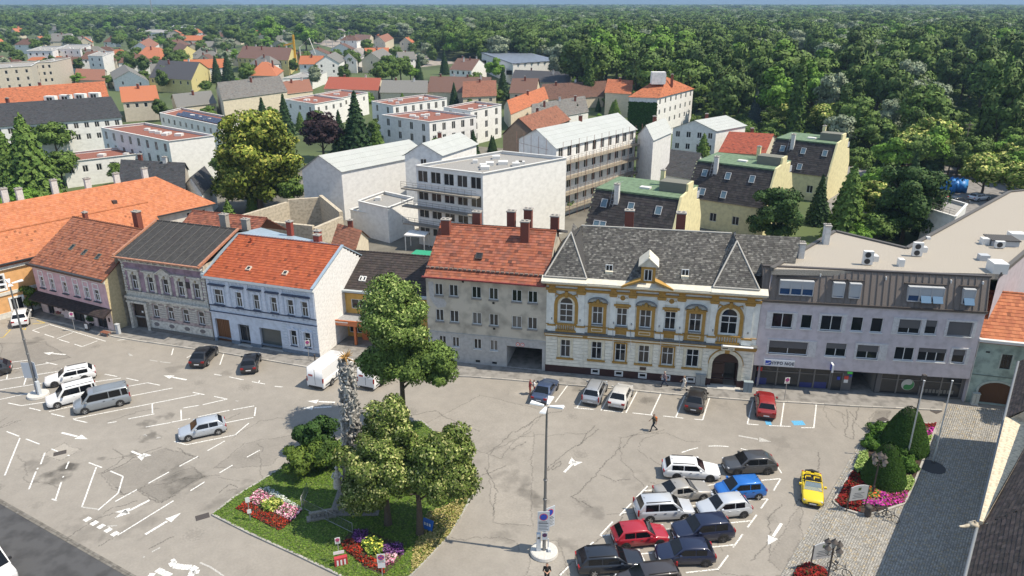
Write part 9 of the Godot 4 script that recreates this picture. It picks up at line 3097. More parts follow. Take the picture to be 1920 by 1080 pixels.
func make_town()->void:
	var T:=[
		["white block with red gravel roof and blank sunlit wall left of the chestnut",[[-97.45,-177.7,-73.33,-159.07,-66.42,-166.48]][0],9,0,"F",0,6,[8,2,1.2],[0,0],7],
		["low white terrace wing with red gravel strip before the white block",[[-95.26,-156.17,-82.99,-166.81,-88.62,-176.76]][0],5,0,"F",0,6,[6,1],[0,0],2],
		["long white block with solar panels behind the chestnut",[[-101.49,-217.44,-75.59,-193.86,-73.87,-205.01]][0],7,0,"F",0,6,[10,1],[0,0],4],
		["front white block with red gravel roof right of the tall spruce",[[-34.22,-198.93,-20.57,-186.87,-9.39,-197.95]][0],9,0,"F",0,6,[4,2,1.2],[5,2,1.2],6],
		["rear white block with red gravel roof behind the tall spruce",[[-42.19,-228.09,-34.3,-218.29,-20.22,-236.01]][0],9,0,"F",0,6,[2,2,1.2],[7,2,1.2],6],
		["right white block with red gravel roof and balconies",[[-19.39,-214.82,-11.41,-207.12,-3.11,-220.66]][0],9,0,"F",0,6,[2,2,1.2],[3,3,1.4],3],
		["small white block with red roof beside the purple-leaved beech",[[-74.64,-249.97,-61.93,-237.72,-55.62,-251.41]][0],7,0,"F",0,6,[3,1],[4,1],3],
		["farther small white block with red roof behind the beech",[[-68.34,-263.5,-57.13,-254.33,-51.04,-269.97]][0],7,0,"F",0,6,[3,1],[3,1],3],
		["long building with dark grey roof and white wall at the left edge",[[-130.19,-179.3,-103.22,-198.93,-118.74,-220.66]][0],9,4,"E",0,3,[14,2],[0,0],2],
		["orange-roofed house with white dormers at the left edge",[[-152.98,-212.56,-127.56,-240.17,-141.83,-264.95]][0],9,4,"E",0,0,[0,0],[0,0],1],
		["small grey-walled house with bright orange roof",[[-128.93,-251.27,-119.68,-257.08,-131.87,-281.37]][0],6.5,3.6,"E",3,0,[4,1],[0,0],1],
		["beige flat apartment block at the left edge, nearer one",[[-212.55,-306.89,-201.31,-322.72,-215.47,-352.93]][0],12,0,"F",3,7,[5,3],[0,0],1],
		["beige flat apartment block at the left edge, right-hand one",[[-210.96,-340.21,-206.36,-346.46,-212.96,-373.84]][0],12,0,"F",3,7,[3,3],[0,0],1],
		["yellow house with big dark mansard roof",[[-162.7,-343.84,-138.83,-331.49,-151.85,-386.88]][0],6,5.5,"E",2,3,[6,1],[2,2],2],
		["white gabled house with dark roof left of the yellow mansard house",[[-179.07,-344.66,-159.9,-337.33,-180.23,-374.41]][0],5,4,"G",0,2,[2,1],[0,0],0],
		["house with steep orange hipped roof behind the yellow mansard house",[[-223.07,-457.64,-202.01,-444.23,-215.49,-492.21]][0],7,5,"H",3,0,[3,1],[0,0],1],
		["low house with worn brick-red roof beside the beige blocks",[[-202.71,-355.43,-186.27,-350.36,-209.9,-398.57]][0],4,3,"E",3,1,[0,0],[0,0],0],
		["long cream house with weathered grey roof",[[-96.24,-252.86,-82.19,-278.5,-96.85,-311.82]][0],7,4,"E",1,2,[0,0],[0,0],1],
		["small weathered grey-roofed house left of the long cream one",[[-113.67,-257.27,-104.92,-268.82,-117.56,-293.37]][0],4,3,"E",1,2,[0,0],[0,0],1],
		["long yellow house with brown roof and row of chimneys",[[-156.85,-442.38,-121.94,-421.19,-132.11,-475.8]][0],8,5,"E",2,4,[10,1],[2,1],6],
		["villa with pale orange many-hipped roof",[[-121.77,-354.38,-107.93,-351.69,-113.07,-380.55]][0],6,5,"H",3,0,[3,1],[0,0],3],
		["white gabled house near the railway",[[-104.95,-411.97,-92.97,-415.75,-95.79,-448.61]][0],7,4,"G",0,2,[2,2],[0,0],1],
		["low white flat-roofed hall in front of the railway",[[-103.08,-344.66,-91.9,-349.73,-91.5,-380.36]][0],5,0,"F",0,7,[4,1],[0,0],2],
		["low house with rusty orange roof by the flat hall",[[-85.3,-287.97,-78.18,-298.95,-88.81,-330.29]][0],5,3,"E",1,1,[0,0],[0,0],2],
		["yellow gabled house far behind the orange hipped roof",[[-210.76,-492.21,-213.77,-526.17,-238.29,-572.07]][0],7,4,"G",2,4,[1,1],[0,0],0],
		["white gabled house far left with reddish roof",[[-264.43,-539.56,-244.56,-526.76,-270.6,-597.53]][0],8,4,"G",0,1,[2,1],[0,0],1],
		["white flat-topped houses cluster, left part",[[-278.53,-445.77,-263.83,-445.77,-284.64,-495.79]][0],11,0,"F",0,7,[4,2],[2,2],3],
		["white flat-topped houses cluster, right part",[[-273.72,-466.72,-256.37,-461.31,-278.53,-515]][0],11,0,"F",0,7,[4,2],[2,2],3],
		["white tower-like block left of a round green tree",[[-229.95,-420.32,-219.94,-416.05,-234.54,-457.77]][0],10,0,"F",0,7,[2,2],[2,2],1],
		["light blue gabled house beside the railway",[[-97.02,-439.93,-87.7,-435.71,-91.17,-476.79]][0],7,3.5,"G",4,2,[2,1],[2,1],1],
		["cream gabled house right of the light blue house",[[-85.5,-439.93,-73.59,-435.71,-74.55,-481.82]][0],7,4,"G",1,2,[1,1],[2,1],1],
		["red-roofed terrace house, leftmost of the long row",[[-75.42,-306.74,-53,-300.86,-56.35,-337.33]][0],5,3,"E",1,9,[0,0],[0,0],2],
		["grey-roofed terrace house in the long row",[[-50.7,-293.36,-32.65,-291.54,-35.64,-325.75]][0],5,3,"E",1,2,[0,0],[0,0],2],
		["wide brown-roofed terrace house in the middle of the long row",[[-33.04,-295.2,-8.57,-291.54,-8.8,-332.6]][0],5,4,"E",1,4,[0,0],[0,0],4],
		["cream terrace house with rusty roof in the long row",[[-17.92,-277.73,-5.94,-282.76,-7.03,-314.92]][0],5,4,"E",1,1,[3,1],[0,0],1],
		["cream house with brown roof and large windows in the long row",[[-0.79,-282.43,8.7,-282.43,11.21,-309.19]][0],6,4,"E",1,4,[2,1],[0,0],1],
		["long brown-roofed range left of the white corner house",[[9.32,-276.55,34.95,-289.85,40.34,-324.76]][0],4,4,"E",1,4,[0,0],[0,0],3],
		["grey house with dark brown roof before the parking garage",[[-30.32,-374.4,-19.38,-368.27,-13.41,-404.6]][0],7,4,"E",0,4,[4,1],[0,0],4],
		["house with dark grey roof right of the tall dark conifer",[[-0.46,-329.12,23.47,-317.75,27.55,-354.38]][0],6,3,"E",3,3,[0,0],[0,0],2],
		["big white corner house with orange hipped roof and ivy-covered wall",[[33.67,-218.27,41.31,-215.7,56.91,-239.64]][0],12,4.5,"H",0,0,[0,0],[7,3],5],
		["orange-roofed house tucked behind the white corner house",[[32.55,-265.86,40.57,-260.97,46.4,-293.2]][0],8,3,"E",1,0,[0,0],[0,0],1],
		["old house with patchy orange roof in the middle",[[-0.33,-233.11,13.1,-274.47,10.74,-295.2]][0],5,3,"E",1,0,[0,0],[0,0],1],
		["old house with pale grey sheet roof",[[6.18,-217.64,24.15,-239.16,24.38,-271.29]][0],5,3,"E",0,2,[0,0],[0,0],3],
		["dark brick gable house with worn red roof behind the scaffold",[[-2.29,-189.11,5.85,-190.75,16.45,-214.92]][0],6,4,"G",5,1,[0,0],[0,0],1],
		["parking garage with striped grey roof at the edge of the woods",[[-17.81,-454.49,0.51,-370.99,23.78,-391.62]][0],9,0,"F",4,4,[0,0],[0,0],0],
		["cream house far off beside the railway tracks",[[-119.37,-672.11,-104.78,-644.02,-108.1,-713.54]][0],7,4,"G",1,1,[2,1],[0,0],0],
		["pale house left of the cream house beside the tracks",[[-147.71,-726.14,-128.99,-704.75,-137.05,-773]][0],6,3,"E",1,4,[3,1],[0,0],0],
		["big grey hall roof far left among the trees",[[-388.33,-814.92,-349.5,-814.92,-382.12,-914.04]][0],8,0,"F",4,7,[0,0],[0,0],0],
		["white industrial hall far behind the town",[[-408.44,-939.54,-380.36,-939.54,-424.22,-1052.68]][0],9,0,"F",0,5,[0,0],[0,0],0],
	]
	for t in T:
		house(t[0],t[1],t[2],t[3],t[4],t[5],t[6],t[7],t[8],t[9],"house" if t[4]!="F" else "apartment_block")
	for n in get_children():
		var lb:=str(n.get_meta("label",""))
		if lb.begins_with("big white corner"):
			var iv:=MB.new()
			var rng:=rng_(71)
			var e:=V(41.31,12,-215.7)- V(33.67,12,-218.27)
			var nrm:=e.normalized().cross(Vector3.UP)
			for k in 3500:
				var q:=e*rng.randf()+V(0,rng.randf()*10.5,0)+nrm*rng.randf_range(.1,.35)
				leaf(iv,q,nrm,.4,Color(.02,.05,.01)*rng.randf_range(.7,1.5),rng)
			put("ivy",iv.mesh(),leaf_mat(),n).set_meta("kind","stuff")
			box_part("roof_block",n,mats["town_wall0"],[[e.x*0.9,15,e.z - 9,e.x*0.9+4,18.4,e.z - 6.5]])
		elif lb.begins_with("orange-roofed house with white"):
			var d:=V(-127.56,9,-240.17)- V(-152.98,9,-212.56)
			for k in 4:
				var q:=d*(.56+k*.11)
				box_part("dormer",n,mats["town_wall0"],[[q.x - 1.6,9.0,q.z - 1.5,q.x+1.6,11.0,q.z+0.2]])
				box_part("dormer_pane",n,glaze(0),[[q.x - 0.8,9.4,q.z+0.2,q.x - 0.1,10.6,q.z+0.24],[q.x+0.1,9.4,q.z+0.2,q.x+0.8,10.6,q.z+0.24]])
		elif lb.begins_with("long white block with solar"):
			var d:=V(-75.59,7,-193.86)- V(-101.49,7,-217.44)
			var dn:=d.normalized()
			var bk:=(V(-73.87,7,-205.01)- V(-75.59,7,-193.86)).normalized()
			for k in 16:
				for j in 2:
					var q:=d*(.2+k*.047)+bk*(2.5+j*2.6)
					var pm:=MB.new()
					pm.hexa([q+V(0,7.2,0),q+dn*1.5+V(0,7.2,0),q+dn*1.5+bk*1.4+V(0,7.7,0),q+bk*1.4+V(0,7.7,0),q+V(0,7.25,0),q+dn*1.5+V(0,7.25,0),q+dn*1.5+bk*1.4+V(0,7.75,0),q+bk*1.4+V(0,7.75,0)])
					put("solar_panel",pm.mesh(),glass("solar_blue",Color(0.015,0.025,0.06),0.12),n)
		elif lb.begins_with("parking garage"):
			var a:=V(.51,9,-370.99)- V(-17.81,9,-454.49)
			var c:=V(23.78,9,-391.62)- V(-17.81,9,-454.49)
			for k in 7:
				var sm:=MB.new()
				var q:=(c - a)*((k+.5)/7.0)
				sm.bar(q+V(0,9.9,0),q+a+V(0,9.9,0),(c - a).length()/7.5,.3)
				put("roof_strip",sm.mesh(),mat("garage_roof",Color(0.2,0.23,0.28),0.5,"plaster",9.0,false,0.4),n)
			for k in 5:
				box_part("opening",n,glaze(0),[[a.x*(k+0.1)/5,4.5,a.z*(k+0.1)/5,a.x*(k+0.85)/5+0.3,6.6,a.z*(k+0.85)/5+0.3]])
	# little houses among the far trees
	var rng:=rng_(19)
	for k in 85:
		var px:=rng.randf_range(-.72,-.14)
		var z:=-rng.randf_range(430,1150)
		if rng.randf()<.3:
			z=-rng.randf_range(380,520)
		var c:=Vector2(px*-z,z)
		var a:=rng.randf_range(-.5,.5)
		var e:=Vector2(cos(a),sin(a))*rng.randf_range(10,19)
		var f:=Vector2(sin(a),-cos(a))*rng.randf_range(8,11)
		var where:String=[" near the beige blocks"," behind the orange hipped roof"," beside the big bright tree"," near the railway"][clampi(int((px+0.72)/0.145),0,3)]+("" if z>-700.0 else ", farther out")
		house(["red-roofed house among the far trees on the left","brown-roofed house among the far trees on the left","grey-roofed house among the far trees on the left"][k % 3]+where,[c.x,c.y,c.x+e.x,c.y+e.y,c.x+e.x+f.x,c.y+e.y+f.y],rng.randf_range(4,7),4.0,["E","G","H"][rng.randi()% 3],[0,1,0,3][rng.randi()% 4],[0,4,2][k % 3],[2,1],[2,1],1,"house","small houses among the far trees")
	# railway with its masts
	var tr:=PackedVector2Array([Vector2(-200.86,-783.36),Vector2(-61.73,-469.56),Vector2(-35.39,-512.75),Vector2(-198.18,-907.98)])
	struct("railway_bed",sheet(tr,0.0,SQ),mat("ballast",Color(0.33,0.29,0.25),0.95,"blotch",20.0))
	var mm:=MB.new()
	mm.tube([Vector3.ZERO,V(0,11,0)],[.22,.16],6)
	mm.bar(V(0,9.5,0),V(4,9.8,0),.18,.18)
	for p in[V(-168.21,0,-705.55),V(-154.86,0,-672.07),V(-162.61,0,-742.46),V(-135.64,0,-641.57),V(-120.56,0,-600.58),V(-116.32,0,-627.31),V(-91.24,0,-542.58),V(-76.09,0,-512.75),V(-77.72,0,-564.42),V(-64.03,0,-553.29),V(-119.85,0,-688.41),V(-163.37,0,-783.36)]:
		var o:=thing("railway_mast","grey overhead-line mast beside the railway tracks","mast",p,0.0,"railway masts")
		put("mast",mm.mesh(),mat("mast_grey",Color(0.3,0.31,0.32),0.6),o)
	var tw:=thing("lattice_mast","tall lattice radio mast rising behind the town on the left","mast",V(-577.31,0,-1268.84))
	var lm:=MB.new()
	for s in[[-1,-1],[1,-1],[1,1],[-1,1]]:
		lm.tube([V(s[0]*1.3,0,s[1]*1.3),V(s[0]*.3,48,s[1]*.3)],[.22,.15],4)
	for k in 10:
		var f:=1.3 - k*.1
		lm.bar(V(-f,k*4.8,f),V(f - .1,k*4.8+4.8,f - .1),.15,.15)
	put("lattice",lm.mesh(),mats["mast_grey"],tw)
	# yellow crane and white pump boom
	var cr:=thing("yellow_crane","yellow tower crane top behind the villas","crane",V(-127.09,0,-454.2))
	box_part("tower",cr,mats["digger_yellow"],[[-0.5,0,-0.5,0.5,20,0.5]])
	var jb:=MB.new()
	jb.bar(V(.5,15.5,0),V(-6,14,0),.8,.9)
	put("jib",jb.mesh(),mats["digger_yellow"],cr)
	var cp:=thing("pump_boom","bent white concrete pump boom right of the yellow crane","crane",V(-123.94,0,-454.2))
	jb=MB.new()
	jb.tube([V(0,0,0),V(0,13,0),V(6,18,0),V(9,9,0)],[.4,.35,.3,.2],6)
	put("boom",jb.mesh(),mats["frame_white"],cp)
	# wooden power poles by the woods
	for c in[[V(93.8,0,-211.05),9.0,"wooden power pole behind the yellow terraces"],[V(120.33,0,-197.33),8.0,"wooden power pole right of the blossoming lindens"],[V(124.3,0,-186.54),7.5,"wooden power pole at the right edge of the woods"],[V(69.73,0,-259.03),9.0,"wooden power pole beside the white metal-roofed house"],[V(53.95,0,-395.65),10.0,"pale pole before the woods above the orange roof"]]:
		var o:=thing("power_pole",c[2],"pole",c[0])
		var pm:=MB.new()
		pm.tube([Vector3.ZERO,V(0,c[1],0)],[.16,.11],7)
		put("pole",pm.mesh(),mat("pole_wood",Color(0.22,0.18,0.14),0.9),o)
		box_part("crossarm",o,mats["pole_wood"],[[-1.1,c[1]- 0.9,-0.08,1.1,c[1]- 0.75,0.08],[-0.8,c[1]- 1.8,-0.08,0.8,c[1]- 1.65,0.08]])
# ---------------------------------------------------------------- trees, woods, hills
func make_trees()->void:
	var g0:=Color(.042,.075,.016)
	var g1:=Color(.09,.14,.03)
	# prototypes about ten metres high
	proto_tree("broad",1,6,[[V(0,6.2,0),V(3.4,3.6,3.4),1.0]],46,1.2,7000,0.3,g0,g1)
	proto_tree("tall",2,7,[[V(0,6.0,0),V(2.5,4.4,2.5),1.0]],44,1.05,6500,0.3,Color(0.036,0.064,0.016),Color(0.075,0.115,0.03))
	proto_tree("bright",3,6,[[V(0,6.0,0),V(3.3,3.6,3.3),1.0]],44,1.2,6500,0.3,Color(0.06,0.12,0.015),Color(0.11,0.2,0.03))
	proto_tree("silver",4,6,[[V(0,6.0,0),V(3.0,4.0,3.0),1.0]],50,1.0,6500,0.28,Color(0.11,0.14,0.085),Color(0.19,0.22,0.15))
	proto_tree("blossom",5,5,[[V(0,5.6,0),V(3.5,3.7,3.5),1.0]],46,1.2,8000,0.28,Color(0.06,0.1,0.015),Color(0.12,0.17,0.03),Color(0.33,0.33,0.1),0.3)
	proto_tree("beech",6,5,[[V(0,5.8,0),V(3.2,4.0,3.2),1.0]],46,1.1,8000,0.28,Color(0.016,0.01,0.012),Color(0.035,0.02,0.022))
	proto_tree("chestnut",7,7,[[V(0,7.4,0),V(5.4,6.4,5.4),1.0],[V(-1.5,3.6,1.5),V(3.8,2.6,3.6),0.4],[V(2.6,3.4,2.0),V(2.8,2.4,2.8),0.3]],85,1.35,20000,0.24,Color(0.06,0.085,0.012),Color(0.11,0.14,0.022),Color(0.25,0.25,0.05),0.28,0.4)
	proto_spruce("spruce",8,10,2.6,6500,0.26,Color(0.014,0.034,0.014),Color(0.032,0.062,0.022))
	proto_spruce("blue_spruce",9,10,2.3,5500,0.26,Color(0.05,0.075,0.07),Color(0.085,0.115,0.105))
	proto_spruce("larch",10,10,3.2,6500,0.26,Color(0.055,0.105,0.02),Color(0.11,0.165,0.04),11,0.7)
	proto_spruce("column",11,10,1.1,3500,0.26,Color(0.03,0.062,0.012),Color(0.06,0.1,0.02),22,0.3)
	proto_tree("pine",12,7,[[V(0,7.6,0),V(3.6,1.7,3.4),1.0],[V(-0.4,5.4,0.3),V(4.4,1.5,4.2),1.0],[V(0.3,3.2,0.4),V(3.9,1.4,3.8),0.7]],30,1.0,6500,0.22,Color(0.018,0.04,0.012),Color(0.045,0.08,0.02))
	var L:=[
		["chestnut",0,10.4,"huge yellow-green chestnut between the white blocks and the ruined walls"],
		["beech",0,12.5,"dark purple copper beech right of the huge chestnut"],
		["spruce",0,17,"tall dark spruce right of the copper beech"],
		["larch",0,9,"lighter conifer at the foot of the tall spruce"],
		["spruce",0,11,"dark spruce squeezed behind the copper beech"],
		["spruce",0,12,"dark pointed conifer behind the chestnut's left side"],
		["spruce",0,13,"dark pointed conifer behind the chestnut's right side"],
		["larch",0,17,"tall feathery conifer before the white terrace at the left"],
		["broad",0,8,"dark leafy tree right of the feathery conifer at the left"],
		["broad",0,10,"dark tree between the feathery conifer and the grey roof"],
		["larch",0,12,"feathery conifer at the left picture edge"],
		["pine",0,10,"broad dark pine before the middle yellow terrace"],
		["larch",0,13,"feathery light conifer right of the farthest yellow terrace"],
		["spruce",0,9,"dark conifer between pine and feathery conifer"],
		["pine",0,13,"dark wide pine behind the bank's gravel roof"],
		["spruce",0,12,"dark spruce left of the wide pine behind the bank"],
		["broad",0,6,"low bright shrub-like tree at the bank's rear parapet"],
		["spruce",0,9,"dark conifer right of the wide pine behind the bank"],
		["bright",0,4.5,"low light green bush behind the bank's parapet"],
		["larch",0,9,"dark feathery conifer between slate roof and yellow terrace"],
		["bright",0,4,"small green bush at the scaffold's end"],
		["spruce",0,7,"small spruce before the scaffold building"],
		["larch",0,8,"yellowish weeping tree before the ivy-covered wall"],
		["spruce",0,9,"dark spruce before the long row of brown roofs, left one"],
		["spruce",0,13,"dark spruce before the long row of brown roofs, right one"],
		["broad",0,6,"leafy tree at the foot of the right dark spruce"],
		["bright",0,5,"small round tree among the old roofs"],
		["blue_spruce",0,12,"blue-grey spruce right of the white metal-roofed house"],
		["blossom",0,10.5,"blossoming yellow-green linden behind the red-roofed house, left one"],
		["blossom",0,10.5,"blossoming yellow-green linden behind the yellow terraces, right one"],
		["broad",0,11,"round dark green tree right of the farthest yellow terrace"],
		["blossom",0,13,"big blossoming linden above the yellow excavator"],
		["blossom",0,11,"blossoming linden left of the yellow excavator"],
		["blossom",0,10,"blossoming linden over the blue tarpaulin's right side"],
		["bright",0,9,"bright green tree at the right picture edge above the gravel roof"],
		["blossom",0,9,"blossoming tree cut off by the right picture edge"],
		["spruce",0,11,"dark spruce between the wide pine and the blossoming lindens"],
		["broad",0,8,"leafy tree beside the farthest yellow terrace"],
		["broad",0,13,"dark tree group before the railway, left crown"],
		["broad",0,13,"dark tree group before the railway, middle crown"],
		["spruce",0,12,"dark tree group before the railway, right crown"],
		["bright",0,9,"bright green tree before the dark group at the railway"],
		["spruce",0,13,"dark pointed conifer left of the brown-roofed grey house"],
		["bright",0,8,"bright green tree right of the brown-roofed grey house"],
		["bright",0,9,"light green tree before the parking garage"],
		["bright",0,13,"bright green tree right of the white corner house"],
		["bright",0,7,"round green tree right of the grey roof, upper one"],
		["bright",0,6,"round green tree right of the grey roof, lower one"],
		["spruce",0,15,"tall dark conifer right of the yellow mansard house"],
		["spruce",0,13,"dark conifer beside the yellow mansard house"],
		["broad",0,10,"round dark tree left of the orange hipped roof"],
		["tall",0,11,"slim dark tree before the white cluster"],
		["bright",0,7,"light green tree below the white gabled house, right one"],
		["bright",0,7,"light green bush tree beside the beige blocks"],
		["broad",0,6,"green tree below the white gabled house"],
		["spruce",0,10,"dark conifer before the brown-roofed yellow house"],
		["bright",0,27,"big bright green tree mass behind the town, left crown"],
		["bright",0,22,"big bright green tree mass behind the town, right crown"],
		["broad",0,20,"big dark tree left of the bright green mass"],
		["broad",0,18,"dark tree behind the yellow gable"],
		["tall",0,19,"tall dark tree between dark tree and bright mass"],
		["spruce",0,7,"small conifer by the flat white hall"],
		["broad",0,5,"small tree right of the yellow mansard house's corner"],
		["bright",0,3,"small shrub at the white wall of the balcony block"],
		["bright",0,25,"big poplar mass behind the garage, left crown"],
		["bright",0,27,"big poplar mass behind the garage, second crown"],
		["bright",0,27,"big poplar mass behind the garage, third crown"],
		["bright",0,25,"big poplar mass behind the garage, right crown"],
		["silver",0,16,"silvery willow right of the white corner house, left one"],
		["silver",0,17,"silvery willow right of the white corner house, middle one"],
		["silver",0,15,"silvery willow right of the white corner house, right one"],
		["broad",0,23,"huge dark tree above the blossoming lindens, left one"],
		["broad",0,21,"huge dark tree above the blossoming lindens, right one"],
		["silver",0,20,"pale birch-like tree standing out of the woods on the right"],
		["broad",0,20,"huge dark tree left of the pale birch-like tree"],
	]
	var rng:=rng_(200)
	var K:=[-47.5,-136.3,-47.5,-186.5,-38.8,-186.5,-34.3,-188.6,-45.5,-197.3,-71.5,-216.3,-65.3,-216.3,-96.2,-147.0,-96.8,-157.4,-114.6,-186.5,-107.7,-157.4,42.2,-115.2,55.1,-118.1,54.6,-128.3,64.4,-117.2,63.9,-121.8,58.7,-114.4,70.8,-121.8,55.5,-113.0,44.5,-172.6,28.3,-161.4,21.0,-242.4,33.7,-246.9,-22.1,-290.0,-3.7,-310.1,-5.8,-296.4,17.0,-303.1,76.6,-238.0,81.5,-227.7,91.2,-220.0,90.3,-186.5,98.5,-173.7,90.5,-167.9,95.1,-147.0,100.5,-147.0,99.9,-141.5,76.4,-139.5,76.0,-162.5,-54.2,-374.1,-61.9,-395.7,-47.5,-390.0,-50.5,-381.9,-37.3,-426.2,-15.7,-410.4,4.4,-426.2,73.4,-298.1,34.7,-369.0,28.7,-374.1,-138.2,-374.1,-146.8,-381.9,-242.5,-481.8,-262.5,-469.6,-179.5,-357.0,-201.9,-357.0,-188.2,-357.0,-162.3,-494.6,-207.4,-672.1,-171.5,-648.9,-245.4,-688.4,-312.9,-762.4,-281.0,-732.9,-95.2,-369.0,-164.5,-357.0,10.3,-136.3,48.1,-419.8,59.5,-407.4,71.6,-395.7,80.8,-374.1,78.8,-303.1,83.6,-293.2,87.1,-283.9,95.2,-272.3,102.8,-259.0,130.3,-251.6,122.5,-254.1]
	for i in L.size():
		var t:Array=L[i]
		var f:float=t[2]/10.0
		var wd:=f*rng.randf_range(1.0,1.12)*(1.2 if t[0]in["broad","bright","blossom","beech","tall"]else 1.0)
		if t[0]=="chestnut":
			f=1.42
			wd=1.45
		tree(t[0]+"_tree",t[3],V(K[i*2],0,K[i*2+1]),t[0],V(wd,f,wd),rng.randf()*TAU)
	tree("maple_tree","tree beyond the right picture edge shading the forecourt",V(51.3,0,-60.8),"broad",V(0.62,0.95,0.62),1.0)
	# gardens: bushes and small trees in the gaps between the houses, and the thicket behind the yellow terraces
	var tries:=0
	var made:=0
	while made<150 and tries<5000:
		tries+=1
		var dense:=made>=95
		var z:=-rng.randf_range(108,330)if not dense else -rng.randf_range(125,215)
		var x:=rng.randf_range(-.78,.24)*-z if not dense else rng.randf_range(.5,.76)*-z
		var p:=Vector2(x,z)
		if in_woods(x,z)or(dense and x>70 and x<110 and z>-165)or(not dense and z>-185.0 and absf(x - 2.0)<34.0):
			continue
		var free:=true
		for q in plots:
			for e in[Vector2.ZERO,Vector2(2.5,0),Vector2(-2.5,0),Vector2(0,2.5),Vector2(0,-2.5)]:
				if Geometry2D.is_point_in_polygon(p+e,q):
					free=false
		if not free:
			continue
		var k:String=["broad","bright","broad","tall","larch","spruce"][rng.randi()% 6]if not dense else["broad","blossom","tall","broad","bright","spruce"][rng.randi()% 6]
		var h:=rng.randf_range(.35,.75)if not dense else rng.randf_range(.8,1.25)
		tree("garden_tree",("%s in a garden between the houses" if not dense else "%s in the thicket behind the yellow terraces")%{"broad":"dark green leafy tree","bright":"light green leafy tree","tall":"slim leafy tree","larch":"feathery conifer","spruce":"pointed dark conifer","blossom":"blossoming linden"}[k],V(x,0,z),k,V(h*1.15,h,h*1.15),rng.randf()*TAU,"garden trees" if not dense else "trees of the thicket")
		made+=1
	# near edge of the riverside woods: single trees one can tell apart
	var spots:=[]
	var kinds:=["broad","tall","broad","silver","bright","tall","broad","silver","broad","tall"]
	var names:={"broad":"round dark woodland tree","tall":"tall narrow woodland tree","silver":"silvery willow of the woods","bright":"light green woodland tree","column":"columnar poplar of the woods"}
	made=0
	tries=0
	while made<250 and tries<6000:
		tries+=1
		var z:=-lerpf(165,520,pow(rng.randf(),.8))
		var x:=rng.randf_range(-.12,.76)*-z
		if not in_woods(x,z):
			continue
		var ok:=true
		for s in spots:
			if Vector2(x,z).distance_squared_to(s)<60.0:
				ok=false
				break
		if not ok:
			continue
		spots.append(Vector2(x,z))
		var k:String=kinds[rng.randi()% 10]
		if rng.randf()<.03:
			k="column"
		var h:=rng.randf_range(1.3,2.1)+clampf((-z - 200.0)/150.0,.0,.5)
		if k=="silver":
			h*=.85
		if k=="column":
			h=2.3
		var w:=h*rng.randf_range(.85,1.15)
		tree("woodland_tree",names[k]+[", behind the parking garage",", behind the white corner house",", behind the yellow terraces",", behind the yard with the blue tarpaulin",", at the right picture edge"][clampi(int((x/-z - 0.1)/0.16+1.0),0,4)]+(" at its edge" if z>-300.0 else " farther in"),V(x,0,z),k,V(w,h,w),rng.randf()*TAU,"trees of the riverside woods")
		made+=1
	# undergrowth along the near woods
	var low:=[]
	for k in 2600:
		var z:=-lerpf(165,470,rng.randf())
		var x:=rng.randf_range(-.1,.77)*-z
		if in_woods(x,z+5.0)or(in_woods(x,z)and rng.randf()<.5):
			var s:=rng.randf_range(.3,.6)
			low.append(Transform3D(Basis(Vector3.UP,rng.randf()*TAU).scaled(V(s*1.3,s,s*1.3)),V(x,-1.0,z)))
	many("undergrowth","bushy undergrowth beneath the riverside woods","broad",low)
	# the woods beyond, and the trees between the far houses
	var protos:=["broad","tall","silver","bright"]
	var xf:={}
	for k in protos:
		xf[k]=[]
	var bands:=[[300.0,620.0,9.5,1.0],[620.0,1300.0,14.0,1.25],[1300.0,2600.0,24.0,1.9],[2600.0,6500.0,52.0,3.4]]
	for b in bands:
		var z:float=b[0]
		while z<b[1]:
			var x:=-.78*z
			while x<.78*z:
				var px:float=x+rng.randf_range(-.45,.45)*b[2]
				var pz:float=-z+rng.randf_range(-.45,.45)*b[2]
				x+=b[2]
				var wood:=in_woods(px,pz)
				if pz>-520.0 and wood and px>-.12*-pz:
					continue
				if not wood:
					# gardens: thin out between the far houses
					if pz>-330.0 or rng.randf()>clampf((-pz - 360.0)/1600.0,.1,.5):
						continue
				if in_clear(px,pz):
					continue
				var k:String=["broad","broad","tall","tall","broad","tall","bright","tall","broad","tall","broad","silver"][rng.randi()% 12]
				var h:float=rng.randf_range(1.5,2.4)*(1.0 if wood else .55)*(1.0+(b[3]- 1.0)*.12)
				var w:float=h*b[3]*rng.randf_range(.9,1.2)
				xf[k].append(Transform3D(Basis(Vector3.UP,rng.randf()*TAU).scaled(V(w,h,w)),V(px,-.5,pz)))
			z+=b[2]
	for k in protos:
		many("far_woods",{"broad":"dark green round crowns of the far woods","tall":"slim dark crowns of the far woods","silver":"silvery crowns of the far woods","bright":"light green crowns of the far woods"}[k],k,xf[k])
	# clearing in the woods
	struct("meadow",sheet(PackedVector2Array([Vector2(45,-392),Vector2(130,-380),Vector2(150,-405),Vector2(60,-420)]),0.05,SQ),mat("meadow_green",Color(0.16,0.21,0.05),1.0,"blotch",40.0))
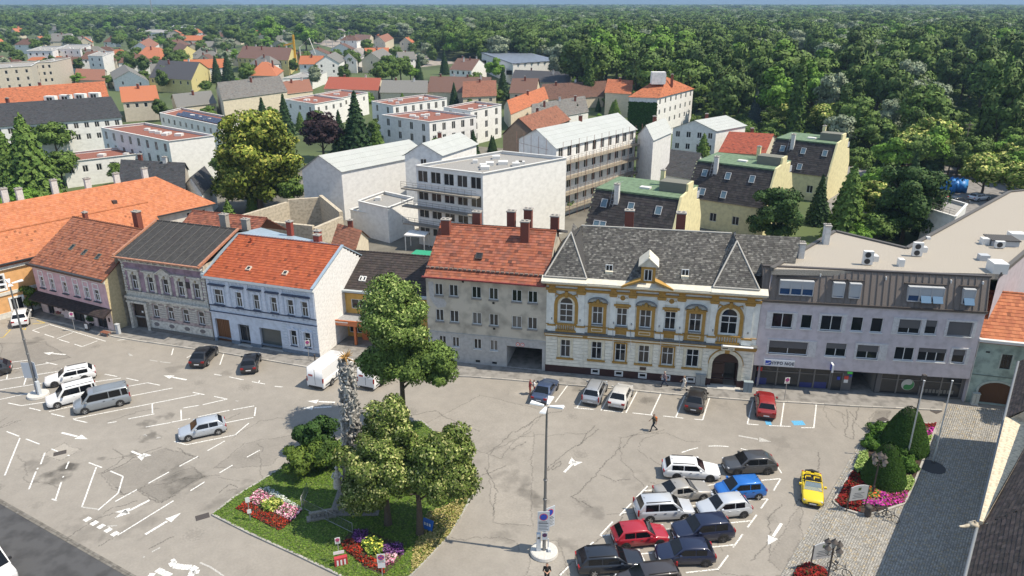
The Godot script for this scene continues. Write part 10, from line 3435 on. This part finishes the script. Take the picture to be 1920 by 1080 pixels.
	# hills on the horizon
	var hm:=mat("wooded_hill",Color(0.035,0.06,0.02),1.0,"blotch",900.0)
	for h in[[-6200.0,-7600.0,3000.0,300.0,3],[-2500.0,-11500.0,5200.0,260.0,5],[2800.0,-10500.0,5200.0,280.0,7],[8000.0,-10000.0,5000.0,220.0,11]]:
		var f:=FastNoiseLite.new()
		f.seed=h[4]
		f.frequency=.00035
		f.fractal_octaves=4
		var rows:=[]
		for i in 9:
			var row:=[]
			for j in 41:
				var u:=(j - 20)/20.0
				var v:=i/8.0
				var y:float=h[3]*sin(v*PI*.5)*pow(maxf(.0,1.0 - u*u),.7)*(.75+.5*f.get_noise_2d(u*h[2]+h[0],v*900.0))
				row.append(V(h[0]- u*h[2],y - 5.0,h[1]- v*2200.0))
			rows.append(row)
		var mb:=MB.new()
		loft(mb,rows)
		struct("hill",mb.mesh(),hm)
func many(called:String,label:String,proto:String,list:Array)->void:
	var mm:=MultiMesh.new()
	mm.transform_format=MultiMesh.TRANSFORM_3D
	mm.mesh=meshes[proto+" crown"]
	mm.instance_count=list.size()
	for i in list.size():
		mm.set_instance_transform(i,list[i])
	var o:=MultiMeshInstance3D.new()
	o.name=numbered(called)
	o.multimesh=mm
	o.material_override=leaf_mat()
	add_child(o)
	o.set_meta("kind","stuff")
	tag(o,label,"woods","far woods")
func in_clear(x:float,z:float)->bool:
	if x>45 and x<150 and z<-375 and z>-425:
		return true
	return x<-.03*-z and x>-.28*-z and z>-760.0 and z<-390.0 and absf(x+165.0+(z+560.0)*.35)<40.0
func in_woods(x:float,z:float)->bool:
	# riverside woods to the right and beyond the town
	if in_clear(x,z):
		return false
	var q:=x/-z
	var e:=[[-.8,-1050.0],[-.26,-1050.0],[-.06,-480.0],[.0,-440.0],[.1,-300.0],[.26,-222.0],[.5,-172.0],[.9,-165.0]]
	var edge:=-1050.0
	for k in 7:
		if q>=e[k][0]and q<e[k+1][0]:
			edge=lerpf(e[k][1],e[k+1][1],(q - e[k][0])/(e[k+1][0]- e[k][0]))
	return z<edge
